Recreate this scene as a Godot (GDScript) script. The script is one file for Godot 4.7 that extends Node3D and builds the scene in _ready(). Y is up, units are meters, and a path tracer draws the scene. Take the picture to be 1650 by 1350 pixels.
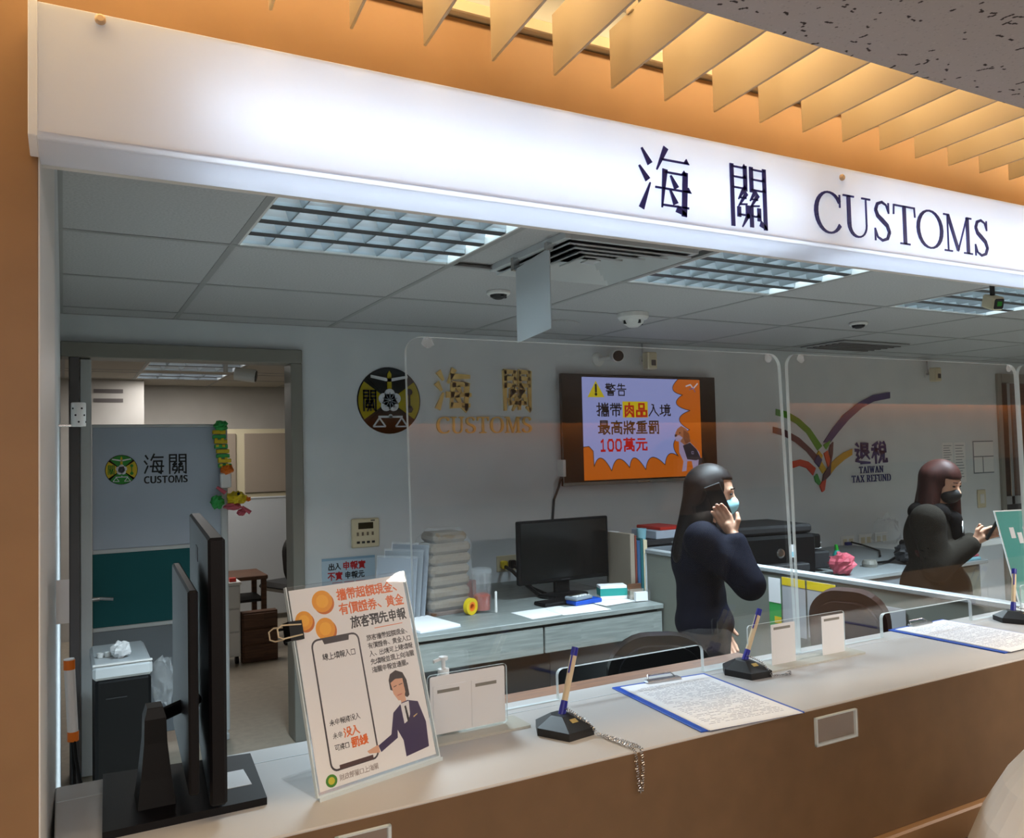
extends Node3D
# A customs service counter seen from the lobby: lit sign, acrylic screens, office behind.
# Axes: x along the counter, y up, z towards the lobby. Units are metres.

var M = {}          # materials by name
var taken = {}      # how often a top-level name was used
var font_serif: SystemFont
var font_sans: SystemFont
const EYE := Vector3(0.0, 1.57, 0.0)
const WALL := -4.673      # face of the office's back wall
const CEIL := 2.312       # office ceiling
const TOP := 1.05         # counter top
const DESK := 0.75

func _ready():
	setup_camera_and_light()
	make_materials()
	build_structure()
	build_ceilings()
	build_cove()
	build_sign()
	build_counter()
	build_screens()
	build_hallway()
	build_wall_things()
	build_desks()
	build_counter_things()
	build_people()

func setup_camera_and_light():
	var cam := Camera3D.new()
	cam.name = "camera"
	cam.fov = 53.705
	cam.near = 0.02
	cam.far = 60.0
	cam.transform = Transform3D(Basis(Vector3(0.87902, -0.02355, 0.47620), Vector3(0.00179, 0.99893, 0.04611), Vector3(-0.47678, -0.03968, 0.87813)).orthonormalized(), EYE)
	add_child(cam)
	cam.current = true
	var env := Environment.new()
	env.background_mode = Environment.BG_COLOR
	env.background_color = Color(0, 0, 0)
	env.tonemap_mode = Environment.TONE_MAPPER_LINEAR
	env.tonemap_exposure = 1.0
	env.sdfgi_enabled = true
	env.ssao_enabled = true
	env.ssil_enabled = true
	var we := WorldEnvironment.new()
	we.name = "environment"
	we.environment = env
	add_child(we)
	# lobby ceiling panels (the fittings themselves are built in build_ceilings)
	for p in LOBBY_PANELS:
		area_light("lobby_panel", Vector3(p.x, 2.192, p.y), Vector2(1.18, 0.28), Vector3.DOWN, Color(1.0, 0.965, 0.93), LOBBY)

const LOBBY_PANELS := [Vector2(-1.3, 1.4), Vector2(0.4, 1.4), Vector2(2.9, -0.05), Vector2(4.9, -0.05)]
const LOBBY := 16.0       # lobby ceiling panels
const OFFICE := 12.5      # office troffers
const HALL := 3.1        # hallway troffers
const COVE := 11.0         # warm cove tubes
const SIGN := 4.2         # sign tubes

func area_light(called, at: Vector3, size: Vector2, towards: Vector3, color: Color, energy: float):
	var l := AreaLight3D.new()
	l.name = called + "_light"
	l.area_size = size
	l.light_color = color
	l.light_energy = energy
	l.area_normalize_energy = false
	l.area_range = 25.0
	l.area_attenuation = 2.0
	l.shadow_enabled = true
	add_child(l, true)
	var up := Vector3.FORWARD if absf(towards.y) > 0.9 else Vector3.UP
	l.look_at_from_position(at, at + towards, up)
	return l

# light of a louvred fitting, which the louvres keep within a cone
func louvre_light(called, at: Vector3, color: Color, energy: float, cone: float):
	var l := SpotLight3D.new()
	l.name = called + "_light"
	l.light_color = color
	l.light_energy = energy
	l.light_size = 0.22
	l.spot_angle = cone
	l.spot_angle_attenuation = 1.0
	l.spot_range = 20.0
	l.spot_attenuation = 2.0
	l.shadow_enabled = true
	add_child(l, true)
	l.look_at_from_position(at, at + Vector3.DOWN, Vector3.FORWARD)
	return l

# ---------------------------------------------------------------- materials
func mat(called, c: Color, rough := 0.6, metal := 0.0, spec := 0.5):
	var m := StandardMaterial3D.new()
	m.resource_name = called
	m.albedo_color = c
	m.roughness = rough
	m.metallic = metal
	m.metallic_specular = spec
	m.cull_mode = BaseMaterial3D.CULL_DISABLED
	M[called] = m
	return m

func noise_tex(seed_, freq, c0: Color, c1: Color, size := 256, octaves := 3, stretch := false, upright := false):
	var n := FastNoiseLite.new()
	n.seed = seed_
	n.frequency = freq
	n.fractal_octaves = octaves
	n.noise_type = FastNoiseLite.TYPE_SIMPLEX_SMOOTH
	var im := Image.create(size, size, false, Image.FORMAT_RGB8)
	for y in size:
		for x in size:
			var v: float
			if stretch:
				v = n.get_noise_3d(x * 1.0, y * 0.05, 0.0) if upright else n.get_noise_3d(x * 0.06, y * 1.0, 0.0)
			else:
				# blend four shifted copies so that the tile repeats without a seam
				var fx := float(x) / size
				var fy := float(y) / size
				v = lerpf(lerpf(n.get_noise_2d(x, y), n.get_noise_2d(x - size, y), fx), lerpf(n.get_noise_2d(x, y - size), n.get_noise_2d(x - size, y - size), fx), fy)
			im.set_pixel(x, y, c0.lerp(c1, clampf(0.5 + v * 0.9, 0, 1)))
	return ImageTexture.create_from_image(im)

func tri(m: StandardMaterial3D, tex, scale_: float):
	m.albedo_texture = tex
	m.albedo_color = Color.WHITE
	m.uv1_triplanar = true
	m.uv1_world_triplanar = true
	m.uv1_scale = Vector3.ONE * scale_
	return m

func glow(called, c: Color, energy: float):
	var m = mat(called, Color(0.9, 0.9, 0.9), 0.4)
	m.emission_enabled = true
	m.emission = c
	m.emission_energy_multiplier = energy
	return m

func glass(called, c: Color, alpha: float):
	var m = mat(called, Color(c.r, c.g, c.b, alpha), 0.02)
	m.transparency = BaseMaterial3D.TRANSPARENCY_ALPHA
	return m

func make_materials():
	font_serif = SystemFont.new()
	font_serif.font_names = PackedStringArray(["Droid Serif"])
	font_sans = SystemFont.new()
	font_sans.font_names = PackedStringArray(["Droid Sans"])
	font_sans.font_weight = 700
	tri(mat("wall_white", Color.WHITE, 0.75), noise_tex(3, 0.02, Color(0.80, 0.82, 0.835), Color(0.835, 0.85, 0.86)), 0.5)
	tri(mat("hall_wall", Color.WHITE, 0.8), noise_tex(4, 0.02, Color(0.72, 0.71, 0.69), Color(0.76, 0.75, 0.73)), 0.5)
	tri(mat("beige", Color.WHITE, 0.5), noise_tex(5, 0.03, Color(0.53, 0.395, 0.255), Color(0.56, 0.42, 0.275)), 0.8)
	tri(mat("front_panel", Color.WHITE, 0.55), noise_tex(6, 0.05, Color(0.405, 0.305, 0.20), Color(0.44, 0.33, 0.22)), 0.9)
	tri(mat("tile", Color.WHITE, 0.95), noise_tex(7, 0.12, Color(0.66, 0.66, 0.665), Color(0.74, 0.74, 0.745)), 3.0)
	tri(mat("hall_tile", Color.WHITE, 0.95), noise_tex(8, 0.12, Color(0.70, 0.68, 0.64), Color(0.75, 0.73, 0.69)), 3.0)
	tri(mat("lobby_wall", Color.WHITE, 0.7), noise_tex(14, 0.03, Color(0.80, 0.77, 0.72), Color(0.84, 0.81, 0.76)), 0.8)
	M.fissured = fissured_material()
	tri(mat("floor", Color.WHITE, 0.35), noise_tex(9, 0.05, Color(0.62, 0.58, 0.52), Color(0.68, 0.64, 0.57)), 1.2)
	tri(mat("lobby_floor", Color.WHITE, 0.3), noise_tex(10, 0.05, Color(0.55, 0.54, 0.53), Color(0.62, 0.61, 0.60)), 1.2)
	var wood = noise_tex(11, 0.11, Color(0.435, 0.455, 0.445), Color(0.53, 0.55, 0.535), 256, 4, true)
	tri(mat("desk_wood", Color.WHITE, 0.45), wood, 2.2)
	var brown = noise_tex(12, 0.11, Color(0.28, 0.17, 0.10), Color(0.40, 0.26, 0.16), 256, 4, true)
	tri(mat("brown_wood", Color.WHITE, 0.55), brown, 2.2)
	mat("grid", Color(0.60, 0.60, 0.60), 0.6)
	mat("frame_grey", Color(0.52, 0.51, 0.48), 0.45)
	mat("dark_post", Color(0.36, 0.34, 0.34), 0.5)
	mat("door_grey", Color(0.74, 0.75, 0.75), 0.45)
	mat("white", Color(0.86, 0.86, 0.85), 0.5)
	mat("solid_surface", Color(0.71, 0.70, 0.69), 0.4)
	mat("paper", Color(0.88, 0.88, 0.88), 0.8)
	mat("black", Color(0.03, 0.03, 0.035), 0.5, 0.0, 0.35)
	mat("gloss_black", Color(0.02, 0.02, 0.022), 0.12)
	mat("monitor_black", Color(0.035, 0.03, 0.042), 0.45, 0.0, 0.35)
	mat("screen_off", Color(0.03, 0.03, 0.033), 0.22)
	mat("charcoal", Color(0.14, 0.14, 0.15), 0.6)
	mat("leather", Color(0.05, 0.05, 0.055), 0.32)
	mat("metal", Color(0.78, 0.78, 0.78), 0.25, 1.0)
	mat("louvre", Color(0.72, 0.76, 0.78), 0.3, 0.7)
	mat("louvre_bar", Color(0.30, 0.30, 0.31), 0.5)
	mat("gold", Color(0.93, 0.80, 0.50), 0.28, 0.7)
	mat("navy", Color(0.13, 0.15, 0.42), 0.5)
	mat("vinyl", Color(0.12, 0.13, 0.50), 0.45)
	M.vinyl.backlight_enabled = true
	M.vinyl.backlight = Color(0.12, 0.12, 0.42)
	mat("wainscot", Color(0.085, 0.075, 0.065), 0.8, 0.0, 0.15)
	mat("ink", Color(0.10, 0.10, 0.11), 0.6)
	mat("fin", Color(0.74, 0.68, 0.58), 0.55)
	M.fin.backlight_enabled = true
	M.fin.backlight = Color(0.35, 0.28, 0.19)
	mat("acrylic_white", Color(0.93, 0.93, 0.94), 0.3)
	M.acrylic_white.backlight_enabled = true
	M.acrylic_white.backlight = Color(0.95, 0.97, 1.0)
	mat("screw_cream", Color(0.82, 0.70, 0.56), 0.4)
	glass("acrylic", Color(1, 1, 1), 0.004)
	var mk = mat("acrylic_milky", Color(0.80, 0.79, 0.74, 0.72), 0.35)
	mk.transparency = BaseMaterial3D.TRANSPARENCY_ALPHA
	var e = mat("acrylic_edge", Color(0.88, 0.92, 0.92, 0.72), 0.3)
	e.transparency = BaseMaterial3D.TRANSPARENCY_ALPHA
	glass("clear_plastic", Color(0.95, 0.96, 0.97), 0.04)
	var f = mat("plastic_film", Color(0.85, 0.87, 0.88, 0.14), 0.3)
	f.transparency = BaseMaterial3D.TRANSPARENCY_ALPHA
	mat("partition_blue", Color(0.69, 0.73, 0.79), 0.9)
	mat("partition_teal", Color(0.08, 0.34, 0.36), 0.9)
	mat("partition_grey", Color(0.47, 0.50, 0.53), 0.9)
	mat("partition_beige", Color(0.44, 0.45, 0.415), 0.85)
	mat("rail", Color(0.74, 0.76, 0.77), 0.4)
	mat("cream_plastic", Color(0.80, 0.76, 0.64), 0.5)
	mat("lcd", Color(0.20, 0.18, 0.12), 0.2)
	mat("green", Color(0.10, 0.52, 0.12), 0.5)
	mat("bright_green", Color(0.20, 0.62, 0.30), 0.6)
	mat("yellow", Color(0.83, 0.72, 0.10), 0.5)
	mat("orange", Color(0.88, 0.45, 0.08), 0.5)
	mat("red", Color(0.75, 0.16, 0.10), 0.5)
	mat("pink", Color(0.76, 0.34, 0.40), 0.6)
	mat("blue", Color(0.05, 0.28, 0.68), 0.4)
	mat("pen_blue", Color(0.10, 0.12, 0.55), 0.35)
	mat("pen_cream", Color(0.82, 0.74, 0.60), 0.45)
	mat("teal_card", Color(0.12, 0.55, 0.52), 0.5)
	mat("emblem_dark", Color(0.05, 0.07, 0.05), 0.10)
	mat("emblem_yellow", Color(0.62, 0.56, 0.08), 0.15)
	mat("emblem_green", Color(0.10, 0.42, 0.12), 0.3)
	mat("emblem_white", Color(0.80, 0.81, 0.83), 0.3)
	mat("tan_paper", Color(0.58, 0.53, 0.47), 0.85)
	tri(mat("bundle_tan", Color.WHITE, 0.85), noise_tex(15, 0.06, Color(0.43, 0.375, 0.31), Color(0.54, 0.475, 0.395)), 6.0)
	mat("brick_red", Color(0.45, 0.20, 0.15), 0.6)
	mat("pen_black", Color(0.075, 0.07, 0.07), 0.45)
	mat("sleeve_blue", Color(0.46, 0.49, 0.54), 0.6)
	mat("tan_dark", Color(0.45, 0.40, 0.34), 0.85)
	mat("skin", Color(0.68, 0.52, 0.43), 0.6, 0.0, 0.35)
	M.skin.subsurf_scatter_enabled = true
	M.skin.subsurf_scatter_strength = 0.1
	tri(mat("hair_black", Color.WHITE, 0.55, 0.0, 0.25), noise_tex(16, 0.16, Color(0.035, 0.025, 0.025), Color(0.10, 0.075, 0.068), 256, 3, true, true), 7.0)
	tri(mat("hair_brown", Color.WHITE, 0.55, 0.0, 0.25), noise_tex(17, 0.16, Color(0.11, 0.05, 0.045), Color(0.26, 0.135, 0.11), 256, 3, true, true), 7.0)
	mat("chair_brown", Color(0.17, 0.095, 0.08), 0.45, 0.0, 0.35)
	mat("rail_grey", Color(0.56, 0.58, 0.585), 0.5)
	mat("sheet_grey", Color(0.64, 0.64, 0.65), 0.85)
	mat("rust_lid", Color(0.58, 0.19, 0.07), 0.5)
	mat("book_blue", Color(0.16, 0.30, 0.46), 0.5)
	mat("suit_navy", Color(0.045, 0.050, 0.095), 0.85, 0.0, 0.2)
	mat("coat_olive", Color(0.12, 0.105, 0.085), 0.9, 0.0, 0.2)
	mat("scarf_black", Color(0.05, 0.04, 0.04), 0.9, 0.0, 0.2)
	mat("mask_blue", Color(0.55, 0.76, 0.82), 0.7)
	mat("mask_black", Color(0.04, 0.04, 0.045), 0.7)
	mat("puffer_white", Color(0.84, 0.82, 0.80), 0.7)
	mat("trousers_dark", Color(0.10, 0.10, 0.12), 0.8)
	mat("eye_dark", Color(0.04, 0.03, 0.03), 0.2)
	glow("tube_glow", Color(0.86, 0.95, 1.0), 20.0)
	glow("hall_tube_glow", Color(0.92, 0.95, 1.0), 13.0)
	glow("warm_tube_glow", Color(1.0, 0.86, 0.58), 2.0)
	glow("sign_tube_glow", Color(0.92, 0.96, 1.0), 3.0)
	glow("lobby_panel_glow", Color(1.0, 0.92, 0.84), 1.6)

func fissured_material():
	# mineral fibre board: pale grey with short dark fissures punched into it
	var im := Image.create(512, 512, false, Image.FORMAT_RGB8)
	im.fill(Color(0.68, 0.655, 0.65))
	var rng := RandomNumberGenerator.new()
	rng.seed = 21
	for k in 5200:
		var p := Vector2i(rng.randi_range(0, 511), rng.randi_range(0, 511))
		var v := rng.randf_range(0.61, 0.72)
		im.fill_rect(Rect2i(p, Vector2i(2, 2)), Color(v, v * 0.965, v * 0.955))
	for k in 360:
		var p := Vector2(rng.randf_range(8, 500), rng.randf_range(8, 500))
		var a := rng.randf_range(-0.5, 0.5) + (0.0 if rng.randf() < 0.7 else 1.2)
		var n := rng.randi_range(3, 9) if rng.randf() < 0.65 else 2
		for i in n:
			var s := 2 if rng.randf() < 0.6 else 3
			im.fill_rect(Rect2i(Vector2i(p), Vector2i(s, s)), Color(0.20, 0.18, 0.18))
			p += Vector2(cos(a), sin(a)) * 1.5
			a += rng.randf_range(-0.4, 0.4)
	var m := StandardMaterial3D.new()
	m.resource_name = "fissured_board"
	m.roughness = 0.95
	m.albedo_texture = ImageTexture.create_from_image(im)
	m.uv1_triplanar = true
	m.uv1_world_triplanar = true
	m.uv1_scale = Vector3.ONE * 1.5
	return m

# ---------------------------------------------------------------- mesh helpers
func mb() -> SurfaceTool:
	var st := SurfaceTool.new()
	st.begin(Mesh.PRIMITIVE_TRIANGLES)
	st.set_smooth_group(-1)
	return st

func tri3(st: SurfaceTool, a: Vector3, b: Vector3, c: Vector3, out: Vector3):
	var n := (a - c).cross(a - b)
	if n.dot(out) < 0.0:
		var t := b
		b = c
		c = t
	st.add_vertex(a)
	st.add_vertex(b)
	st.add_vertex(c)

func quad(st: SurfaceTool, a: Vector3, b: Vector3, c: Vector3, d: Vector3, out: Vector3):
	tri3(st, a, b, c, out)
	tri3(st, a, c, d, out)

# box from corner to corner with chamfered edges
func cbox(st: SurfaceTool, lo: Vector3, hi: Vector3, bevel := 0.0, xf := Transform3D.IDENTITY):
	var c := (lo + hi) * 0.5
	var h := (hi - lo).abs() * 0.5
	var b := minf(bevel, minf(h.x, minf(h.y, h.z)) * 0.98)
	var bs := xf.basis
	var P := func(x, y, z) -> Vector3: return xf * (c + Vector3(x, y, z))
	for ax in 3:
		var u := (ax + 1) % 3
		var v := (ax + 2) % 3
		for s in [-1.0, 1.0]:
			var pts := []
			for q in [[-1, -1], [-1, 1], [1, 1], [1, -1]]:
				var p := Vector3.ZERO
				p[ax] = s * h[ax]
				p[u] = q[0] * (h[u] - b)
				p[v] = q[1] * (h[v] - b)
				pts.append(P.call(p.x, p.y, p.z))
			var o := Vector3.ZERO
			o[ax] = s
			quad(st, pts[0], pts[1], pts[2], pts[3], bs * o)
		if b > 0.0:
			for s in [-1.0, 1.0]:
				for t in [-1.0, 1.0]:
					var pts := []
					for e in [[-1.0, 0], [1.0, 0], [1.0, 1], [-1.0, 1]]:
						var p := Vector3.ZERO
						p[ax] = e[0] * (h[ax] - b)
						p[u] = s * (h[u] - (b if e[1] == 0 else 0.0))
						p[v] = t * (h[v] - (b if e[1] == 1 else 0.0))
						pts.append(P.call(p.x, p.y, p.z))
					var o := Vector3.ZERO
					o[u] = s
					o[v] = t
					quad(st, pts[0], pts[1], pts[2], pts[3], bs * o)
	if b > 0.0:
		for x in [-1.0, 1.0]:
			for y in [-1.0, 1.0]:
				for z in [-1.0, 1.0]:
					tri3(st, P.call(x * h.x, y * (h.y - b), z * (h.z - b)), P.call(x * (h.x - b), y * h.y, z * (h.z - b)), P.call(x * (h.x - b), y * (h.y - b), z * h.z), bs * Vector3(x, y, z))

func box_at(st: SurfaceTool, c: Vector3, size: Vector3, bevel := 0.0, xf := Transform3D.IDENTITY):
	cbox(st, c - size * 0.5, c + size * 0.5, bevel, xf)

# round bar between two points, with end caps
func bar(st: SurfaceTool, a: Vector3, b: Vector3, ra: float, rb := -1.0, sides := 12, caps := true):
	if rb < 0.0:
		rb = ra
	var d := (b - a).normalized()
	var u := d.cross(Vector3.UP if absf(d.y) < 0.9 else Vector3.RIGHT).normalized()
	var v := d.cross(u)
	for i in sides:
		var t0 := TAU * i / sides
		var t1 := TAU * (i + 1) / sides
		var n0 := u * cos(t0) + v * sin(t0)
		var n1 := u * cos(t1) + v * sin(t1)
		quad(st, a + n0 * ra, a + n1 * ra, b + n1 * rb, b + n0 * rb, n0 + n1)
		if caps:
			tri3(st, a, a + n0 * ra, a + n1 * ra, -d)
			tri3(st, b, b + n0 * rb, b + n1 * rb, d)

# tube along points
func tube(st: SurfaceTool, pts: Array, r: float, sides := 8):
	var prev := []
	var u := Vector3.ZERO
	for i in pts.size():
		var d: Vector3 = (pts[mini(i + 1, pts.size() - 1)] - pts[maxi(i - 1, 0)]).normalized()
		if u == Vector3.ZERO:
			u = d.cross(Vector3.UP if absf(d.y) < 0.9 else Vector3.RIGHT).normalized()
		else:
			u = (u - d * u.dot(d)).normalized()
		var v := d.cross(u)
		var ring := []
		for k in sides:
			var t := TAU * k / sides
			ring.append(pts[i] + (u * cos(t) + v * sin(t)) * r)
		if i > 0:
			for k in sides:
				var k1 := (k + 1) % sides
				var mid: Vector3 = (ring[k] + ring[k1]) * 0.5 - pts[i]
				quad(st, prev[k], prev[k1], ring[k1], ring[k], mid)
		else:
			for k in sides:
				tri3(st, pts[i], ring[k], ring[(k + 1) % sides], -d)
		if i == pts.size() - 1:
			for k in sides:
				tri3(st, pts[i], ring[k], ring[(k + 1) % sides], d)
		prev = ring

# turned shape: profile of (radius, height) about an axis through xf
func lathe(st: SurfaceTool, prof: Array, xf := Transform3D.IDENTITY, sides := 24):
	for i in prof.size() - 1:
		var p: Vector2 = prof[i]
		var q: Vector2 = prof[i + 1]
		var e := q - p
		for k in sides:
			var t0 := TAU * k / sides
			var t1 := TAU * (k + 1) / sides
			var tm := (t0 + t1) * 0.5
			var out := Vector3(cos(tm) * e.y, -e.x, sin(tm) * e.y)
			var a := Vector3(cos(t0) * p.x, p.y, sin(t0) * p.x)
			var b := Vector3(cos(t1) * p.x, p.y, sin(t1) * p.x)
			var c := Vector3(cos(t1) * q.x, q.y, sin(t1) * q.x)
			var d := Vector3(cos(t0) * q.x, q.y, sin(t0) * q.x)
			if p.x > 1e-5:
				tri3(st, xf * a, xf * b, xf * c, xf.basis * out)
			if q.x > 1e-5:
				tri3(st, xf * a, xf * c, xf * d, xf.basis * out)

# flat outline (x, y) pulled to a thickness along +z of xf
func slab(st: SurfaceTool, outline: PackedVector2Array, depth: float, xf := Transform3D.IDENTITY, faces := true, sides := true):
	var n := outline.size()
	var area := 0.0
	for i in n:
		area += outline[i].cross(outline[(i + 1) % n])
	if faces:
		var ix := Geometry2D.triangulate_polygon(outline)
		for i in range(0, ix.size(), 3):
			var a := outline[ix[i]]
			var b := outline[ix[i + 1]]
			var c := outline[ix[i + 2]]
			tri3(st, xf * Vector3(a.x, a.y, depth), xf * Vector3(b.x, b.y, depth), xf * Vector3(c.x, c.y, depth), xf.basis.z)
			tri3(st, xf * Vector3(a.x, a.y, 0), xf * Vector3(b.x, b.y, 0), xf * Vector3(c.x, c.y, 0), -xf.basis.z)
	if sides:
		for i in n:
			var a := outline[i]
			var b := outline[(i + 1) % n]
			var e := b - a
			var o := Vector2(e.y, -e.x) * signf(area)
			quad(st, xf * Vector3(a.x, a.y, 0), xf * Vector3(b.x, b.y, 0), xf * Vector3(b.x, b.y, depth), xf * Vector3(a.x, a.y, depth), xf.basis * Vector3(o.x, o.y, 0))

func rounded(x0, y0, x1, y1, r, steps := 6) -> PackedVector2Array:
	var o := PackedVector2Array()
	for c in [[x1 - r, y1 - r, 0.0], [x0 + r, y1 - r, 1.0], [x0 + r, y0 + r, 2.0], [x1 - r, y0 + r, 3.0]]:
		for i in steps + 1:
			var t: float = (c[2] + float(i) / steps) * PI / 2
			o.append(Vector2(c[0] + cos(t) * r, c[1] + sin(t) * r))
	return o

func disc(r: float, n := 32, cx := 0.0, cy := 0.0) -> PackedVector2Array:
	var o := PackedVector2Array()
	for i in n:
		o.append(Vector2(cx + cos(TAU * i / n) * r, cy + sin(TAU * i / n) * r))
	return o

func done(st: SurfaceTool, smooth := false) -> ArrayMesh:
	st.generate_normals()
	return st.commit()

# one rectangle with texture coordinates: origin, edge to the right, edge upwards
func picture(o: Vector3, ex: Vector3, ey: Vector3) -> ArrayMesh:
	var st := SurfaceTool.new()
	st.begin(Mesh.PRIMITIVE_TRIANGLES)
	var n := ex.cross(ey).normalized()
	for q in [[0, 0], [0, 1], [1, 1], [0, 0], [1, 1], [1, 0]]:
		st.set_uv(Vector2(q[0], 1 - q[1]))
		st.set_normal(n)
		st.add_vertex(o + ex * q[0] + ey * q[1])
	return st.commit()

# ---------------------------------------------------------------- scene helpers
func numbered(called: String) -> String:
	var n: int = taken.get(called, 0)
	taken[called] = n + 1
	return called if n == 0 else "%s_%03d" % [called, n]

func tag(o, label, category, group = ""):
	o.set_meta("label", label)
	o.set_meta("category", category)
	if group:
		o.set_meta("group", group)
	return o

func thing(called, label, category, at := Vector3.ZERO, turn := 0.0, group := ""):
	var o := Node3D.new()
	o.name = numbered(called)
	add_child(o)
	o.position = at
	o.rotation.y = turn
	return tag(o, label, category, group)

func obj(called, mesh, m, parent = null):
	var o := MeshInstance3D.new()
	o.mesh = done(mesh) if mesh is SurfaceTool else mesh
	o.material_override = m
	o.cast_shadow = GeometryInstance3D.SHADOW_CASTING_SETTING_ON
	if parent == null:
		o.name = numbered(called)
		add_child(o)
	else:
		o.name = called
		parent.add_child(o, true)
	return o

func struct(called, mesh, m, parent = null):
	var o = obj(called, mesh, m, parent)
	if parent == null:
		o.set_meta("kind", "structure")
	return o

func box(called, lo: Vector3, hi: Vector3, m, parent = null, bevel := 0.0):
	var st := mb()
	cbox(st, lo, hi, bevel)
	return obj(called, st, m, parent)

func sbox(called, lo: Vector3, hi: Vector3, m, bevel := 0.0):
	var o = box(called, lo, hi, m, null, bevel)
	o.set_meta("kind", "structure")
	return o

func single(o, at: Vector3):   # moves a mesh that was built round the origin
	o.position = at
	return o

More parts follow.
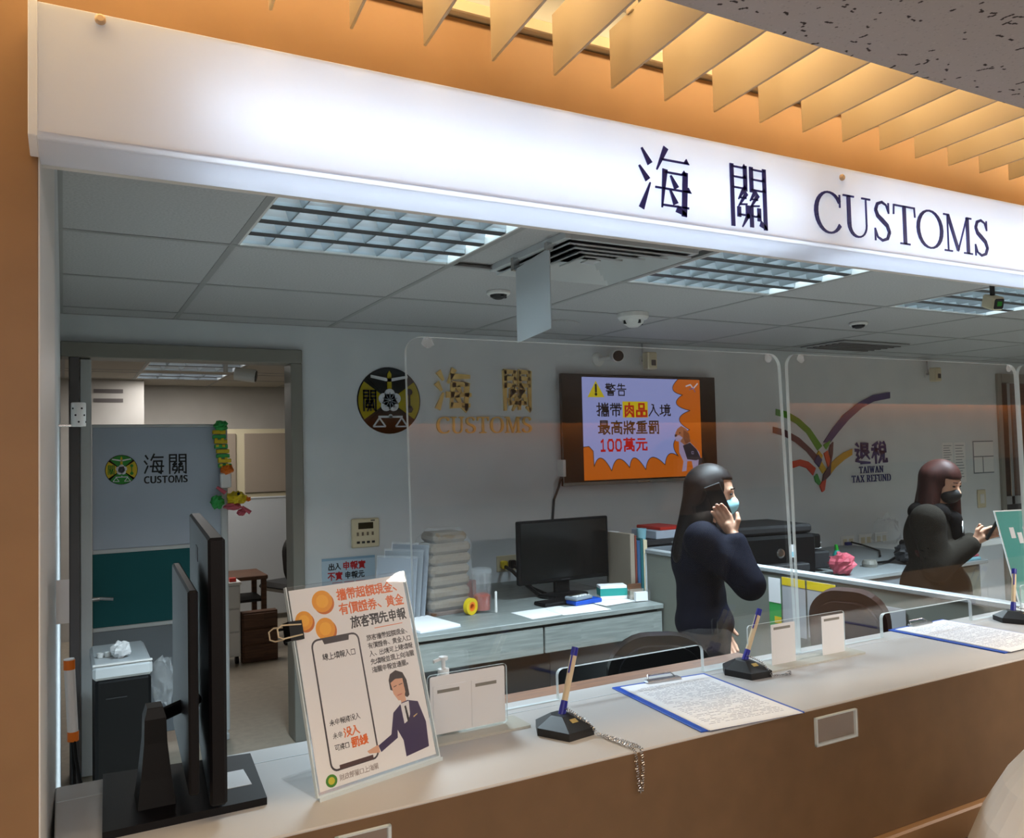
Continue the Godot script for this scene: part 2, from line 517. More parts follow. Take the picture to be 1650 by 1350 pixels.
# ---------------------------------------------------------------- lettering
# Strokes of the characters on a 100 x 100 field, y downwards: points "x,y", strokes parted by "|".
const STROKES := {
	"water": "30,5 70,22|10,35 50,50|15,98 70,62",
	"hand": "6,24 94,24|54,0 54,96 22,90|6,64 98,46",
	"speech": "50,0 50,10|4,18 96,18|16,34 84,34|16,50 84,50|18,64 18,98 82,98 82,64 18,64",
	"gold": "50,0 28,28 2,42|50,0 74,28 98,42|28,42 72,42|14,60 86,60|50,42 50,94|28,68 34,84|72,68 66,84|4,95 96,95",
	"earth": "6,34 94,34|50,10 50,80|0,88 100,72",
	"page": "2,6 98,6|50,6 36,18|10,20 10,78 90,78 90,20 10,20|10,40 90,40|10,58 90,58|34,82 4,98|66,82 98,98",
	"shell": "14,4 14,72 86,72 86,4 14,4|14,26 86,26|14,49 86,49|36,76 4,98|64,76 96,98",
	"gate": "8,3 8,100|8,3 42,3 42,38|8,20 42,20|8,38 42,38|92,3 92,100 82,95|58,38 58,3 92,3|58,20 92,20|58,38 92,38",
	"knots": "36,42 26,54 42,54|42,48 26,66 44,64|66,42 56,54 72,54|72,48 56,66 76,64|24,74 24,83 46,83|46,70 46,84 34,100|56,70 56,98|56,83 76,83|76,72 76,86",
	"every": "30,0 8,30|20,16 96,16|28,36 18,90 94,90|28,36 88,36 82,100 66,95|2,63 100,63|48,44 58,56|45,68 55,82",
	"告": "28,0 16,24|22,16 84,16|50,0 50,46|5,46 95,46|22,60 22,100 78,100 78,60 22,60",
	"警": "3,8 48,8|16,0 16,16|36,0 36,16|14,18 2,34|10,25 46,25 44,50 36,49|14,34 14,46 32,46 32,34 14,34|62,0 52,26|58,14 98,14|84,14 52,50|62,22 98,50|50,53 50,60|8,62 92,62|22,70 78,70|22,78 78,78|24,85 24,100 76,100 76,85 24,85",
	"mountain_bird": "50,0 50,14|14,4 14,14 86,14 86,4|26,16 6,36|20,26 20,58|20,28 92,28|20,38 90,38|20,48 90,48|20,58 96,58|56,18 56,58|8,66 8,100|8,66 94,66 94,100|32,70 26,80|66,70 74,80|32,85 70,85 70,98 32,98 32,85",
	"帶": "4,16 96,16|22,2 22,28|40,2 40,28 60,28 60,2|78,2 78,28|6,48 6,36 94,36 90,48|24,90 24,56 78,56 78,90 70,88|50,44 50,100",
	"肉": "15,98 15,22 85,22 85,98 75,94|50,0 50,30 28,58|50,30 72,54|50,60 28,88|50,60 74,84",
	"品": "28,4 28,40 72,40 72,4 28,4|6,56 6,96 44,96 44,56 6,56|56,56 56,96 94,96 94,56 56,56",
	"入": "34,4 50,8 40,50 6,96|50,24 64,64 96,96",
	"after_all": "50,0 50,8|10,12 90,12|28,18 34,28|72,18 66,28|2,32 98,32|18,40 18,66 82,66 82,40 18,40|18,53 82,53|34,68 26,86 0,98|64,68 64,92 98,94 98,82",
	"最": "22,0 22,30 78,30 78,0 22,0|22,15 78,15|4,40 96,40|18,40 18,86|46,40 46,100|18,55 46,55|18,70 46,70|4,90 52,82|54,52 92,52 76,80 54,100|60,60 98,98",
	"高": "50,0 50,10|6,14 94,14|30,22 30,40 70,40 70,22 30,22|10,100 10,50 90,50 90,100 80,96|32,64 32,86 68,86 68,64 32,64",
	"將": "32,2 32,100|8,6 8,40 32,40|2,62 32,62|14,62 4,98|62,2 44,30|58,14 94,14 74,42 44,52|62,24 70,32|74,20 82,28|42,64 98,64|78,50 78,98 66,94|54,74 62,84",
	"重": "82,2 18,8|6,20 94,20|22,30 22,62 78,62 78,30 22,30|22,46 78,46|50,6 50,96|14,77 86,77|4,96 96,96",
	"罰": "12,3 12,26 88,26 88,3 12,3|37,3 37,26|63,3 63,26|30,32 30,38|4,43 54,43|12,53 48,53|12,63 48,63|12,73 12,97 48,97 48,73 12,73|66,40 66,80|90,32 90,100 80,96",
	"萬": "4,10 96,10|30,0 30,20|70,0 70,20|24,27 24,54 76,54 76,27 24,27|24,40 76,40|50,27 50,84|10,100 10,64 90,64 90,98 80,96|28,85 70,80|62,72 74,90",
	"元": "20,8 80,8|4,36 96,36|38,36 32,70 8,98|62,36 62,92 96,94 96,76",
	"退": "44,70 44,4 84,4 84,38|44,21 84,21|44,38 84,38|44,70 66,58|92,44 74,56|62,40 96,78|12,4 24,16|4,34 24,34 14,56 26,70 6,88|8,84 40,96 98,98",
	"稅": "40,2 8,14|2,32 46,32|26,10 26,100|24,36 2,72|28,38 46,60|62,0 54,14|80,0 92,14|56,22 56,46 90,46 90,22 56,22|66,46 60,78 46,98|78,46 78,92 98,94 98,80",
	"超": "4,16 46,16|26,0 26,36|0,38 50,38|28,38 28,86|28,60 48,60|12,52 8,78 0,98|10,78 34,94 98,96|54,8 94,8 88,38 78,36|74,8 52,44|60,54 60,84 92,84 92,54 60,54",
	"guest": "50,0 50,8|6,26 6,14 94,14 92,26|42,22 16,48|32,32 74,32 10,70|30,42 92,66|26,70 26,98 74,98 74,70 26,70",
	"現": "4,12 38,12|4,46 36,46|0,86 40,80|20,12 20,84|48,4 48,62 90,62 90,4 48,4|48,24 90,24|48,42 90,42|60,64 54,84 38,98|76,64 76,92 98,94 98,80",
	"有": "4,18 96,18|44,0 30,36 4,62|30,100 30,42 80,42 80,98 68,96|30,58 80,58|30,74 80,74",
	"價": "22,0 2,40|14,30 14,100|34,6 98,6|40,14 40,32 94,32 94,14 40,14|56,6 56,32|76,6 76,32|44,38 44,80 90,80 90,38 44,38|44,52 90,52|44,66 90,66|58,82 38,98|76,82 96,98",
	"climb": "6,8 34,8 2,36|70,2 50,10 96,34|84,8 70,16|22,38 84,38|22,46 22,62 84,62 84,46 22,46|30,68 38,84|76,68 68,84|2,94 100,94",
	"券": "28,2 36,16|72,2 62,16|12,24 88,24|4,42 96,42|50,8 44,42 6,72|56,42 96,70|26,66 76,66 70,98 58,94|46,66 24,98",
	"黃": "18,10 82,10|34,0 34,26|66,0 66,26|4,26 96,26|20,40 20,74 80,74 80,40 20,40|20,57 80,57|50,28 50,74|36,80 8,98|64,80 92,98",
	"旅": "22,0 26,8|2,16 46,16|18,16 16,60 2,98|18,42 40,42 36,94 26,90|62,0 50,26|58,14 98,14|84,26 52,36|58,34 58,92 70,84|78,34 98,92|96,46 76,62",
	"give": "10,8 90,8 50,24|22,16 74,32|2,42 98,42 82,56|50,42 50,98 22,94",
	"先": "28,4 10,36|20,20 86,20|50,0 50,44|4,46 96,46|36,46 30,74 6,98|62,46 62,92 96,94 96,78",
	"申": "16,18 16,72 84,72 84,18 16,18|16,45 84,45|50,0 50,100",
	"報": "6,14 46,14|26,0 26,30|0,30 50,30|12,36 18,48|40,36 34,48|2,54 50,54|4,72 48,72|26,54 26,100|58,100 58,6 92,6 92,36 80,34|60,46 94,46 78,76 60,98|64,56 98,98",
	"線": "20,0 4,22 24,22|30,12 6,44 36,40|20,46 20,80|8,58 2,82|30,56 36,76|70,0 62,10|50,10 50,36 92,36 92,10 50,10|50,22 92,22|72,36 72,98 62,94|46,48 66,48 44,86|96,44 76,58|74,50 98,88",
	"上": "46,0 46,94|46,40 88,40|4,94 96,94",
	"true": "8,10 96,10|50,0 50,18|20,20 20,74 86,74 86,20 20,20|20,38 86,38|20,56 86,56|2,82 100,82|30,86 10,100|72,86 94,100",
	"口": "14,16 14,92 86,92 86,16 14,16",
	"出": "50,0 50,96|16,10 16,44 84,44 84,10|6,56 6,96 94,96 94,56",
	"可": "4,10 96,10|80,10 80,96 66,92|18,34 18,70 54,70 54,34 18,34",
	"向": "46,0 36,18|12,98 12,22 88,22 88,98 76,94|34,44 34,76 66,76 66,44 34,44",
	"不": "4,8 96,8|56,8 30,44 4,66|50,34 50,100|62,42 94,68",
	"未": "20,22 80,22|4,46 96,46|50,0 50,100|46,48 6,88|54,48 96,88",
	"sink": "30,2 20,34|30,2 76,2 76,28 98,30|14,46 84,46 50,78 6,98|26,58 96,98",
	"ring": "86,2 18,10|22,16 30,26|50,14 56,24|86,12 76,26|14,34 96,34|24,44 88,44|4,56 100,56|40,56 30,78 4,98|36,68 84,68 58,86 18,98|46,76 96,98",
	"實": "50,0 50,8|6,24 6,12 94,12 92,24|24,22 24,44 76,44 76,22 24,22|6,33 94,33|50,22 50,44|22,52 22,84 78,84 78,52 22,52|22,68 78,68|38,86 10,100|62,86 90,100",
	"並": "28,2 36,16|72,2 62,16|6,24 94,24|38,24 38,90|62,24 62,90|14,42 24,74|86,42 76,74|4,94 96,94",
	"通": "42,6 88,6 66,20|50,14 76,26|44,84 44,30 90,30 90,82 82,80|44,47 90,47|44,64 90,64|66,30 66,84|12,4 24,16|4,34 24,34 14,56 26,70 6,88|8,84 40,96 98,98",
	"部": "26,0 26,8|4,14 50,14|14,20 18,34|40,20 36,34|0,40 54,40|10,54 10,92 44,92 44,54 10,54|64,100 64,6 94,6 78,38 96,60 74,74",
	"財": "8,4 8,66 40,66 40,4 8,4|8,24 40,24|8,45 40,45|16,70 2,98|32,70 46,98|52,24 98,24|82,0 82,98 68,92|80,28 50,74",
	"政": "4,12 50,12|28,12 28,88|28,46 48,46|10,40 10,88|0,92 52,82|66,0 54,30|60,20 98,20|88,20 76,62 52,98|60,34 76,74 98,98",
	"0": "30,4 14,26 14,74 30,96 70,96 86,74 86,26 70,4 30,4",
	"1": "24,20 54,4 54,96|22,96 84,96",
	"、": "10,62 40,88",
	"。": "10,66 10,88 34,88 34,66 10,66",
}
const GLYPHS := {
	"海": [["water", 0, 2, 27, 96], ["every", 31, 0, 69, 100]],
	"關": [["gate", 0, 0, 100, 100], ["knots", 0, 0, 100, 100]],
	"攜": [["hand", 0, 0, 36, 100], ["mountain_bird", 36, 0, 64, 100]],
	"境": [["earth", 0, 0, 36, 96], ["after_all", 38, 0, 62, 100]],
	"額": [["guest", 0, 0, 50, 100], ["page", 54, 4, 46, 94]],
	"金": [["gold", 0, 0, 100, 100]],
	"證": [["speech", 0, 2, 40, 96], ["climb", 43, 0, 57, 100]],
	"客": [["guest", 0, 0, 100, 100]],
	"預": [["give", 0, 0, 46, 100], ["page", 52, 4, 48, 94]],
	"填": [["earth", 0, 0, 36, 96], ["true", 40, 0, 60, 100]],
	"沒": [["water", 0, 0, 28, 100], ["sink", 32, 0, 68, 100]],
	"鍰": [["gold", 0, 2, 44, 96], ["ring", 46, 0, 54, 100]],
}
var stroke_cache = {}

# strokes of a character: arrays of points, 0..1, y downwards
func strokes_of(ch: String) -> Array:
	if stroke_cache.has(ch):
		return stroke_cache[ch]
	var parts: Array = GLYPHS[ch] if GLYPHS.has(ch) else [[ch, 0, 0, 100, 100]]
	var out := []
	for p in parts:
		if not STROKES.has(p[0]):
			continue
		for s in STROKES[p[0]].split("|"):
			var line := []
			for q in s.split(" "):
				var xy: PackedStringArray = q.split(",")
				line.append(Vector2((p[1] + float(xy[0]) * p[3] / 100.0) / 100.0, (p[2] + float(xy[1]) * p[4] / 100.0) / 100.0))
			out.append(line)
	stroke_cache[ch] = out
	return out

# outlines of a character's strokes as small polygons. style: "even", "book" (thin across, thick down, with serifs), "brush"
func stroke_shapes(ch: String, w: float, style := "even") -> Array:
	var shapes := []
	for line in strokes_of(ch):
		for i in line.size() - 1:
			var a: Vector2 = line[i]
			var b: Vector2 = line[i + 1]
			var d := (b - a).normalized()
			var n := Vector2(-d.y, d.x)
			var wa := w
			var wb := w
			var level := absf(d.y) < 0.2
			var upright := absf(d.x) < 0.12
			if style == "book":
				if level:
					wa = w * 0.32
					wb = w * 0.32
				elif not upright:
					if line.size() == 2 and a.distance_to(b) < 0.22:
						wa = w * 0.30
						wb = w * 1.05
					elif d.x * d.y > 0.0:
						wa = w * 0.5
						wb = w * 1.15
					else:
						wa = w
						wb = w * 0.25
			elif style == "brush":
				wa = w * 1.25
				wb = w * (0.75 if level or upright else 0.45)
			var ext := d * (w * 0.16 if style == "book" and level else w * 0.45)
			if style == "brush":
				ext = d * w * 0.3
			shapes.append(PackedVector2Array([a - ext + n * wa * 0.5, a - ext - n * wa * 0.5, b + ext - n * wb * 0.5, b + ext + n * wb * 0.5]))
			if style == "book" and level and d.x > 0.0 and i == 0:
				shapes.append(PackedVector2Array([b + Vector2(w * 0.35, w * 0.16), b + Vector2(-w * 0.9, w * 0.1), b + Vector2(-w * 0.25, -w * 0.75)]))
	return shapes

# a character as a solid: width and height, stroke width as a share of the height, depth towards +z, lower corner at the origin
func glyph_mesh(ch: String, w: float, h: float, lw: float, depth: float, style := "even") -> SurfaceTool:
	var st := mb()
	for s in stroke_shapes(ch, lw, style):
		var o := PackedVector2Array()
		for p in s:
			o.append(Vector2(p.x * w, (1.0 - p.y) * h))
		slab(st, o, depth)
	return st

# latin letters as solids, scaled to a width and height, lower corner at the origin
func latin_mesh(ch: String, font: Font, w: float, h: float, depth: float) -> ArrayMesh:
	var tm := TextMesh.new()
	tm.text = ch
	tm.font = font
	tm.font_size = 64
	tm.depth = 0.05
	tm.pixel_size = 0.01
	tm.curve_step = 1.0
	var arr := tm.get_mesh_arrays()
	var v: PackedVector3Array = arr[Mesh.ARRAY_VERTEX]
	var lo := Vector3(1e9, 1e9, 1e9)
	var hi := -lo
	for p in v:
		lo = lo.min(p)
		hi = hi.max(p)
	for i in v.size():
		var p := (v[i] - lo) / (hi - lo)
		v[i] = Vector3(p.x * w, p.y * h, p.z * depth)
	arr[Mesh.ARRAY_VERTEX] = v
	var am := ArrayMesh.new()
	am.add_surface_from_arrays(Mesh.PRIMITIVE_TRIANGLES, arr)
	return am

# a word whose letters are parts of a thing, spread over a width
func word(parent, text: String, font: Font, at: Vector3, width: float, h: float, depth: float, m, called := "letter", gap := 0.16):
	var share := {"I": 0.42, "C": 0.95, "U": 1.0, "S": 0.78, "T": 0.92, "O": 1.08, "M": 1.28, "A": 1.05, "W": 1.4, "N": 1.1, "X": 1.05, "R": 1.0, "E": 0.9, "F": 0.85, "D": 1.05, " ": 0.4}
	var total := 0.0
	for c in text:
		total += share[c] + gap
	var k: float = width / (total - gap)
	var x := 0.0
	for c in text:
		if c != " ":
			var o = obj(called, latin_mesh(c, font, share[c] * k, h, depth), m, parent)
			o.position = at + Vector3(x, 0, 0)
		x += (share[c] + gap) * k

# ---------------------------------------------------------------- prints (flat pictures that are flat in the place as well)
func fill_poly(im: Image, pts: PackedVector2Array, c: Color):
	var y0 := 1e9
	var y1 := -1e9
	for p in pts:
		y0 = minf(y0, p.y)
		y1 = maxf(y1, p.y)
	for y in range(maxi(0, floori(y0)), mini(im.get_height(), ceili(y1) + 1)):
		var xs := []
		var yy := y + 0.5
		for i in pts.size():
			var a := pts[i]
			var b := pts[(i + 1) % pts.size()]
			if (a.y <= yy) != (b.y <= yy):
				xs.append(a.x + (yy - a.y) / (b.y - a.y) * (b.x - a.x))
		xs.sort()
		for i in range(0, xs.size() - 1, 2):
			var x0 := maxi(0, roundi(xs[i]))
			var x1 := mini(im.get_width(), roundi(xs[i + 1]))
			if x1 > x0:
				im.fill_rect(Rect2i(x0, y, x1 - x0, 1), c)

func fill_disc(im: Image, cx, cy, rx, ry, c: Color):
	var o := PackedVector2Array()
	for i in 28:
		o.append(Vector2(cx + cos(TAU * i / 28) * rx, cy + sin(TAU * i / 28) * ry))
	fill_poly(im, o, c)

func draw_path(im: Image, pts: Array, w: float, c: Color):
	for i in pts.size() - 1:
		var a: Vector2 = pts[i]
		var b: Vector2 = pts[i + 1]
		var d := (b - a).normalized()
		var n := Vector2(-d.y, d.x) * w * 0.5
		var e := d * w * 0.4
		fill_poly(im, PackedVector2Array([a - e + n, a - e - n, b + e - n, b + e + n]), c)

func write(im: Image, text: String, x: float, y: float, w: float, h: float, lw: float, c: Color, gap := 0.12):
	for ch in text:
		for s in stroke_shapes(ch, lw):
			var o := PackedVector2Array()
			for p in s:
				o.append(Vector2(x + p.x * w, y + p.y * h))
			fill_poly(im, o, c)
		x += w * (1.0 + gap)

func print_material(called, im: Image, rough := 0.5):
	var m = mat(called, Color.WHITE, rough)
	m.albedo_texture = ImageTexture.create_from_image(im)
	m.texture_repeat = false
	return m

# slender roman capitals for the sign: thick down strokes, hairlines across, small serifs
func roman_mesh(ch: String, w: float, h: float, depth: float) -> SurfaceTool:
	var thick := 0.120
	var thin := 0.042
	var lines := []      # [points, widths]
	var ring := func(a0, a1, cx, rx):
		var pts := []
		var ws := []
		for i in 25:
			var a: float = lerpf(a0, a1, i / 24.0)
			pts.append(Vector2(cx + cos(a) * rx, 0.5 + sin(a) * 0.475))
			ws.append(thin + (thick - thin) * pow(absf(cos(a)), 1.5))
		lines.append([pts, ws])
	var line := func(x0, y0, x1, y1, wd): lines.append([[Vector2(x0, y0), Vector2(x1, y1)], [wd, wd]])
	match ch:
		"C":
			ring.call(-0.62, -PI * 2 + 0.62, 0.54, 0.46)
			line.call(0.93, 0.06, 0.93, 0.34, thin)
		"O":
			ring.call(0.0, TAU, 0.5, 0.46)
		"U":
			line.call(0.20, 0.03, 0.20, 0.68, thick)
			line.call(0.82, 0.03, 0.82, 0.68, thin)
			var pts := []
			var ws := []
			for i in 13:
				var a := PI - PI * i / 12.0
				pts.append(Vector2(0.51 + cos(a) * 0.31, 0.68 + sin(a) * 0.295))
				ws.append(lerpf(thick, thin, minf(1.0, i / 6.0)))
			lines.append([pts, ws])
			line.call(0.02, 0.03, 0.38, 0.03, thin)
			line.call(0.68, 0.03, 0.97, 0.03, thin)
		"S":
			var pts := [Vector2(0.82, 0.24), Vector2(0.72, 0.09), Vector2(0.50, 0.03), Vector2(0.27, 0.09), Vector2(0.17, 0.24), Vector2(0.27, 0.38), Vector2(0.50, 0.48), Vector2(0.74, 0.59), Vector2(0.85, 0.75), Vector2(0.74, 0.91), Vector2(0.48, 0.97), Vector2(0.24, 0.90), Vector2(0.14, 0.74)]
			var ws := []
			for i in 13:
				ws.append(thin + (thick - thin) * pow(maxf(0.0, 1.0 - absf(i - 6.0) / 5.0), 0.8))
			lines.append([pts, ws])
			line.call(0.84, 0.04, 0.84, 0.28, thin)
			line.call(0.12, 0.70, 0.12, 0.98, thin)
		"T":
			line.call(0.50, 0.03, 0.50, 0.97, thick)
			line.call(0.04, 0.04, 0.96, 0.04, thin)
			line.call(0.05, 0.04, 0.03, 0.26, thin)
			line.call(0.95, 0.04, 0.97, 0.26, thin)
			line.call(0.30, 0.97, 0.70, 0.97, thin)
		"M":
			line.call(0.14, 0.04, 0.14, 0.97, thin)
			line.call(0.16, 0.05, 0.48, 0.92, thick * 0.9)
			line.call(0.48, 0.94, 0.82, 0.05, thin)
			line.call(0.84, 0.04, 0.84, 0.97, thick)
			line.call(0.02, 0.97, 0.27, 0.97, thin)
			line.call(0.70, 0.97, 0.98, 0.97, thin)
			line.call(0.02, 0.04, 0.18, 0.04, thin)
			line.call(0.82, 0.04, 0.98, 0.04, thin)
	var st := mb()
	for l in lines:
		for i in l[0].size() - 1:
			var a: Vector2 = l[0][i]
			var b: Vector2 = l[0][i + 1]
			var A := Vector2(a.x * w, (1.0 - a.y) * h)
			var B := Vector2(b.x * w, (1.0 - b.y) * h)
			var d := (B - A).normalized()
			var n := Vector2(-d.y, d.x) * h * 0.5
			var e := d * h * 0.012
			slab(st, PackedVector2Array([A - e + n * l[1][i], A - e - n * l[1][i], B + e - n * l[1][i + 1], B + e + n * l[1][i + 1]]), depth)
	return st

func roman_word(parent, text: String, at: Vector3, width: float, h: float, depth: float, m):
	var share := {"C": 0.98, "U": 1.02, "S": 0.74, "T": 0.90, "O": 1.06, "M": 1.24}
	var total := 0.0
	for c in text:
		total += share[c] + 0.05
	var k: float = width / (total - 0.05)
	var x := 0.0
	for c in text:
		obj("letter", roman_mesh(c, share[c] * k, h, depth), m, parent).position = at + Vector3(x, 0, 0)
		x += (share[c] + 0.05) * k

# ---------------------------------------------------------------- the setting
func build_structure():
	sbox("floor", Vector3(-1.6, -0.12, -9.1), Vector3(8.9, 0.0, -1.45), M.floor)
	sbox("floor_lobby", Vector3(-3.4, -0.12, -1.45), Vector3(13.1, 0.0, 4.5), M.lobby_floor)
	# office back wall with the door opening
	var st = mb()
	cbox(st, Vector3(1.13, 0, -4.78), Vector3(7.74, 2.42, WALL))
	cbox(st, Vector3(-0.13, 2.15, -4.78), Vector3(1.13, 2.42, WALL))
	cbox(st, Vector3(7.74, 2.20, -4.78), Vector3(8.72, 2.42, WALL))
	cbox(st, Vector3(8.60, 0, -4.78), Vector3(8.72, 2.20, WALL))
	struct("wall_back", st, M.wall_white)
	# office side wall beside the opening
	sbox("wall_left", Vector3(-0.13, 0, -4.78), Vector3(-0.012, 2.42, -1.54), M.wall_white)
	sbox("wall_right", Vector3(8.60, 0, -4.673), Vector3(8.72, 2.42, -1.3), M.wall_white)
	# splayed white lining between pillar and office wall
	st = mb()
	slab(st, PackedVector2Array([Vector2(-0.0262, -1.2215), Vector2(-0.012, -1.54), Vector2(-0.028, -1.54), Vector2(-0.028, -1.2215)]), 2.42, Transform3D(Basis(Vector3(1, 0, 0), Vector3(0, 0, 1), Vector3(0, 1, 0)), Vector3.ZERO))
	struct("trim_1", st, M.white)
	# pillar, fascia and lintel of the opening
	st = mb()
	cbox(st, Vector3(-3.4, 0, -1.50), Vector3(-0.028, 2.42, -1.22), 0.001)
	struct("wall_pillar", st, M.beige)
	sbox("wall_fascia", Vector3(-0.028, 2.1345, -1.262), Vector3(4.4, 2.292, -1.22), M.beige)
	sbox("wall_lintel", Vector3(-0.028, 2.035, -1.40), Vector3(8.6, 2.42, -1.263), M.wall_white)
	sbox("wall_pillar_far", Vector3(4.4, 0, -1.50), Vector3(13.0, 2.292, -1.22), M.beige)
	# lobby behind the camera
	var lw = sbox("wall_lobby_back", Vector3(-3.4, 0, 4.3), Vector3(13.0, 2.6, 4.42), M.beige)
	struct("wainscot", cb(Vector3(-3.4, 0, 4.27), Vector3(13.0, 1.45, 4.3)), M.wainscot, lw)
	sbox("wall_lobby_left", Vector3(-3.52, 0, -1.5), Vector3(-3.4, 2.6, 4.42), M.lobby_wall)
	sbox("wall_lobby_right", Vector3(13.0, 0, -1.5), Vector3(13.12, 2.6, 4.42), M.lobby_wall)
	# hallway behind the office
	sbox("wall_hall_far", Vector3(-1.6, 0, -9.02), Vector3(4.1, 2.42, -8.9), M.hall_wall)
	sbox("wall_hall_left", Vector3(-1.72, 0, -9.02), Vector3(-1.6, 2.42, -4.66), M.hall_wall)
	sbox("wall_hall_right", Vector3(4.0, 0, -8.9), Vector3(4.12, 2.42, -4.78), M.hall_wall)
	sbox("wall_hall_front", Vector3(-1.6, 0, -4.78), Vector3(-0.13, 2.42, -4.66), M.hall_wall)
	var col = sbox("wall_hall_column", Vector3(-0.2, 0, -8.9), Vector3(0.655, 2.33, -8.3), M.hall_wall)
	for k in 2:
		struct("vent_slot", slot_mesh(0.24, 0.035, 0.26 + k * 0.0), M.dark_post, col).position = Vector3(0.36, 2.205 - k * 0.085, -8.3)
	# door surround in the back wall
	st = mb()
	cbox(st, Vector3(-0.012, 2.095, -4.80), Vector3(1.184, 2.172, -4.640), 0.004)
	var tr = struct("trim_2", st, M.frame_grey)
	struct("jamb", jamb_mesh(1.119, 1.184), M.frame_grey, tr)
	struct("jamb", jamb_mesh(0.025, 0.071), M.dark_post, tr)
	# pulled-back door leaf, seen on edge, with its lever
	var door = sbox("door_1", Vector3(0.074, 0.01, -4.90), Vector3(0.126, 2.09, -4.69), M.door_grey, 0.004)
	st = mb()
	bar(st, Vector3(0.126, 0.872, -4.74), Vector3(0.16, 0.872, -4.74), 0.011)
	bar(st, Vector3(0.156, 0.874, -4.745), Vector3(0.225, 0.866, -4.73), 0.009)
	struct("door_handle", st, M.metal, door)
	# glazed door in the far corner
	var d2 = sbox("door_2", Vector3(7.80, 0.02, -4.76), Vector3(8.56, 0.96, -4.72), M.charcoal, 0.004)
	struct("stile", cb(Vector3(7.74, 0, -4.78), Vector3(7.80, 2.20, -4.65)), M.frame_grey, d2)
	struct("stile", cb(Vector3(7.93, 0.96, -4.76), Vector3(7.98, 2.12, -4.68)), M.metal, d2)
	struct("stile", cb(Vector3(8.52, 0, -4.78), Vector3(8.60, 2.20, -4.65)), M.frame_grey, d2)
	struct("top_rail", cb(Vector3(7.80, 2.12, -4.78), Vector3(8.52, 2.20, -4.65)), M.frame_grey, d2)
	struct("mid_rail", cb(Vector3(7.80, 0.96, -4.76), Vector3(8.52, 1.04, -4.68)), M.metal, d2)
	struct("panel", cb(Vector3(7.80, 1.04, -4.75), Vector3(8.52, 2.12, -4.735)), M.brown_wood, d2)

func cb(lo, hi, b := 0.003):
	var st = mb()
	cbox(st, lo, hi, b)
	return st

func slot_mesh(w, h, _d):
	var st = mb()
	cbox(st, Vector3(-w / 2, -h / 2, -0.01), Vector3(w / 2, h / 2, 0.004))
	return st

func jamb_mesh(x0, x1):
	return cb(Vector3(x0, 0, -4.80), Vector3(x1, 2.095, -4.640), 0.004)

func build_ceilings():
	# office ceiling: board above, grid bars and one tile per bay
	var c = sbox("ceiling", Vector3(-0.13, CEIL + 0.10, -4.79), Vector3(8.72, CEIL + 0.16, -1.262), M.tile)
	var xs = [-0.012, 0.522, 1.346, 2.19, 3.07, 3.95, 4.83, 5.71, 6.59, 7.5, 8.6]
	var zs = [-1.40, -1.72, -2.30, -2.97, -3.69, -4.46, WALL]
	var lamps = [[1, 2], [3, 2], [5, 2], [8, 2]]
	tile_field(c, xs, zs, lamps + [[2, 2]], CEIL, M.tile, M.grid)
	for a in lamps:
		var x0: float = xs[a[0]] + 0.012
		var x1: float = xs[a[0] + 1] - 0.012
		var which: String = ["directly over the pump bottle and door side", "over the hanging air deflector's far side", "beyond the ceiling camera over the second clerk", "over the far corner door"][lamps.find(a)]
		troffer(x0, x1, -2.958, -2.312, CEIL, "recessed louvred ceiling light " + which, 4, 8, M.tube_glow, OFFICE, Color(0.86, 0.95, 1.0))
	# hallway ceiling
	c = sbox("ceiling_hall", Vector3(-1.72, CEIL + 0.10, -9.02), Vector3(4.12, CEIL + 0.16, -4.79), M.hall_tile)
	xs = [-1.6, -0.7, 0.0, 0.565, 1.30, 2.0, 2.7, 3.4, 4.0]
	zs = [-4.78, -5.25, -5.95, -6.64, -7.42, -7.62, -8.20, -8.90]
	tile_field(c, xs, zs, [[3, 3], [3, 5]], CEIL, M.hall_tile, M.grid)
	troffer(0.577, 1.288, -7.408, -6.652, CEIL, "recessed ceiling light seen high through the doorway, nearer one", 2, 5, M.hall_tube_glow, HALL, Color(1.0, 0.97, 0.94))
	troffer(0.577, 1.288, -8.188, -7.632, CEIL, "recessed ceiling light seen through the doorway, farther one", 2, 4, M.hall_tube_glow, HALL, Color(1.0, 0.97, 0.94))
	# lobby ceiling of fissured mineral board
	var st = mb()
	cbox(st, Vector3(-3.4, 2.20, -0.893), Vector3(13.0, 2.56, 3.95))
	cbox(st, Vector3(-3.4, 2.56, -1.5), Vector3(13.0, 2.62, 4.42))
	struct("ceiling_lobby", st, M.fissured)
	for q in LOBBY_PANELS:
		var p = thing("ceiling_panel_light", "long lobby ceiling panel light behind the viewer, " + ["outermost past the pillar", "nearest behind the viewer", "over the first visitor place", "farthest along the counter"][LOBBY_PANELS.find(q)], "ceiling light", Vector3(q.x, 2.20, q.y))
		obj("diffuser", cb(Vector3(-0.59, -0.006, -0.14), Vector3(0.59, -0.0005, 0.14)), M.lobby_panel_glow, p)
		for s in [[-0.60, 0.60, -0.15, -0.13], [-0.60, 0.60, 0.13, 0.15]]:
			obj("rim", cb(Vector3(s[0], -0.010, s[2]), Vector3(s[1], -0.0005, s[3])), M.white, p)
	# opposite cove, which the acrylic screens mirror
	area_light("opposite_cove", Vector3(4.8, 2.42, 4.23), Vector2(16.0, 0.08), Vector3.DOWN, Color(1.0, 0.74, 0.48), COVE * 1.6)
	st = mb()
	bar(st, Vector3(-3.2, 2.46, 4.22), Vector3(12.8, 2.46, 4.22), 0.012)
	tag(obj("cove_tube_light", st, M.warm_tube_glow), "long warm cove tube over the opposite lobby wall", "light tube")

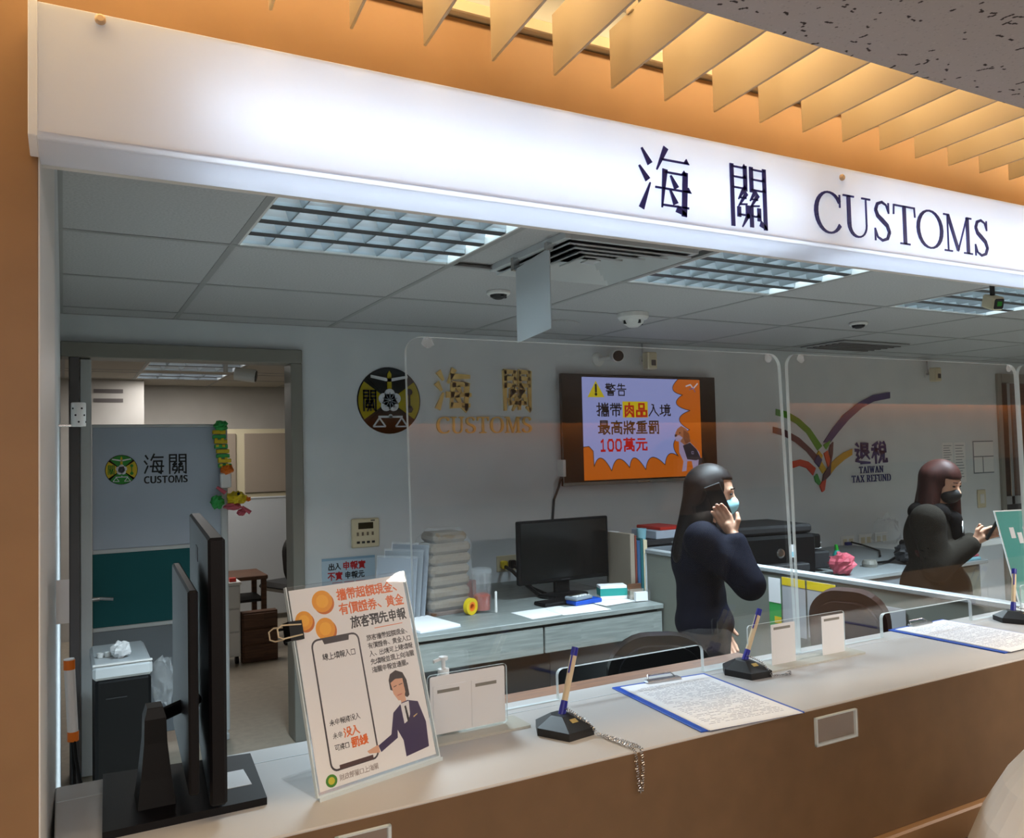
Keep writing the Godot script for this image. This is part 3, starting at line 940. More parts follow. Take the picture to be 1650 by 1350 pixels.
func tile_field(parent, xs, zs, skip, y, m, gm):
	for i in xs.size() - 1:
		for j in zs.size() - 1:
			if [i, j] in skip:
				continue
			var st = mb()
			cbox(st, Vector3(xs[i] + 0.010, y + 0.002, zs[j + 1] + 0.010), Vector3(xs[i + 1] - 0.010, y + 0.018, zs[j] - 0.010), 0.002)
			struct("tile", st, m, parent)
	for x in xs:
		struct("grid_bar", cb(Vector3(x - 0.012, y, zs[-1]), Vector3(x + 0.012, y + 0.004, zs[0]), 0.0), gm, parent)
	for z in zs:
		struct("grid_bar", cb(Vector3(xs[0], y - 0.0004, z - 0.012), Vector3(xs[-1], y + 0.0035, z + 0.012), 0.0), gm, parent)

# recessed fitting: housing, tubes in rows, dark bars along, bright blades across
func troffer(x0, x1, z0, z1, y, label, rows, cells, tube_mat, energy, color):
	var c = Vector3((x0 + x1) / 2, y, (z0 + z1) / 2)
	var hx: float = (x1 - x0) / 2
	var hz: float = (z1 - z0) / 2
	var t = thing("ceiling_light", label, "ceiling light", c, 0.0, "recessed ceiling lights")
	var st = mb()
	cbox(st, Vector3(-hx, 0.085, -hz), Vector3(hx, 0.095, hz))
	cbox(st, Vector3(-hx, 0.0, -hz), Vector3(-hx + 0.008, 0.085, hz))
	cbox(st, Vector3(hx - 0.008, 0.0, -hz), Vector3(hx, 0.085, hz))
	cbox(st, Vector3(-hx, 0.0, -hz), Vector3(hx, 0.085, -hz + 0.008))
	cbox(st, Vector3(-hx, 0.0, hz - 0.008), Vector3(hx, 0.085, hz))
	obj("housing", st, M.white, t)
	var step: float = 2.0 * hz / rows
	for r in rows:
		var z = -hz + step * (r + 0.5)
		st = mb()
		bar(st, Vector3(-hx + 0.03, 0.066, z), Vector3(hx - 0.03, 0.066, z), 0.011)
		obj("tube", st, tube_mat, t)
		if r > 0:
			obj("louvre_bar", cb(Vector3(-hx + 0.008, 0.001, z - step / 2 - 0.020), Vector3(hx - 0.008, 0.030, z - step / 2 + 0.020), 0.003), M.louvre_bar, t)
		for k in range(1, cells):
			var x: float = -hx + 2.0 * hx * k / cells
			st = mb()
			var w: float = step / 2 - 0.020
			# wedge-shaped blade: sharp below, wide above
			for s in [-1.0, 1.0]:
				quad(st, Vector3(x + s * 0.001, 0.002, z - w), Vector3(x + s * 0.001, 0.002, z + w), Vector3(x + s * 0.020, 0.045, z + w), Vector3(x + s * 0.020, 0.045, z - w), Vector3(s, -0.4, 0))
			quad(st, Vector3(x - 0.02, 0.045, z - w), Vector3(x - 0.02, 0.045, z + w), Vector3(x + 0.02, 0.045, z + w), Vector3(x + 0.02, 0.045, z - w), Vector3.UP)
			obj("blade", st, M.louvre, t)
		# curved side reflectors of each row
		for s in [-1.0, 1.0]:
			st = mb()
			var prev = Vector2(step / 2 - 0.020, 0.004)
			for i in range(1, 6):
				var u = i / 5.0
				var q = Vector2((step / 2 - 0.020) * (1.0 - 0.55 * u * u), 0.004 + 0.056 * u)
				quad(st, Vector3(-hx + 0.01, prev.y, z + s * prev.x), Vector3(hx - 0.01, prev.y, z + s * prev.x), Vector3(hx - 0.01, q.y, z + s * q.x), Vector3(-hx + 0.01, q.y, z + s * q.x), Vector3(0, -0.5, -s))
				prev = q
			obj("reflector", st, M.louvre, t)
	if rows > 2:
		louvre_light("ceiling_light", c + Vector3(0, -0.012, 0), color, energy, 62.0)
	else:
		area_light("ceiling_light", c + Vector3(0, -0.008, 0), Vector2(hx * 1.9, hz * 1.9), Vector3.DOWN, color, energy)

func build_cove():
	# warm cove over the sign with hanging fins
	var n = 0
	var st = mb()
	cbox(st, Vector3(-0.6, 2.292, -1.45), Vector3(13.0, 2.30, -1.262))
	cbox(st, Vector3(-3.4, 2.292, -1.50), Vector3(13.0, 2.56, -1.45))
	struct("wall_cove_back", st, M.beige)
	sbox("trim_3", Vector3(-0.6, 2.296, -1.262), Vector3(4.4, 2.318, -1.205), M.fin, 0.002)
	for i in range(-3, 20):
		var o = thing("cove_fin", "tan hanging cove fin, %s" % fin_place(n), "fin", Vector3(0.6095 + 0.1174 * i, 2.20, -1.15), deg_to_rad(-4.7), "hanging fins of the warm cove")
		n += 1
		obj("fin_board", cb(Vector3(-0.0025, 0.0, -0.012), Vector3(0.0025, 0.105, 0.257), 0.001), M.fin, o)
		obj("fin_clip", cb(Vector3(-0.006, 0.100, 0.05), Vector3(0.006, 0.125, 0.07), 0.001), M.fin, o)
	for k in 5:
		var x0 = -1.72 + k * 1.22
		var t = thing("cove_light", "warm cove tube above the fins, " + ["above the pillar", "beside the pillar", "over the middle of the sign", "over the sign's lettering", "beyond the sign's lettering"][k], "light tube", Vector3(x0, 2.44, -1.06), 0.0, "warm tubes in the cove")
		st = mb()
		bar(st, Vector3(0.03, 0, 0), Vector3(1.17, 0, 0), 0.013)
		obj("tube", st, M.warm_tube_glow, t)
		obj("batten", cb(Vector3(0, 0.02, -0.03), Vector3(1.2, 0.06, 0.03), 0.004), M.cream_plastic, t)
		area_light("cove_light", Vector3(x0 + 0.6, 2.424, -1.06), Vector2(1.14, 0.05), Vector3.DOWN, Color(1.0, 0.85, 0.62), COVE)

func fin_place(n: int) -> String:
	var names = ["first", "second", "third", "fourth", "fifth", "sixth", "seventh", "eighth", "ninth", "tenth", "eleventh", "twelfth", "thirteenth", "fourteenth", "fifteenth", "sixteenth", "seventeenth", "eighteenth", "nineteenth", "twentieth"]
	return (names[n] if n < 20 else "twenty-" + names[n - 20]) + " counted from the pillar"

func build_sign():
	var s = thing("lightbox_sign", "long white backlit customs sign over the counter opening", "sign", Vector3(0, 0, 0))
	var x0 = -0.027
	var x1 = 4.3
	var y0 = 1.966
	var y1 = 2.134
	obj("front_panel", cb(Vector3(x0, y0 + 0.006, -1.144), Vector3(x1, y1, -1.140), 0.001), M.acrylic_white, s)
	obj("underside_panel", cb(Vector3(x0, y0, -1.248), Vector3(x1, y0 + 0.004, -1.150), 0.001), M.acrylic_white, s)
	# bent corner between the two sheets
	var st = mb()
	var c = Vector2(-1.150, y0 + 0.010)
	for i in 6:
		var t0 = -PI / 2 + PI / 2 * i / 6.0
		var t1 = -PI / 2 + PI / 2 * (i + 1) / 6.0
		var p = c + Vector2(cos(t0), sin(t0)) * 0.010
		var q = c + Vector2(cos(t1), sin(t1)) * 0.010
		quad(st, Vector3(x0, p.y, p.x), Vector3(x1, p.y, p.x), Vector3(x1, q.y, q.x), Vector3(x0, q.y, q.x), Vector3(0, p.y + q.y - 2 * c.y, p.x + q.x - 2 * c.x))
	obj("bent_corner", st, M.acrylic_white, s)
	obj("back_plate", cb(Vector3(x0, y0 + 0.0002, -1.262), Vector3(x1, y1, -1.2482), 0.0), M.white, s)
	obj("top_plate", cb(Vector3(x0, y1 - 0.003, -1.256), Vector3(x1, y1, -1.144), 0.0), M.white, s)
	obj("end_cap", cb(Vector3(x0 - 0.010, y0, -1.2195), Vector3(x0, y1 + 0.003, -1.137), 0.001), M.acrylic_white, s)
	obj("end_cap", cb(Vector3(x1, y0, -1.2195), Vector3(x1 + 0.010, y1 + 0.003, -1.137), 0.001), M.acrylic_white, s)
	for a in [[0.17, 1.30], [1.43, 2.62], [2.70, 4.1]]:
		st = mb()
		bar(st, Vector3(a[0], 2.035, -1.232), Vector3(a[1], 2.035, -1.232), 0.013)
		obj("tube_light", st, M.sign_tube_glow, s)
		area_light("sign_tube", Vector3((a[0] + a[1]) / 2, 2.035, -1.218), Vector2(a[1] - a[0], 0.024), Vector3(0, 0, 1), Color(0.90, 0.95, 1.0), SIGN)
		area_light("sign_tube", Vector3((a[0] + a[1]) / 2, 2.020, -1.225), Vector2(a[1] - a[0], 0.024), Vector3.DOWN, Color(0.90, 0.95, 1.0), SIGN * 0.2)
	for a in [[0.042, 2.126], [1.397, 2.113]]:
		st = mb()
		lathe(st, [Vector2(0, 0.006), Vector2(0.004, 0.006), Vector2(0.0062, 0.004), Vector2(0.0066, 0.0)], Transform3D(Basis(Vector3(1, 0, 0), Vector3(0, 0, 1), Vector3(0, -1, 0)), Vector3.ZERO), 20)
		obj("screw", st, M.screw_cream, s).position = Vector3(a[0], a[1], -1.140)
	obj("letter", glyph_mesh("海", 0.112, 0.110, 0.102, 0.002, "book"), M.vinyl, s).position = Vector3(0.882, 1.989, -1.140)
	obj("letter", glyph_mesh("關", 0.098, 0.112, 0.092, 0.002, "book"), M.vinyl, s).position = Vector3(1.089, 1.985, -1.140)
	roman_word(s, "CUSTOMS", Vector3(1.312, 1.993, -1.140), 0.578, 0.087, 0.002, M.vinyl)

func build_counter():
	var t = thing("service_counter", "white topped service counter with tan laminate front", "counter")
	obj("countertop", cb(Vector3(-0.012, 1.016, -1.54), Vector3(4.35, TOP, -1.1775), 0.002), M.solid_surface, t)
	obj("front_panel", cb(Vector3(-0.012, 0.762, -1.195), Vector3(4.35, 1.047, -1.1772), 0.001), M.front_panel, t)
	obj("ledge", cb(Vector3(-0.012, 0.700, -1.36), Vector3(4.35, 0.762, -1.160), 0.004), M.beige, t)
	obj("lower_panel", cb(Vector3(-0.012, 0.0, -1.37), Vector3(4.35, 0.700, -1.34)), M.brown_wood, t)
	obj("rear_panel", cb(Vector3(-0.012, 0.0, -1.53), Vector3(4.35, 1.016, -1.50)), M.desk_wood, t)
	obj("joint_strip", cb(Vector3(-0.010, TOP - 0.0005, -1.474), Vector3(4.35, TOP + 0.0006, -1.471), 0.0), M.rail, t)
	for a in [[1.300, 1.419, 0.976, 1.032], [0.337, 0.42, 0.976, 1.031]]:
		var h = thing("card_holder", "clear empty card holder on the counter front, " + ("below the big clipboard's corner" if a[0] > 1.0 else "below the slanted leaflet stand"), "card holder", Vector3((a[0] + a[1]) / 2, a[2], -1.1772), 0.0, "card holders on the counter front")
		var w: float = a[1] - a[0]
		var hh: float = a[3] - a[2]
		obj("window", cb(Vector3(-w / 2, 0, 0.006), Vector3(w / 2, hh, 0.008), 0.0005), M.clear_plastic, h)
		for r in [[-w / 2, 0, -w / 2 + 0.005, hh], [w / 2 - 0.005, 0, w / 2, hh], [-w / 2, 0, w / 2, 0.005], [-w / 2, hh - 0.003, w / 2, hh]]:
			obj("rim", cb(Vector3(r[0], r[1], 0), Vector3(r[2], r[3], 0.006), 0.0005), M.acrylic_edge, h)

# acrylic sneeze screens with passing slots
func build_screens():
	screen(0.592, 1.606, [[0.908, 1.302]], -0.0325, "clear acrylic screen with slot, nearest the leaflet stand")
	screen(1.616, 2.604, [[1.925, 2.312]], -0.0122, "clear acrylic screen with slot in front of the second clerk")
	screen(2.614, 3.62, [[2.95, 3.34]], -0.012, "clear acrylic screen at the far end of the counter")

func screen(x0, x1, slots, tilt, label):
	var w: float = x1 - x0
	var t = thing("acrylic_screen", label, "screen", Vector3(x0, TOP + 0.001, -1.505), 0.0, "clear acrylic screens on the counter")
	t.rotation.x = tilt
	var o = PackedVector2Array()
	var top = 0.752
	var r = 0.035
	o.append(Vector2(0, 0))
	for s in slots:
		var a: float = s[0] - x0
		var b: float = s[1] - x0
		var hs = 0.062
		var q = 0.014
		o.append(Vector2(a, 0))
		for i in 6:
			var th = PI - PI / 2 * i / 5.0
			o.append(Vector2(a + q + cos(th) * q, hs - q + sin(th) * q))
		for i in 6:
			var th = PI / 2 - PI / 2 * i / 5.0
			o.append(Vector2(b - q + cos(th) * q, hs - q + sin(th) * q))
		o.append(Vector2(b, 0))
	o.append(Vector2(w, 0))
	for i in 9:
		var th = PI / 2 * i / 8.0
		o.append(Vector2(w - r + cos(th) * r, top - r + sin(th) * r))
	for i in 9:
		var th = PI / 2 + PI / 2 * i / 8.0
		o.append(Vector2(r + cos(th) * r, top - r + sin(th) * r))
	var st = mb()
	slab(st, o, 0.010, Transform3D.IDENTITY, true, false)
	obj("pane", st, M.acrylic, t)
	st = mb()
	slab(st, o, 0.010, Transform3D.IDENTITY, false, true)
	obj("polished_edge", st, M.acrylic_edge, t)
	for q in [[0.045, 8], [w - 0.045, 11]]:
		var sc = obj("tape_scrap", crumple_mesh(0.011, q[1], 0.9), M.plastic_film, t)
		sc.position = Vector3(q[0], top - 0.012, 0.012)
		sc.scale = Vector3(1.0, 1.0, 0.2)

# ---------------------------------------------------------------- hallway seen through the door
func build_hallway():
	var p = thing("cubicle_partition", "grey and teal cubicle partition with customs emblem in the doorway", "partition", Vector3(0.135, 0, -4.97))
	obj("upper_panel", cb(Vector3(0.0, 1.10, 0), Vector3(0.65, 1.752, 0.03), 0.003), M.partition_blue, p)
	obj("top_cap", cb(Vector3(-0.002, 1.752, -0.004), Vector3(0.652, 1.768, 0.034), 0.003), M.rail, p)
	obj("rail", cb(Vector3(0.0, 1.078, -0.003), Vector3(0.65, 1.10, 0.034), 0.003), M.rail, p)
	obj("teal_panel", cb(Vector3(0.0, 0.690, 0), Vector3(0.65, 1.078, 0.03), 0.003), M.partition_teal, p)
	obj("rail", cb(Vector3(0.0, 0.668, -0.003), Vector3(0.65, 0.690, 0.034), 0.003), M.rail, p)
	obj("lower_panel", cb(Vector3(0.0, 0.09, 0), Vector3(0.65, 0.668, 0.03), 0.003), M.partition_grey, p)
	obj("end_post", cb(Vector3(0.65, 0.04, -0.008), Vector3(0.69, 1.772, 0.038), 0.006), M.rail, p)
	for x in [0.06, 0.66]:
		obj("foot", cb(Vector3(x - 0.02, 0, -0.05), Vector3(x + 0.02, 0.04, 0.08), 0.006), M.rail, p)
		obj("foot_stem", cb(Vector3(x - 0.012, 0.04, 0.0), Vector3(x + 0.012, 0.10, 0.025), 0.002), M.rail, p)
	# its print: emblem and name
	var e = emblem(Vector3(0.276, 1.523, -4.939), 0.080, "small green and yellow round customs emblem on the partition", M.green, M.yellow, M.green, 0.0008)
	e.set_meta("group", "round customs emblems")
	var t = thing("partition_lettering", "small dark customs lettering beside the partition's emblem", "lettering", Vector3(0, 0, -4.9398))
	obj("letter", glyph_mesh("海", 0.098, 0.105, 0.085, 0.0015), M.ink, t).position = Vector3(0.388, 1.498, 0)
	obj("letter", glyph_mesh("關", 0.100, 0.105, 0.080, 0.0015), M.ink, t).position = Vector3(0.510, 1.496, 0)
	word(t, "CUSTOMS", font_sans, Vector3(0.387, 1.444, 0), 0.224, 0.040, 0.0015, M.ink, "letter", 0.10)
	dragon()
	# far cupboard, white low wall, table, chair, drawers
	var c = thing("wall_cupboard", "beige wall cupboard with panelled doors on the far hallway wall", "cupboard", Vector3(1.30, 0, -8.5))
	obj("body", cb(Vector3(0, 1.17, -0.4), Vector3(1.9, 1.86, 0.0), 0.004), M.cream_plastic, c)
	for k in 3:
		var d = obj("door", cb(Vector3(0.06 + k * 0.62 - (0.40 if k > 0 else 0.42), 1.225, 0.0), Vector3(0.20 + k * 0.62 + (0.0 if k > 0 else 0.0), 1.815, 0.018), 0.004), M.tan_paper, c)
		obj("handle", cb(Vector3(0.10 + k * 0.62, 1.40, 0.018), Vector3(0.112 + k * 0.62, 1.55, 0.035), 0.003), M.charcoal, d)
	var w = thing("low_screen", "plain white low partition under the far wall cupboard", "partition", Vector3(1.22, 0, -8.30))
	obj("board", cb(Vector3(0, 0.05, 0), Vector3(2.0, 1.175, 0.04), 0.004), M.rail, w)
	obj("cap", cb(Vector3(0, 1.175, -0.005), Vector3(2.0, 1.19, 0.045), 0.003), M.rail, w)
	for x in [0.05, 1.95]:
		obj("foot", cb(Vector3(x - 0.02, 0, -0.05), Vector3(x + 0.02, 0.05, 0.09), 0.004), M.rail, w)
	t = thing("side_table", "dark reddish wooden table behind the brown drawers", "table", Vector3(1.25, 0, -7.15))
	obj("tabletop", cb(Vector3(-0.22, 0.58, -0.25), Vector3(0.22, 0.615, 0.2), 0.006), M.brown_wood, t)
	obj("shelf", cb(Vector3(-0.20, 0.40, -0.22), Vector3(0.20, 0.42, 0.17), 0.004), M.charcoal, t)
	for x in [-0.19, 0.19]:
		for z in [-0.22, 0.17]:
			obj("leg", cb(Vector3(x - 0.02, 0, z - 0.02), Vector3(x + 0.02, 0.58, z + 0.02), 0.003), M.brown_wood, t)
	var d = thing("wooden_drawers", "low brown wooden drawer unit on the hallway floor", "drawers", Vector3(1.33, 0, -6.66))
	obj("body", cb(Vector3(-0.13, 0.0, -0.04), Vector3(0.14, 0.385, 0.04), 0.004), M.brown_wood, d)
	for k in 3:
		obj("drawer_front", cb(Vector3(-0.12, 0.03 + k * 0.118, 0.04), Vector3(0.13, 0.135 + k * 0.118, 0.052), 0.003), M.brown_wood, d)
	d = thing("white_pedestal", "white drawer pedestal with casters behind the partition's end", "pedestal", Vector3(1.09, 0, -6.62))
	obj("body", cb(Vector3(-0.13, 0.06, -0.2), Vector3(0.10, 0.60, 0.0), 0.005), M.white, d)
	obj("top", cb(Vector3(-0.14, 0.60, -0.21), Vector3(0.11, 0.625, 0.01), 0.004), M.white, d)
	for k in 3:
		obj("drawer_front", cb(Vector3(-0.12, 0.08 + k * 0.175, 0.0), Vector3(0.09, 0.245 + k * 0.175, 0.012), 0.003), M.white, d)
	for x in [-0.1, 0.075]:
		var st = mb()
		bar(st, Vector3(x - 0.012, 0.03, -0.03), Vector3(x + 0.012, 0.03, -0.03), 0.03)
		obj("caster", st, M.black, d)
	box_thing("orange_box", "small orange box on the white pedestal", "box", Vector3(1.14, 0.625, -6.66), Vector3(0.05, 0.03, 0.05), M.red)
	office_chair(Vector3(1.78, 0, -7.3), 0.4, 0.92, "black office chair at the far end of the hallway", M.leather)
	# wall camera above the doorway view
	camera_dome(Vector3(0.93, 2.13, -5.6), Vector3(1.05, 2.10, -5.45), "white bullet camera hanging in the hallway ceiling light's view", "hall")
	# black bin unit with pale top in front of the partition
	var b = thing("dark_cabinet", "black cabinet with white top tray in front of the teal partition", "cabinet", Vector3(0.215, 0, -4.1))
	obj("body", cb(Vector3(-0.10, 0.0, -0.25), Vector3(0.115, 0.655, 0.2), 0.012), M.black, b)
	obj("front_seam", cb(Vector3(-0.06, 0.575, 0.2), Vector3(0.02, 0.579, 0.203), 0.0), M.charcoal, b)
	obj("tray", cb(Vector3(-0.11, 0.655, -0.26), Vector3(0.12, 0.715, 0.205), 0.012), M.rail, b)
	obj("tray_lip", cb(Vector3(-0.11, 0.715, 0.185), Vector3(0.12, 0.722, 0.205), 0.002), M.white, b)
	crumple("tissue", "crumpled white tissue on the black cabinet's tray", Vector3(0.22, 0.752, -4.02), 0.033, 5, M.paper, "tissue")
	crumple("plastic_bag", "crumpled white plastic bag hanging beside the black cabinet", Vector3(0.385, 0.60, -4.0), 0.05, 9, M.plastic_film, "bag", 1.9)
	for k in 3:
		tag(obj("small_cup", cup(0.014, 0.02), M.white), "tiny white cup on the black cabinet's tray, " + ["nearest the door leaf", "between the other two cups", "nearest the tissue"][k], "cup", "tiny cups on the tray").position = Vector3(0.14 + k * 0.03, 0.716, -4.07)

func cup(r, h):
	var st = mb()
	lathe(st, [Vector2(0, 0), Vector2(r * 0.8, 0), Vector2(r, h), Vector2(r * 0.88, h), Vector2(r * 0.7, 0.003), Vector2(0, 0.003)], Transform3D.IDENTITY, 16)
	return st

func box_thing(called, label, category, at: Vector3, size: Vector3, m, turn := 0.0, bevel := 0.003, group := ""):
	var st = mb()
	cbox(st, Vector3(-size.x / 2, 0, -size.z / 2), Vector3(size.x / 2, size.y, size.z / 2), bevel)
	var o = obj(called, st, m)
	o.position = at
	o.rotation.y = turn
	return tag(o, label, category, group)

# a lump of creased sheet
func crumple_mesh(r: float, seed_: int, tall := 1.0) -> SurfaceTool:
	var n = FastNoiseLite.new()
	n.seed = seed_
	n.frequency = 1.4
	n.fractal_octaves = 3
	var st = mb()
	var rows = 10
	var cols = 16
	var pt = func(i, j) -> Vector3:
		var th = PI * i / rows
		var ph = TAU * (j % cols) / cols
		var d = Vector3(sin(th) * cos(ph), cos(th), sin(th) * sin(ph))
		var k = 1.0 + 0.55 * n.get_noise_3dv(d * 1.3) + 0.25 * absf(n.get_noise_3dv(d * 4.0))
		return Vector3(d.x, d.y * tall, d.z) * r * k
	for i in rows:
		for j in cols:
			var a: Vector3 = pt.call(i, j)
			var b: Vector3 = pt.call(i, j + 1)
			var c: Vector3 = pt.call(i + 1, j + 1)
			var d: Vector3 = pt.call(i + 1, j)
			quad(st, a, b, c, d, a + c)
	return st

func crumple(called, label, at, r, seed_, m, category, tall := 1.0):
	var o = obj(called, crumple_mesh(r, seed_, tall), m)
	o.position = at
	return tag(o, label, category)

# paper dragon hung on the end of the partition
func dragon():
	var t = thing("paper_dragon", "colourful paper dragon hanging on the partition's end post", "decoration", Vector3(0.80, 1.36, -4.90))
	# accordion body
	for k in 8:
		obj("fold", cb(Vector3(-0.034 + 0.003 * (k % 2), 0.16 + k * 0.027, 0.004 * (k % 2)), Vector3(0.036 + 0.003 * (k % 2), 0.182 + k * 0.027, 0.03 + 0.004 * (k % 2)), 0.003), M.yellow if k % 2 else M.bright_green, t).position.x = -0.006 * k * 0.8
	for k in 12:
		var st = mb()
		var x = -0.022 + 0.034 * (k % 2)
		box_at(st, Vector3(x - 0.0048 * (k / 2) * 1.3, 0.175 + (k / 2) * 0.036, 0.036), Vector3(0.016, 0.013, 0.004), 0.001)
		obj("scale", st, M.yellow, t)
	obj("tail_tuft", crumple_mesh(0.034, 3, 0.8), M.bright_green, t).position = Vector3(-0.020, 0.395, 0.02)
	obj("collar", crumple_mesh(0.034, 4, 0.7), M.orange, t).position = Vector3(0.012, 0.150, 0.02)
	obj("neck", cb(Vector3(-0.025, 0.045, 0.0), Vector3(0.035, 0.13, 0.03), 0.006), M.paper, t)
	obj("head", crumple_mesh(0.052, 6, 0.62), M.yellow, t).position = Vector3(0.058, -0.012, 0.035)
	obj("jaw", crumple_mesh(0.042, 8, 0.45), M.pink, t).position = Vector3(0.040, -0.060, 0.035)
	obj("mane", crumple_mesh(0.034, 9, 1.0), M.bright_green, t).position = Vector3(-0.045, -0.030, 0.03)
	for a in [[-0.045, 0.052, -0.10, 0.02], [0.09, -0.065, 0.04, -0.05]]:
		var st = mb()
		bar(st, Vector3(a[0], a[1], 0.03), Vector3(a[0] + 0.045, a[1] - 0.035, 0.035), 0.008, 0.012, 8)
		obj("horn", st, M.pink, t)
	obj("tongue", crumple_mesh(0.022, 12, 0.6), M.orange, t).position = Vector3(0.115, -0.02, 0.035)
	obj("eye", crumple_mesh(0.007, 13), M.ink, t).position = Vector3(0.062, 0.012, 0.080)
	obj("chin_tuft", crumple_mesh(0.022, 14, 0.8), M.pink, t).position = Vector3(0.085, -0.095, 0.03)

# round emblem in relief: field, four wedges, blossom, balance, wings, gate sign and key
func emblem(at: Vector3, r: float, label, top_m, side_m, mark_m, d := 0.004):
	var t = thing("round_emblem", label, "emblem", at)
	var st = mb()
	slab(st, disc(r, 48), d)
	obj("field", st, M.emblem_dark, t)
	for k in 4:
		var o = PackedVector2Array()
		var mid = PI / 2 * k
		var half = 0.62 if k % 2 == 0 else 0.80
		o.append(Vector2.ZERO)
		for i in 13:
			var a = mid - half + 2.0 * half * i / 12
			o.append(Vector2(cos(a), sin(a)) * r * 0.965)
		st = mb()
		slab(st, o, d * 0.6, Transform3D(Basis.IDENTITY, Vector3(0, 0, d)))
		obj("wedge", st, side_m if k % 2 == 0 else top_m, t)
	# blossom of five petals
	st = mb()
	for k in 5:
		var a = PI / 2 + TAU * k / 5
		slab(st, disc(r * 0.165, 20, cos(a) * r * 0.19, sin(a) * r * 0.19), d * 1.3, Transform3D(Basis.IDENTITY, Vector3(0, 0, d * 1.5)))
	slab(st, disc(r * 0.2, 20), d * 1.3, Transform3D(Basis.IDENTITY, Vector3(0, 0, d * 1.5)))
	obj("blossom", st, M.emblem_white, t)
	st = mb()
	for k in 10:
		var a = PI / 2 + TAU * k / 10
		var q = Vector2(cos(a), sin(a))
		var nn = Vector2(-q.y, q.x) * r * 0.012
		slab(st, PackedVector2Array([q * r * 0.05 + nn, q * r * 0.05 - nn, q * r * 0.24 - nn, q * r * 0.24 + nn]), d * 0.4, Transform3D(Basis.IDENTITY, Vector3(0, 0, d * 2.8)))
	obj("stamens", st, M.partition_grey, t)
	# wings and mast above
	st = mb()
	for s in [-1.0, 1.0]:
		slab(st, PackedVector2Array([Vector2(0, r * 0.66), Vector2(s * r * 0.58, r * 0.76), Vector2(s * r * 0.58, r * 0.68), Vector2(0, r * 0.56)]), d, Transform3D(Basis.IDENTITY, Vector3(0, 0, d * 1.6)))
	obj("wings", st, M.emblem_white, t)
	st = mb()
	slab(st, PackedVector2Array([Vector2(-r * 0.07, r * 0.32), Vector2(r * 0.07, r * 0.32), Vector2(r * 0.06, r * 0.80), Vector2(0, r * 0.90), Vector2(-r * 0.06, r * 0.80)]), d, Transform3D(Basis.IDENTITY, Vector3(0, 0, d * 1.6)))
	obj("mast", st, side_m, t)
	# balance below
	st = mb()
	var zf = Transform3D(Basis.IDENTITY, Vector3(0, 0, d * 1.6))
	slab(st, PackedVector2Array([Vector2(-r * 0.36, -r * 0.46), Vector2(r * 0.40, -r * 0.46), Vector2(r * 0.40, -r * 0.52), Vector2(-r * 0.36, -r * 0.52)]), d, zf)
	slab(st, disc(r * 0.06, 12, r * 0.02, -r * 0.47), d, zf)
	for s in [-0.33, 0.37]:
		var a = [Vector2(s * r, -r * 0.52), Vector2((s - 0.19) * r, -r * 0.78), Vector2((s + 0.19) * r, -r * 0.78)]
		for i in 3:
			var p: Vector2 = a[i]
			var q: Vector2 = a[(i + 1) % 3]
			var nn = (q - p).normalized().orthogonal() * r * 0.022
			slab(st, PackedVector2Array([p + nn, p - nn, q - nn, q + nn]), d, zf)
	obj("balance", st, M.emblem_white, t)
	# gate sign on one side, key on the other
	st = mb()
	for s in stroke_shapes("關", 0.10):
		var o = PackedVector2Array()
		for p in s:
			o.append(Vector2(-r * 0.84 + p.x * r * 0.44, r * 0.30 - p.y * r * 0.60))
		slab(st, o, d * 0.8, zf)
	obj("gate_sign", st, mark_m, t)
	st = mb()
	slab(st, PackedVector2Array([Vector2(r * 0.60, -r * 0.22), Vector2(r * 0.66, -r * 0.22), Vector2(r * 0.66, r * 0.2), Vector2(r * 0.60, r * 0.2)]), d, zf)
	slab(st, disc(r * 0.10, 16, r * 0.63, r * 0.26), d, zf)
	slab(st, disc(r * 0.12, 6, r * 0.63, -r * 0.26), d, zf)
	obj("key", st, mark_m, t)
	return t

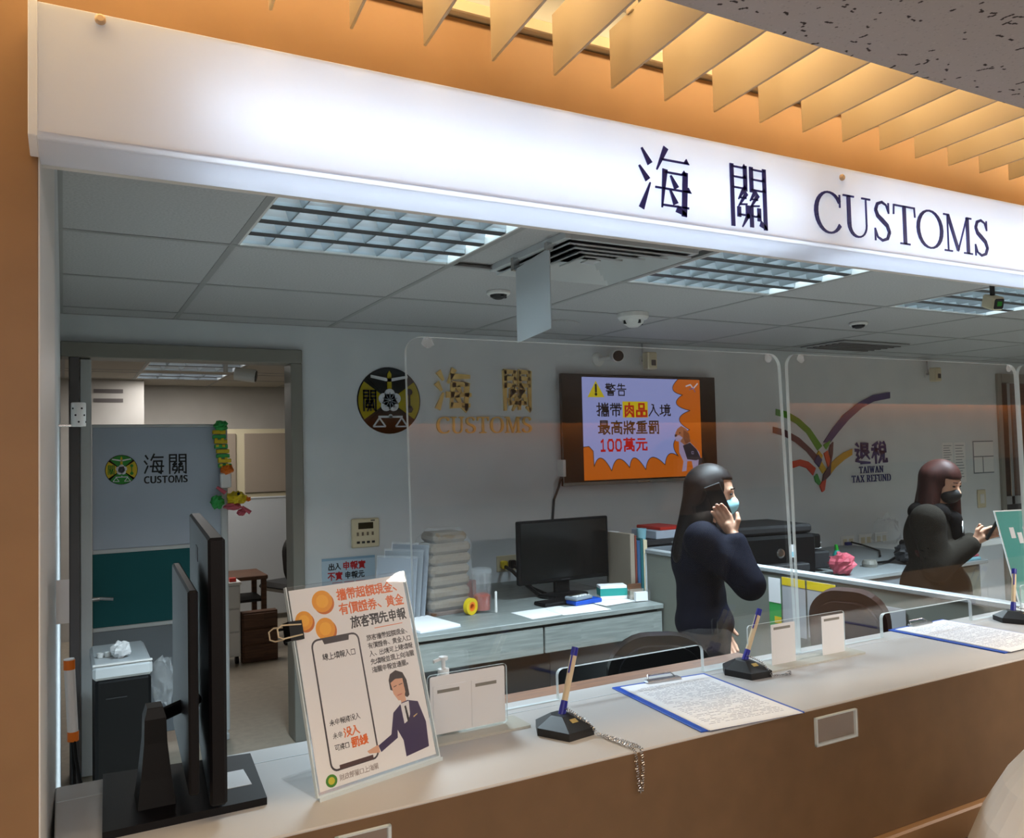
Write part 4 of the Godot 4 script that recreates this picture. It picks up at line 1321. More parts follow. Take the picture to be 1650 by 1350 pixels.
# ---------------------------------------------------------------- things on the office's back wall and ceiling
func build_wall_things():
	emblem(Vector3(1.706, 1.892, WALL), 0.198, "large dark glossy round customs emblem on the white wall", M.emblem_dark, M.emblem_yellow, M.emblem_dark, 0.006)
	taken["round_emblem"] = 2
	var t = thing("gold_lettering", "raised gold customs lettering on the white office wall", "lettering", Vector3(0, 0, WALL))
	obj("letter", glyph_mesh("海", 0.226, 0.242, 0.130, 0.016, "brush"), M.gold, t).position = Vector3(2.010, 1.842, 0)
	obj("letter", glyph_mesh("關", 0.216, 0.250, 0.110, 0.016, "brush"), M.gold, t).position = Vector3(2.468, 1.842, 0)
	word(t, "CUSTOMS", font_serif, Vector3(2.008, 1.692, 0), 0.668, 0.103, 0.014, M.gold, "letter", 0.12)
	television()
	tax_logo()
	# thermostat
	var h = thing("wall_controller", "cream air conditioner controller on the wall below the emblem", "controller", Vector3(1.543, 1.036, WALL))
	obj("body", cb(Vector3(-0.083, 0, 0), Vector3(0.083, 0.168, 0.022), 0.006), M.cream_plastic, h)
	obj("display", cb(Vector3(-0.045, 0.108, 0.020), Vector3(0.045, 0.145, 0.024), 0.001), M.lcd, h)
	for k in 4:
		obj("button", cb(Vector3(-0.055 + k * 0.030, 0.070, 0.021), Vector3(-0.043 + k * 0.030, 0.090, 0.025), 0.001), M.tan_dark, h)
		obj("button", cb(Vector3(-0.055 + k * 0.030, 0.025, 0.021), Vector3(-0.037 + k * 0.030, 0.038, 0.025), 0.001), M.charcoal, h)
	obj("logo_plate", cb(Vector3(0.03, 0.152, 0.021), Vector3(0.055, 0.158, 0.0235), 0.0), M.charcoal, h)
	# notice with red and black headline
	var im = Image.create(320, 160, false, Image.FORMAT_RGB8)
	im.fill(Color(0.72, 0.80, 0.86))
	im.fill_rect(Rect2i(0, 0, 320, 14), Color(0.55, 0.68, 0.78))
	write(im, "出入", 40, 30, 34, 34, 0.15, Color(0.08, 0.08, 0.1))
	write(im, "申報實", 124, 26, 42, 40, 0.16, Color(0.72, 0.08, 0.10))
	write(im, "不實", 36, 78, 40, 40, 0.16, Color(0.72, 0.08, 0.10))
	write(im, "申報元", 136, 80, 36, 36, 0.14, Color(0.08, 0.08, 0.1))
	for k in 6:
		im.fill_rect(Rect2i(60 + (k % 3) * 70, 132 + (k / 3) * 12, 60, 4), Color(0.70, 0.35, 0.40))
	var n = thing("wall_notice", "pale blue notice with red and black headline below the controller", "notice", Vector3(1.286, 0.66, WALL))
	obj("sheet", cb(Vector3(0, 0, 0), Vector3(0.315, 0.328, 0.003), 0.0), M.paper, n)
	obj("print", picture(Vector3(0, 0.16, 0.0036), Vector3(0.315, 0, 0), Vector3(0, 0.168, 0)), print_material("notice_print", im), n)
	# white papers beyond the second clerk
	for a in [[6.90, 1.27, 0.15, 0.29, "tall printed sheet, nearer the logo"], [7.07, 1.20, 0.16, 0.36, "tall printed sheet in the middle"], [6.92, 0.93, 0.14, 0.24, "smaller lower sheet"]]:
		var s = thing("wall_paper_sheet", "white paper taped to the wall past the second clerk, " + a[4], "paper", Vector3(a[0], a[1], WALL), 0.0, "papers taped past the second clerk")
		obj("sheet", cb(Vector3(0, 0, 0), Vector3(a[2], a[3], 0.002), 0.0), M.paper, s)
		var st = mb()
		for k in 12:
			cbox(st, Vector3(0.015, a[3] - 0.03 - k * a[3] / 14.0, 0.002), Vector3(a[2] - 0.02 - 0.01 * (k * 7 % 4), a[3] - 0.024 - k * a[3] / 14.0, 0.0024))
		obj("print_lines", st, M.partition_grey, s)
	var pl = thing("framed_plan", "white chart with dark dividing lines near the glazed door", "chart", Vector3(7.34, 1.27, WALL))
	obj("sheet", cb(Vector3(0, 0, 0), Vector3(0.31, 0.30, 0.004), 0.0), M.paper, pl)
	for r in [[0, 0, 0.012, 0.30], [0, 0.29, 0.31, 0.30], [0, 0.15, 0.31, 0.16], [0.14, 0, 0.15, 0.15], [0, 0, 0.31, 0.010]]:
		obj("line", cb(Vector3(r[0], r[1], 0.004), Vector3(r[2], r[3], 0.0055), 0.0), M.partition_grey, pl)
	var sw = thing("light_switch", "cream light switch near the glazed door", "switch", Vector3(7.435, 0.955, WALL))
	obj("plate", cb(Vector3(-0.06, 0, 0), Vector3(0.06, 0.165, 0.012), 0.004), M.cream_plastic, sw)
	obj("rocker", cb(Vector3(-0.03, 0.04, 0.010), Vector3(0.03, 0.125, 0.018), 0.003), M.white, sw)
	for a in [[5.62, "with a purple plug"], [5.835, "without a plug"], [6.03, "behind the clear bag"]]:
		var s = thing("wall_socket", "white double wall socket over the side desk, " + a[1], "socket", Vector3(a[0], 0.772, WALL), 0.0, "wall sockets over the side desk")
		obj("plate", cb(Vector3(-0.08, -0.05, 0), Vector3(0.08, 0.05, 0.010), 0.004), M.white, s)
		for x in [-0.035, 0.035]:
			obj("outlet", cb(Vector3(x - 0.022, -0.025, 0.008), Vector3(x + 0.022, 0.025, 0.013), 0.002), M.cream_plastic, s)
	box_thing("purple_plug", "small purple plug in the first wall socket", "plug", Vector3(5.60, 0.745, WALL + 0.028), Vector3(0.06, 0.03, 0.03), M.navy)
	# cameras
	camera_dome(Vector3(3.215, 2.185, WALL), Vector3(3.30, 2.205, -4.52), "white bullet camera with dark lens above the television", "wall")
	for a in [[3.59, 2.19, "above the television's middle"], [6.72, 2.17, "above the far wall papers"]]:
		var s = thing("motion_sensor", "cream box sensor on a bracket high on the wall " + a[2], "sensor", Vector3(a[0], a[1], WALL), 0.0, "cream box sensors")
		obj("housing", cb(Vector3(-0.035, -0.07, 0.05), Vector3(0.045, 0.05, 0.12), 0.008), M.cream_plastic, s)
		obj("lens", cb(Vector3(-0.01, -0.045, 0.119), Vector3(0.03, -0.005, 0.123), 0.002), M.charcoal, s)
		var st = mb()
		bar(st, Vector3(0, 0.0, 0), Vector3(0, 0.0, 0.06), 0.01)
		bar(st, Vector3(-0.01, 0.0, 0.03), Vector3(-0.01, 0.12, 0.02), 0.006)
		obj("bracket", st, M.metal, s)
		obj("base_plate", cb(Vector3(-0.02, -0.03, 0), Vector3(0.02, 0.03, 0.008), 0.002), M.white, s)
	# ceiling things
	vent()
	var st = mb()
	for a in [[2.746, -3.64, "smoke detector hanging from the ceiling near the vent", "smoke_detector", 0.085, 0.075], [1.772, -3.367, "small sprinkler head in the ceiling beside the hanging deflector", "sprinkler", 0.055, 0.035], [4.295, -3.424, "small sprinkler head in the ceiling over the second clerk", "sprinkler", 0.055, 0.035]]:
		var s = thing(a[3], a[2], a[3].replace("_", " "), Vector3(a[0], CEIL, a[1]))
		st = mb()
		var r: float = a[4]
		var hh: float = a[5]
		lathe(st, [Vector2(0, 0), Vector2(r, 0), Vector2(r, -hh * 0.3), Vector2(r * 0.9, -hh * 0.45), Vector2(0, -hh * 0.45)], Transform3D.IDENTITY, 28)
		obj("plate", st, M.white, s)
		st = mb()
		lathe(st, [Vector2(r * 0.75, -hh * 0.4), Vector2(r * 0.62, -hh * 0.75), Vector2(r * 0.3, -hh), Vector2(0, -hh)], Transform3D.IDENTITY, 28)
		obj("head", st, M.white if a[3] == "smoke_detector" else M.charcoal, s)
		for k in 4:
			obj("slot", cb(Vector3(-0.006, -hh * 0.80, r * 0.5), Vector3(0.006, -hh * 0.55, r * 0.72), 0.0), M.charcoal, s).rotation.y = k * PI / 2
	var sp = thing("ceiling_speaker", "flat round ceiling speaker near the back wall", "speaker", Vector3(2.52, CEIL, -4.12))
	st = mb()
	lathe(st, [Vector2(0, 0.001), Vector2(0.16, 0.001), Vector2(0.16, -0.006), Vector2(0.145, -0.008), Vector2(0, -0.008)], Transform3D.IDENTITY, 36)
	obj("grille", st, M.tile, sp)
	var v2 = thing("ceiling_vent", "grey square ceiling vent in front of the tax logo", "vent", Vector3(5.25, CEIL, -4.22))
	obj("frame", cb(Vector3(-0.36, -0.012, -0.2), Vector3(0.36, -0.001, 0.2), 0.003), M.grid, v2)
	for k in 6:
		obj("slat", cb(Vector3(-0.33, -0.018, -0.17 + k * 0.058), Vector3(0.33, -0.008, -0.145 + k * 0.058), 0.002), M.dark_post, v2)
	var bc = thing("ceiling_camera", "cream box camera hanging in front of the bright far ceiling light", "camera", Vector3(3.52, 2.165, -2.12))
	obj("housing", cb(Vector3(-0.024, -0.028, -0.045), Vector3(0.024, 0.028, 0.045), 0.006), M.cream_plastic, bc).rotation = Vector3(0.35, -0.5, 0)
	st = mb()
	bar(st, Vector3(0, 0.03, 0), Vector3(0.0, CEIL - 2.165, 0), 0.010)
	obj("bracket", st, M.charcoal, bc)
	obj("lens_cover", cb(Vector3(-0.020, -0.022, 0.043), Vector3(0.020, 0.022, 0.052), 0.004), M.charcoal, bc).rotation = Vector3(0.35, -0.5, 0)
	obj("green_window", cb(Vector3(-0.010, -0.008, 0.0515), Vector3(0.010, 0.012, 0.0535), 0.002), M.green, bc).rotation = Vector3(0.35, -0.5, 0)
	# side-wall odds and ends beside the opening
	var pc = thing("perforated_cup", "small white perforated metal cup in front of the dark door jamb", "cup", Vector3(0.036, 1.665, -2.5))
	st = mb()
	lathe(st, [Vector2(0.0165, 0), Vector2(0.018, 0.002), Vector2(0.018, 0.062), Vector2(0.0165, 0.064), Vector2(0.0155, 0.062), Vector2(0.0155, 0.002), Vector2(0.0165, 0)], Transform3D.IDENTITY, 24)
	obj("shell", st, M.white, pc)
	for k in 6:
		st = mb()
		var a = 0.3 + k * 0.42
		var y = 0.012 + (k % 3) * 0.018
		bar(st, Vector3(cos(a) * 0.0175, y, sin(a) * 0.0175), Vector3(cos(a) * 0.0186, y, sin(a) * 0.0186), 0.0026)
		obj("hole", st, M.charcoal, pc)
	obj("bracket", cb(Vector3(-0.048, 0.0, -0.006), Vector3(-0.015, 0.006, 0.006), 0.001), M.metal, pc)
	var ps = thing("paper_strip", "narrow white paper strip taped at the end of the wall", "paper", Vector3(-0.012, 1.27, -1.70))
	obj("sheet", cb(Vector3(0, 0.012, 0), Vector3(0.021, 0.09, 0.001), 0.0), M.paper, ps)
	var pr = thing("taped_roll", "white paper roll with orange tape ends standing behind the counter", "roll", Vector3(0.014, 1.10, -1.62))
	st = mb()
	bar(st, Vector3(0, 0.0, 0), Vector3(-0.006, 0.135, 0), 0.0085)
	obj("roll", st, M.paper, pr)
	for y in [0.004, 0.125]:
		st = mb()
		bar(st, Vector3(-0.006 * y / 0.135, y - 0.008, 0), Vector3(-0.006 * y / 0.135, y + 0.008, 0), 0.009)
		obj("tape", st, M.orange, pr)
	st = mb()
	tube(st, [Vector3(0.012, 1.115, -1.625), Vector3(0.014, 1.08, -1.615), Vector3(0.016, 1.02, -1.60), Vector3(0.03, 0.92, -1.60), Vector3(0.05, 0.70, -1.60), Vector3(0.05, 0.0, -1.60)], 0.0035)
	tube(st, [Vector3(0.014, 1.112, -1.623), Vector3(0.018, 1.07, -1.60), Vector3(0.028, 1.01, -1.59), Vector3(0.045, 0.90, -1.59), Vector3(0.06, 0.70, -1.59), Vector3(0.06, 0.0, -1.59)], 0.003)
	tag(obj("cable_bundle", st, M.black), "black cables dropping behind the counter's end by the pillar", "cable")

func camera_dome(at: Vector3, aim: Vector3, label, where):
	var t = thing("bullet_camera", label, "camera", at)
	var d = aim - at
	var st = mb()
	if where == "wall":
		lathe(st, [Vector2(0.05, 0.0), Vector2(0.045, 0.012), Vector2(0.015, 0.018), Vector2(0, 0.018)], Transform3D(Basis(Vector3(1, 0, 0), Vector3(0, 0, 1), Vector3(0, -1, 0)), Vector3.ZERO), 20)
		obj("base", st, M.white, t)
		st = mb()
		bar(st, Vector3(0, 0, 0.012), d * 0.55, 0.012)
		obj("arm", st, M.white, t)
	else:
		bar(st, Vector3(0, CEIL - at.y, 0), Vector3(0, 0, 0), 0.014)
		obj("arm", st, M.white, t)
	var dir = Vector3(-0.42, -0.12, 0.90).normalized() if where == "wall" else Vector3(0.9, -0.15, 0.3).normalized()
	st = mb()
	bar(st, d * 0.8 - dir * 0.06, d * 0.8 + dir * 0.07, 0.042, 0.042, 20)
	obj("body", st, M.white, t)
	st = mb()
	bar(st, d * 0.8 + dir * 0.07, d * 0.8 + dir * 0.075, 0.036, 0.036, 20)
	obj("lens", st, M.gloss_black, t)

func vent():
	var t = thing("air_diffuser", "grey square four-way air diffuser in the office ceiling", "vent", Vector3(1.83, CEIL, -2.69))
	obj("plate", cb(Vector3(-0.475, 0.02, -0.36), Vector3(0.345, 0.03, 0.37), 0.0), M.tile, t)
	var st = mb()
	cbox(st, Vector3(-0.28, 0.02, -0.27), Vector3(0.28, 0.024, 0.27))
	obj("duct", st, M.black, t)
	# four sloping rings, one inside the other
	for k in 4:
		var a = 0.275 - k * 0.062
		var b = a - 0.045
		st = mb()
		var y0 = -0.022 + k * 0.004
		var y1 = 0.012 + k * 0.003
		for s in 4:
			var q = Basis(Vector3.UP, s * PI / 2)
			quad(st, q * Vector3(-a, y0, a), q * Vector3(a, y0, a), q * Vector3(b, y1, b), q * Vector3(-b, y1, b), q * Vector3(0, -1, 0.2))
			quad(st, q * Vector3(-a, y0, a), q * Vector3(a, y0, a), q * Vector3(a, y0 + 0.006, a + 0.001), q * Vector3(-a, y0 + 0.006, a + 0.001), q * Vector3(0, 0, 1))
		obj("ring", st, M.rail, t)
	obj("centre_plate", cb(Vector3(-0.03, -0.004, -0.03), Vector3(0.03, 0.002, 0.03), 0.002), M.rail, t)
	obj("frame", cb(Vector3(-0.30, -0.006, -0.29), Vector3(-0.275, 0.02, 0.29), 0.002), M.rail, t)
	obj("frame", cb(Vector3(0.275, -0.006, -0.29), Vector3(0.30, 0.02, 0.29), 0.002), M.rail, t)
	obj("frame", cb(Vector3(-0.275, -0.006, -0.29), Vector3(0.275, 0.02, -0.275), 0.002), M.rail, t)
	obj("frame", cb(Vector3(-0.275, -0.006, 0.275), Vector3(0.275, 0.02, 0.29), 0.002), M.rail, t)
	for a in [[0.12, 0.34], [-0.10, 0.335]]:
		obj("tape_patch", cb(Vector3(a[0], 0.0185, a[1] - 0.03), Vector3(a[0] + 0.12, 0.0197, a[1] + 0.02), 0.0), M.tan_paper, t)
	var s = thing("air_deflector", "pale grey board hanging as an air deflector beside the diffuser", "deflector", Vector3(1.528, 0, 0))
	st = mb()
	slab(st, PackedVector2Array([Vector2(-2.75, 1.985), Vector2(-2.50, 2.005), Vector2(-2.50, 2.295), Vector2(-2.75, 2.268)]), 0.004, Transform3D(Basis(Vector3(0, 0, 1), Vector3(0, 1, 0), Vector3(-1, 0, 0)), Vector3.ZERO))
	obj("board", st, M.rail, s)
	obj("hook", cb(Vector3(-0.02, 2.262, -2.76), Vector3(0.01, 2.312, -2.74), 0.002), M.metal, s)
	obj("hook", cb(Vector3(-0.02, 2.285, -2.51), Vector3(0.01, 2.312, -2.49), 0.002), M.metal, s)

func television():
	var t = thing("television", "large wall television showing a meat import warning", "television", Vector3(2.878, 1.336, WALL))
	obj("back_case", cb(Vector3(0.03, 0.03, 0.003), Vector3(1.297, 0.714, 0.04), 0.01), M.black, t)
	obj("bezel", cb(Vector3(0, 0, 0.030), Vector3(1.327, 0.744, 0.062), 0.004), M.gloss_black, t)
	obj("lower_trim", cb(Vector3(0, 0.0, 0.060), Vector3(1.327, 0.022, 0.066), 0.002), M.frame_grey, t)
	obj("logo_bar", cb(Vector3(0.60, 0.006, 0.065), Vector3(0.70, 0.014, 0.068), 0.001), M.metal, t)
	obj("dark_screen", cb(Vector3(0.012, 0.026, 0.0615), Vector3(1.315, 0.736, 0.0625), 0.0), M.screen_off, t)
	var im = tv_image()
	var m = mat("tv_screen_print", Color(0.02, 0.02, 0.02), 0.18)
	m.emission_enabled = true
	m.emission_texture = ImageTexture.create_from_image(im)
	m.emission_operator = BaseMaterial3D.EMISSION_OP_MULTIPLY
	m.emission = Color.WHITE
	m.emission_energy_multiplier = 0.55
	m.texture_repeat = false
	obj("lit_screen", picture(Vector3(0.160, 0.032, 0.0632), Vector3(1.019, 0, 0), Vector3(0, 0.691, 0)), m, t)
	area_light("television_screen", Vector3(2.878 + 0.67, 1.336 + 0.378, WALL + 0.075), Vector2(1.0, 0.68), Vector3(0, 0, 1), Color(0.75, 0.75, 0.85), 0.03)
	var p = thing("cable_box", "small white cable box at the television's lower corner", "box", Vector3(2.868, 1.40, WALL))
	obj("case", cb(Vector3(0, 0, 0.0), Vector3(0.022, 0.11, 0.075), 0.003), M.white, p)
	var st = mb()
	tube(st, [Vector3(2.878, 1.40, WALL + 0.03), Vector3(2.86, 1.33, WALL + 0.025), Vector3(2.83, 1.25, WALL + 0.012), Vector3(2.815, 1.1, WALL + 0.010), Vector3(2.80, 0.76, WALL + 0.012)], 0.008)
	tag(obj("television_cable", st, M.charcoal), "dark cable running down the wall from the television", "cable")

func tv_image() -> Image:
	var W = 900
	var H = 620
	var im = Image.create(W, H, false, Image.FORMAT_RGB8)
	im.fill(Color(0.62, 0.66, 0.90))
	var U = func(x, y) -> Vector2: return Vector2((x - 242.0) / 1003.0 * W, (y - 350.0) / 862.0 * H)
	var black = Color(0.05, 0.04, 0.07)
	var org = Color(0.80, 0.40, 0.05)
	# scalloped burst round the text
	var edge = [Vector2(242, 935), Vector2(285, 930), Vector2(318, 970), Vector2(322, 1100)]
	for a in [[322, 1100, 380, 1030, 462, 1140], [462, 1140, 520, 1042, 610, 1118], [610, 1118, 655, 1036, 745, 1140], [745, 1140, 800, 1036, 912, 1105], [912, 1105, 950, 1012, 1030, 1032], [1030, 1032, 1000, 900, 1140, 800], [1140, 800, 1050, 705, 1150, 628], [1150, 628, 1030, 570, 1085, 488], [1085, 488, 1000, 440, 1048, 350]]:
		for i in range(1, 11):
			var s = i / 10.0
			var p0 = Vector2(a[0], a[1])
			var p2 = Vector2(a[4], a[5])
			var mid = Vector2(a[2], a[3])
			var p1 = mid * 2.0 - (p0 + p2) * 0.5
			edge.append(p0 * (1 - s) * (1 - s) + p1 * 2 * s * (1 - s) + p2 * s * s)
	var poly = PackedVector2Array()
	var path = []
	for e in edge:
		poly.append(U.call(e.x, e.y))
		path.append(U.call(e.x, e.y))
	poly.append(U.call(1260, 340))
	poly.append(U.call(1260, 1230))
	poly.append(U.call(230, 1230))
	fill_poly(im, poly, org)
	draw_path(im, path, 4.0, black)
	# small bird mark in the corner
	draw_path(im, [U.call(1120, 410), U.call(1160, 395), U.call(1185, 430), U.call(1225, 385)], 9.0, Color(0.80, 0.78, 0.85))
	draw_path(im, [U.call(1150, 440), U.call(1185, 425), U.call(1200, 460)], 6.0, Color(0.45, 0.35, 0.60))
	# warning triangle
	fill_poly(im, PackedVector2Array([U.call(352, 380), U.call(420, 518), U.call(285, 518)]), Color(0.80, 0.74, 0.08))
	draw_path(im, [U.call(352, 415), U.call(352, 470)], 14.0, black)
	var dot: Vector2 = U.call(352, 493)
	fill_disc(im, dot.x, dot.y, 9, 9, black)
	var put = func(text, x0, y0, x1, y1, lw, c):
		var a: Vector2 = U.call(x0, y0)
		var b: Vector2 = U.call(x1, y1)
		var n: int = text.length()
		var w: float = (b.x - a.x) / (n + 0.10 * (n - 1))
		write(im, text, a.x, a.y, w, b.y - a.y, lw, c, 0.10)
	put.call("警告", 430, 402, 600, 500, 0.10, black)
	var ya: Vector2 = U.call(566, 552)
	var yb: Vector2 = U.call(778, 690)
	im.fill_rect(Rect2i(Vector2i(ya), Vector2i(yb - ya)), Color(0.85, 0.76, 0.10))
	put.call("攜帶", 355, 568, 558, 678, 0.10, black)
	put.call("肉品", 574, 568, 770, 682, 0.15, Color(0.72, 0.16, 0.05))
	put.call("入境", 782, 572, 972, 678, 0.10, black)
	put.call("最高將重罰", 362, 720, 872, 828, 0.12, Color(0.20, 0.13, 0.05))
	put.call("1", 372, 876, 420, 972, 0.20, Color(0.75, 0.03, 0.10))
	put.call("00", 430, 876, 552, 972, 0.20, Color(0.75, 0.03, 0.10))
	put.call("萬元", 565, 868, 762, 975, 0.14, Color(0.75, 0.03, 0.10))
	# sitting dog with a dark vest
	var fur = Color(0.66, 0.60, 0.74)
	var tan = Color(0.62, 0.40, 0.28)
	var vest = Color(0.20, 0.17, 0.20)
	var shape = func(pts, c):
		var o = PackedVector2Array()
		for q in pts:
			o.append(U.call(q[0], q[1]))
		fill_poly(im, o, c)
	shape.call([[1040, 900], [1140, 910], [1220, 1000], [1240, 1090], [1215, 1170], [1165, 1172], [1150, 1080], [1110, 1080], [1100, 1165], [1060, 1170], [1075, 1080], [1040, 1000]], fur)
	shape.call([[1075, 940], [1140, 915], [1200, 980], [1235, 1060], [1190, 1075], [1110, 1062]], vest)
	shape.call([[1215, 1060], [1258, 1050], [1240, 1110], [1205, 1150]], vest)
	shape.call([[1010, 830], [1030, 790], [1065, 765], [1110, 790], [1140, 850], [1140, 910], [1090, 935], [1050, 900], [1015, 890]], tan)
	shape.call([[1085, 800], [1130, 830], [1145, 905], [1100, 925], [1080, 870]], Color(0.48, 0.28, 0.18))
	shape.call([[1005, 860], [1045, 845], [1075, 870], [1050, 905], [1012, 898]], fur)
	shape.call([[1003, 842], [1024, 838], [1024, 858], [1006, 862]], black)
	shape.call([[1045, 822], [1056, 820], [1056, 832], [1046, 833]], black)
	write(im, "口", U.call(1150, 990).x, U.call(1150, 990).y, 20, 20, 0.14, fur)
	return im

func tax_logo():
	var t = thing("tax_refund_logo", "colourful sweeping ribbon logo with tax refund lettering on the wall", "logo", Vector3(5.30, 1.55, -4.672))
	var cols = {"green": Color(0.28, 0.55, 0.10), "maroon": Color(0.36, 0.20, 0.24), "red": Color(0.80, 0.22, 0.08), "yellow": Color(0.80, 0.60, 0.08), "purple": Color(0.22, 0.20, 0.42), "stem_green": Color(0.30, 0.60, 0.14), "stem_yellow": Color(0.82, 0.66, 0.14), "stem_red": Color(0.84, 0.30, 0.10), "stem_maroon": Color(0.36, 0.18, 0.20), "tail_green": Color(0.24, 0.58, 0.22), "tail_red": Color(0.82, 0.24, 0.08), "overlap": Color(0.20, 0.17, 0.38)}
	var shapes = {
		"green": [Vector2(-0.429, 0.306), Vector2(-0.306, 0.285), Vector2(-0.178, 0.230), Vector2(-0.059, 0.149), Vector2(0.070, 0.008), Vector2(0.015, -0.028), Vector2(-0.102, 0.113), Vector2(-0.211, 0.187), Vector2(-0.319, 0.234), Vector2(-0.432, 0.256)],
		"maroon": [Vector2(-0.466, 0.167), Vector2(-0.334, 0.141), Vector2(-0.186, 0.078), Vector2(-0.057, -0.012), Vector2(0.053, -0.102), Vector2(0.009, -0.145), Vector2(-0.110, -0.033), Vector2(-0.228, 0.042), Vector2(-0.346, 0.090), Vector2(-0.468, 0.120)],
		"red": [Vector2(-0.271, -0.105), Vector2(-0.185, -0.093), Vector2(-0.094, -0.113), Vector2(-0.013, -0.167), Vector2(-0.048, -0.224), Vector2(-0.117, -0.164), Vector2(-0.198, -0.143), Vector2(-0.269, -0.159)],
		"yellow": [Vector2(0.420, -0.021), Vector2(0.314, -0.049), Vector2(0.224, -0.092), Vector2(0.157, -0.135), Vector2(0.147, -0.224), Vector2(0.220, -0.166), Vector2(0.321, -0.109), Vector2(0.417, -0.070)],
		"purple": [Vector2(0.082, 0.037), Vector2(0.195, 0.148), Vector2(0.331, 0.260), Vector2(0.515, 0.359), Vector2(0.702, 0.427), Vector2(0.920, 0.455), Vector2(0.917, 0.402), Vector2(0.710, 0.373), Vector2(0.558, 0.318), Vector2(0.395, 0.222), Vector2(0.269, 0.125), Vector2(0.162, 0.036)],
		"stem_green": [Vector2(0.081, 0.015), Vector2(0.163, 0.055), Vector2(0.144, 0.014), Vector2(0.111, -0.019)],
		"stem_yellow": [Vector2(0.026, -0.028), Vector2(0.066, -0.066), Vector2(0.047, -0.110), Vector2(0.102, -0.178), Vector2(0.058, -0.213), Vector2(0.014, -0.153), Vector2(0.037, -0.109), Vector2(0.003, -0.057)],
		"stem_red": [Vector2(0.082, -0.051), Vector2(0.126, -0.030), Vector2(0.163, -0.135), Vector2(0.124, -0.164)],
		"stem_maroon": [Vector2(0.160, 0.014), Vector2(0.194, 0.039), Vector2(0.183, -0.054), Vector2(0.157, -0.142), Vector2(0.147, -0.224), Vector2(0.086, -0.266), Vector2(0.054, -0.272), Vector2(0.068, -0.221), Vector2(0.135, -0.149), Vector2(0.155, -0.083), Vector2(0.142, -0.030)],
		"tail_green": [Vector2(-0.005, -0.211), Vector2(0.028, -0.278), Vector2(0.011, -0.303), Vector2(-0.025, -0.276), Vector2(-0.038, -0.232)],
		"tail_red": [Vector2(0.054, -0.272), Vector2(0.092, -0.259), Vector2(0.071, -0.346), Vector2(0.044, -0.360), Vector2(0.021, -0.307)],
		"overlap": [Vector2(-0.014, -0.086), Vector2(0.013, -0.057), Vector2(0.053, -0.102), Vector2(0.018, -0.160), Vector2(-0.031, -0.115)],
	}
	var k = 0
	for s in shapes:
		var st = mb()
		slab(st, PackedVector2Array(shapes[s]), 0.004 + 0.0008 * k)
		obj("ribbon", st, mat("ribbon_" + s, cols[s], 0.4), t)
		k += 1
	obj("letter", glyph_mesh("退", 0.182, 0.168, 0.135, 0.006, "brush"), M.navy, t).position = Vector3(0.452, -0.144, 0)
	obj("letter", glyph_mesh("稅", 0.188, 0.172, 0.130, 0.006, "brush"), M.navy, t).position = Vector3(0.660, -0.146, 0)
	word(t, "TAIWAN", font_serif, Vector3(0.497, -0.226, 0), 0.300, 0.056, 0.006, M.navy, "letter", 0.10)
	word(t, "TAX REFUND", font_serif, Vector3(0.404, -0.300, 0), 0.482, 0.058, 0.006, M.navy, "letter", 0.10)

# ---------------------------------------------------------------- desks and what stands on them
func office_chair(at: Vector3, turn: float, h: float, label, m, hw = 0.21):
	var t = thing("office_chair", label, "chair", at, turn, "office chairs")
	var st = mb()
	# padded back: a bent, rounded slab
	var o = rounded(-hw, h - 0.46, hw, h, hw * 0.8, 8)
	var rows = 0
	slab(st, o, 0.05, Transform3D(Basis(Vector3.RIGHT, -0.12), Vector3(0, 0, 0.19)))
	obj("backrest", st, m, t)
	st = mb()
	slab(st, rounded(-hw * 0.8, h - 0.42, hw * 0.8, h - 0.04, hw * 0.6, 8), 0.02, Transform3D(Basis(Vector3.RIGHT, -0.12), Vector3(0, 0, 0.172)))
	obj("back_pad", st, m, t)
	obj("seat", cb(Vector3(-0.23, 0.42, -0.24), Vector3(0.23, 0.50, 0.22), 0.035), m, t)
	st = mb()
	bar(st, Vector3(0, 0.08, 0), Vector3(0, 0.42, 0), 0.03)
	obj("column", st, M.charcoal, t)
	st = mb()
	bar(st, Vector3(0, 0.45, 0.18), Vector3(0, h - 0.2, 0.24), 0.02)
	obj("back_stem", st, M.charcoal, t)
	for k in 5:
		var a = TAU * k / 5
		st = mb()
		bar(st, Vector3(0, 0.10, 0), Vector3(cos(a) * 0.27, 0.065, sin(a) * 0.27), 0.02, 0.014, 8)
		var leg = obj("base_arm", st, M.charcoal, t)
		st = mb()
		bar(st, Vector3(cos(a) * 0.27 - 0.012, 0.03, sin(a) * 0.27), Vector3(cos(a) * 0.27 + 0.012, 0.03, sin(a) * 0.27), 0.03)
		obj("caster", st, M.black, leg)
	return t

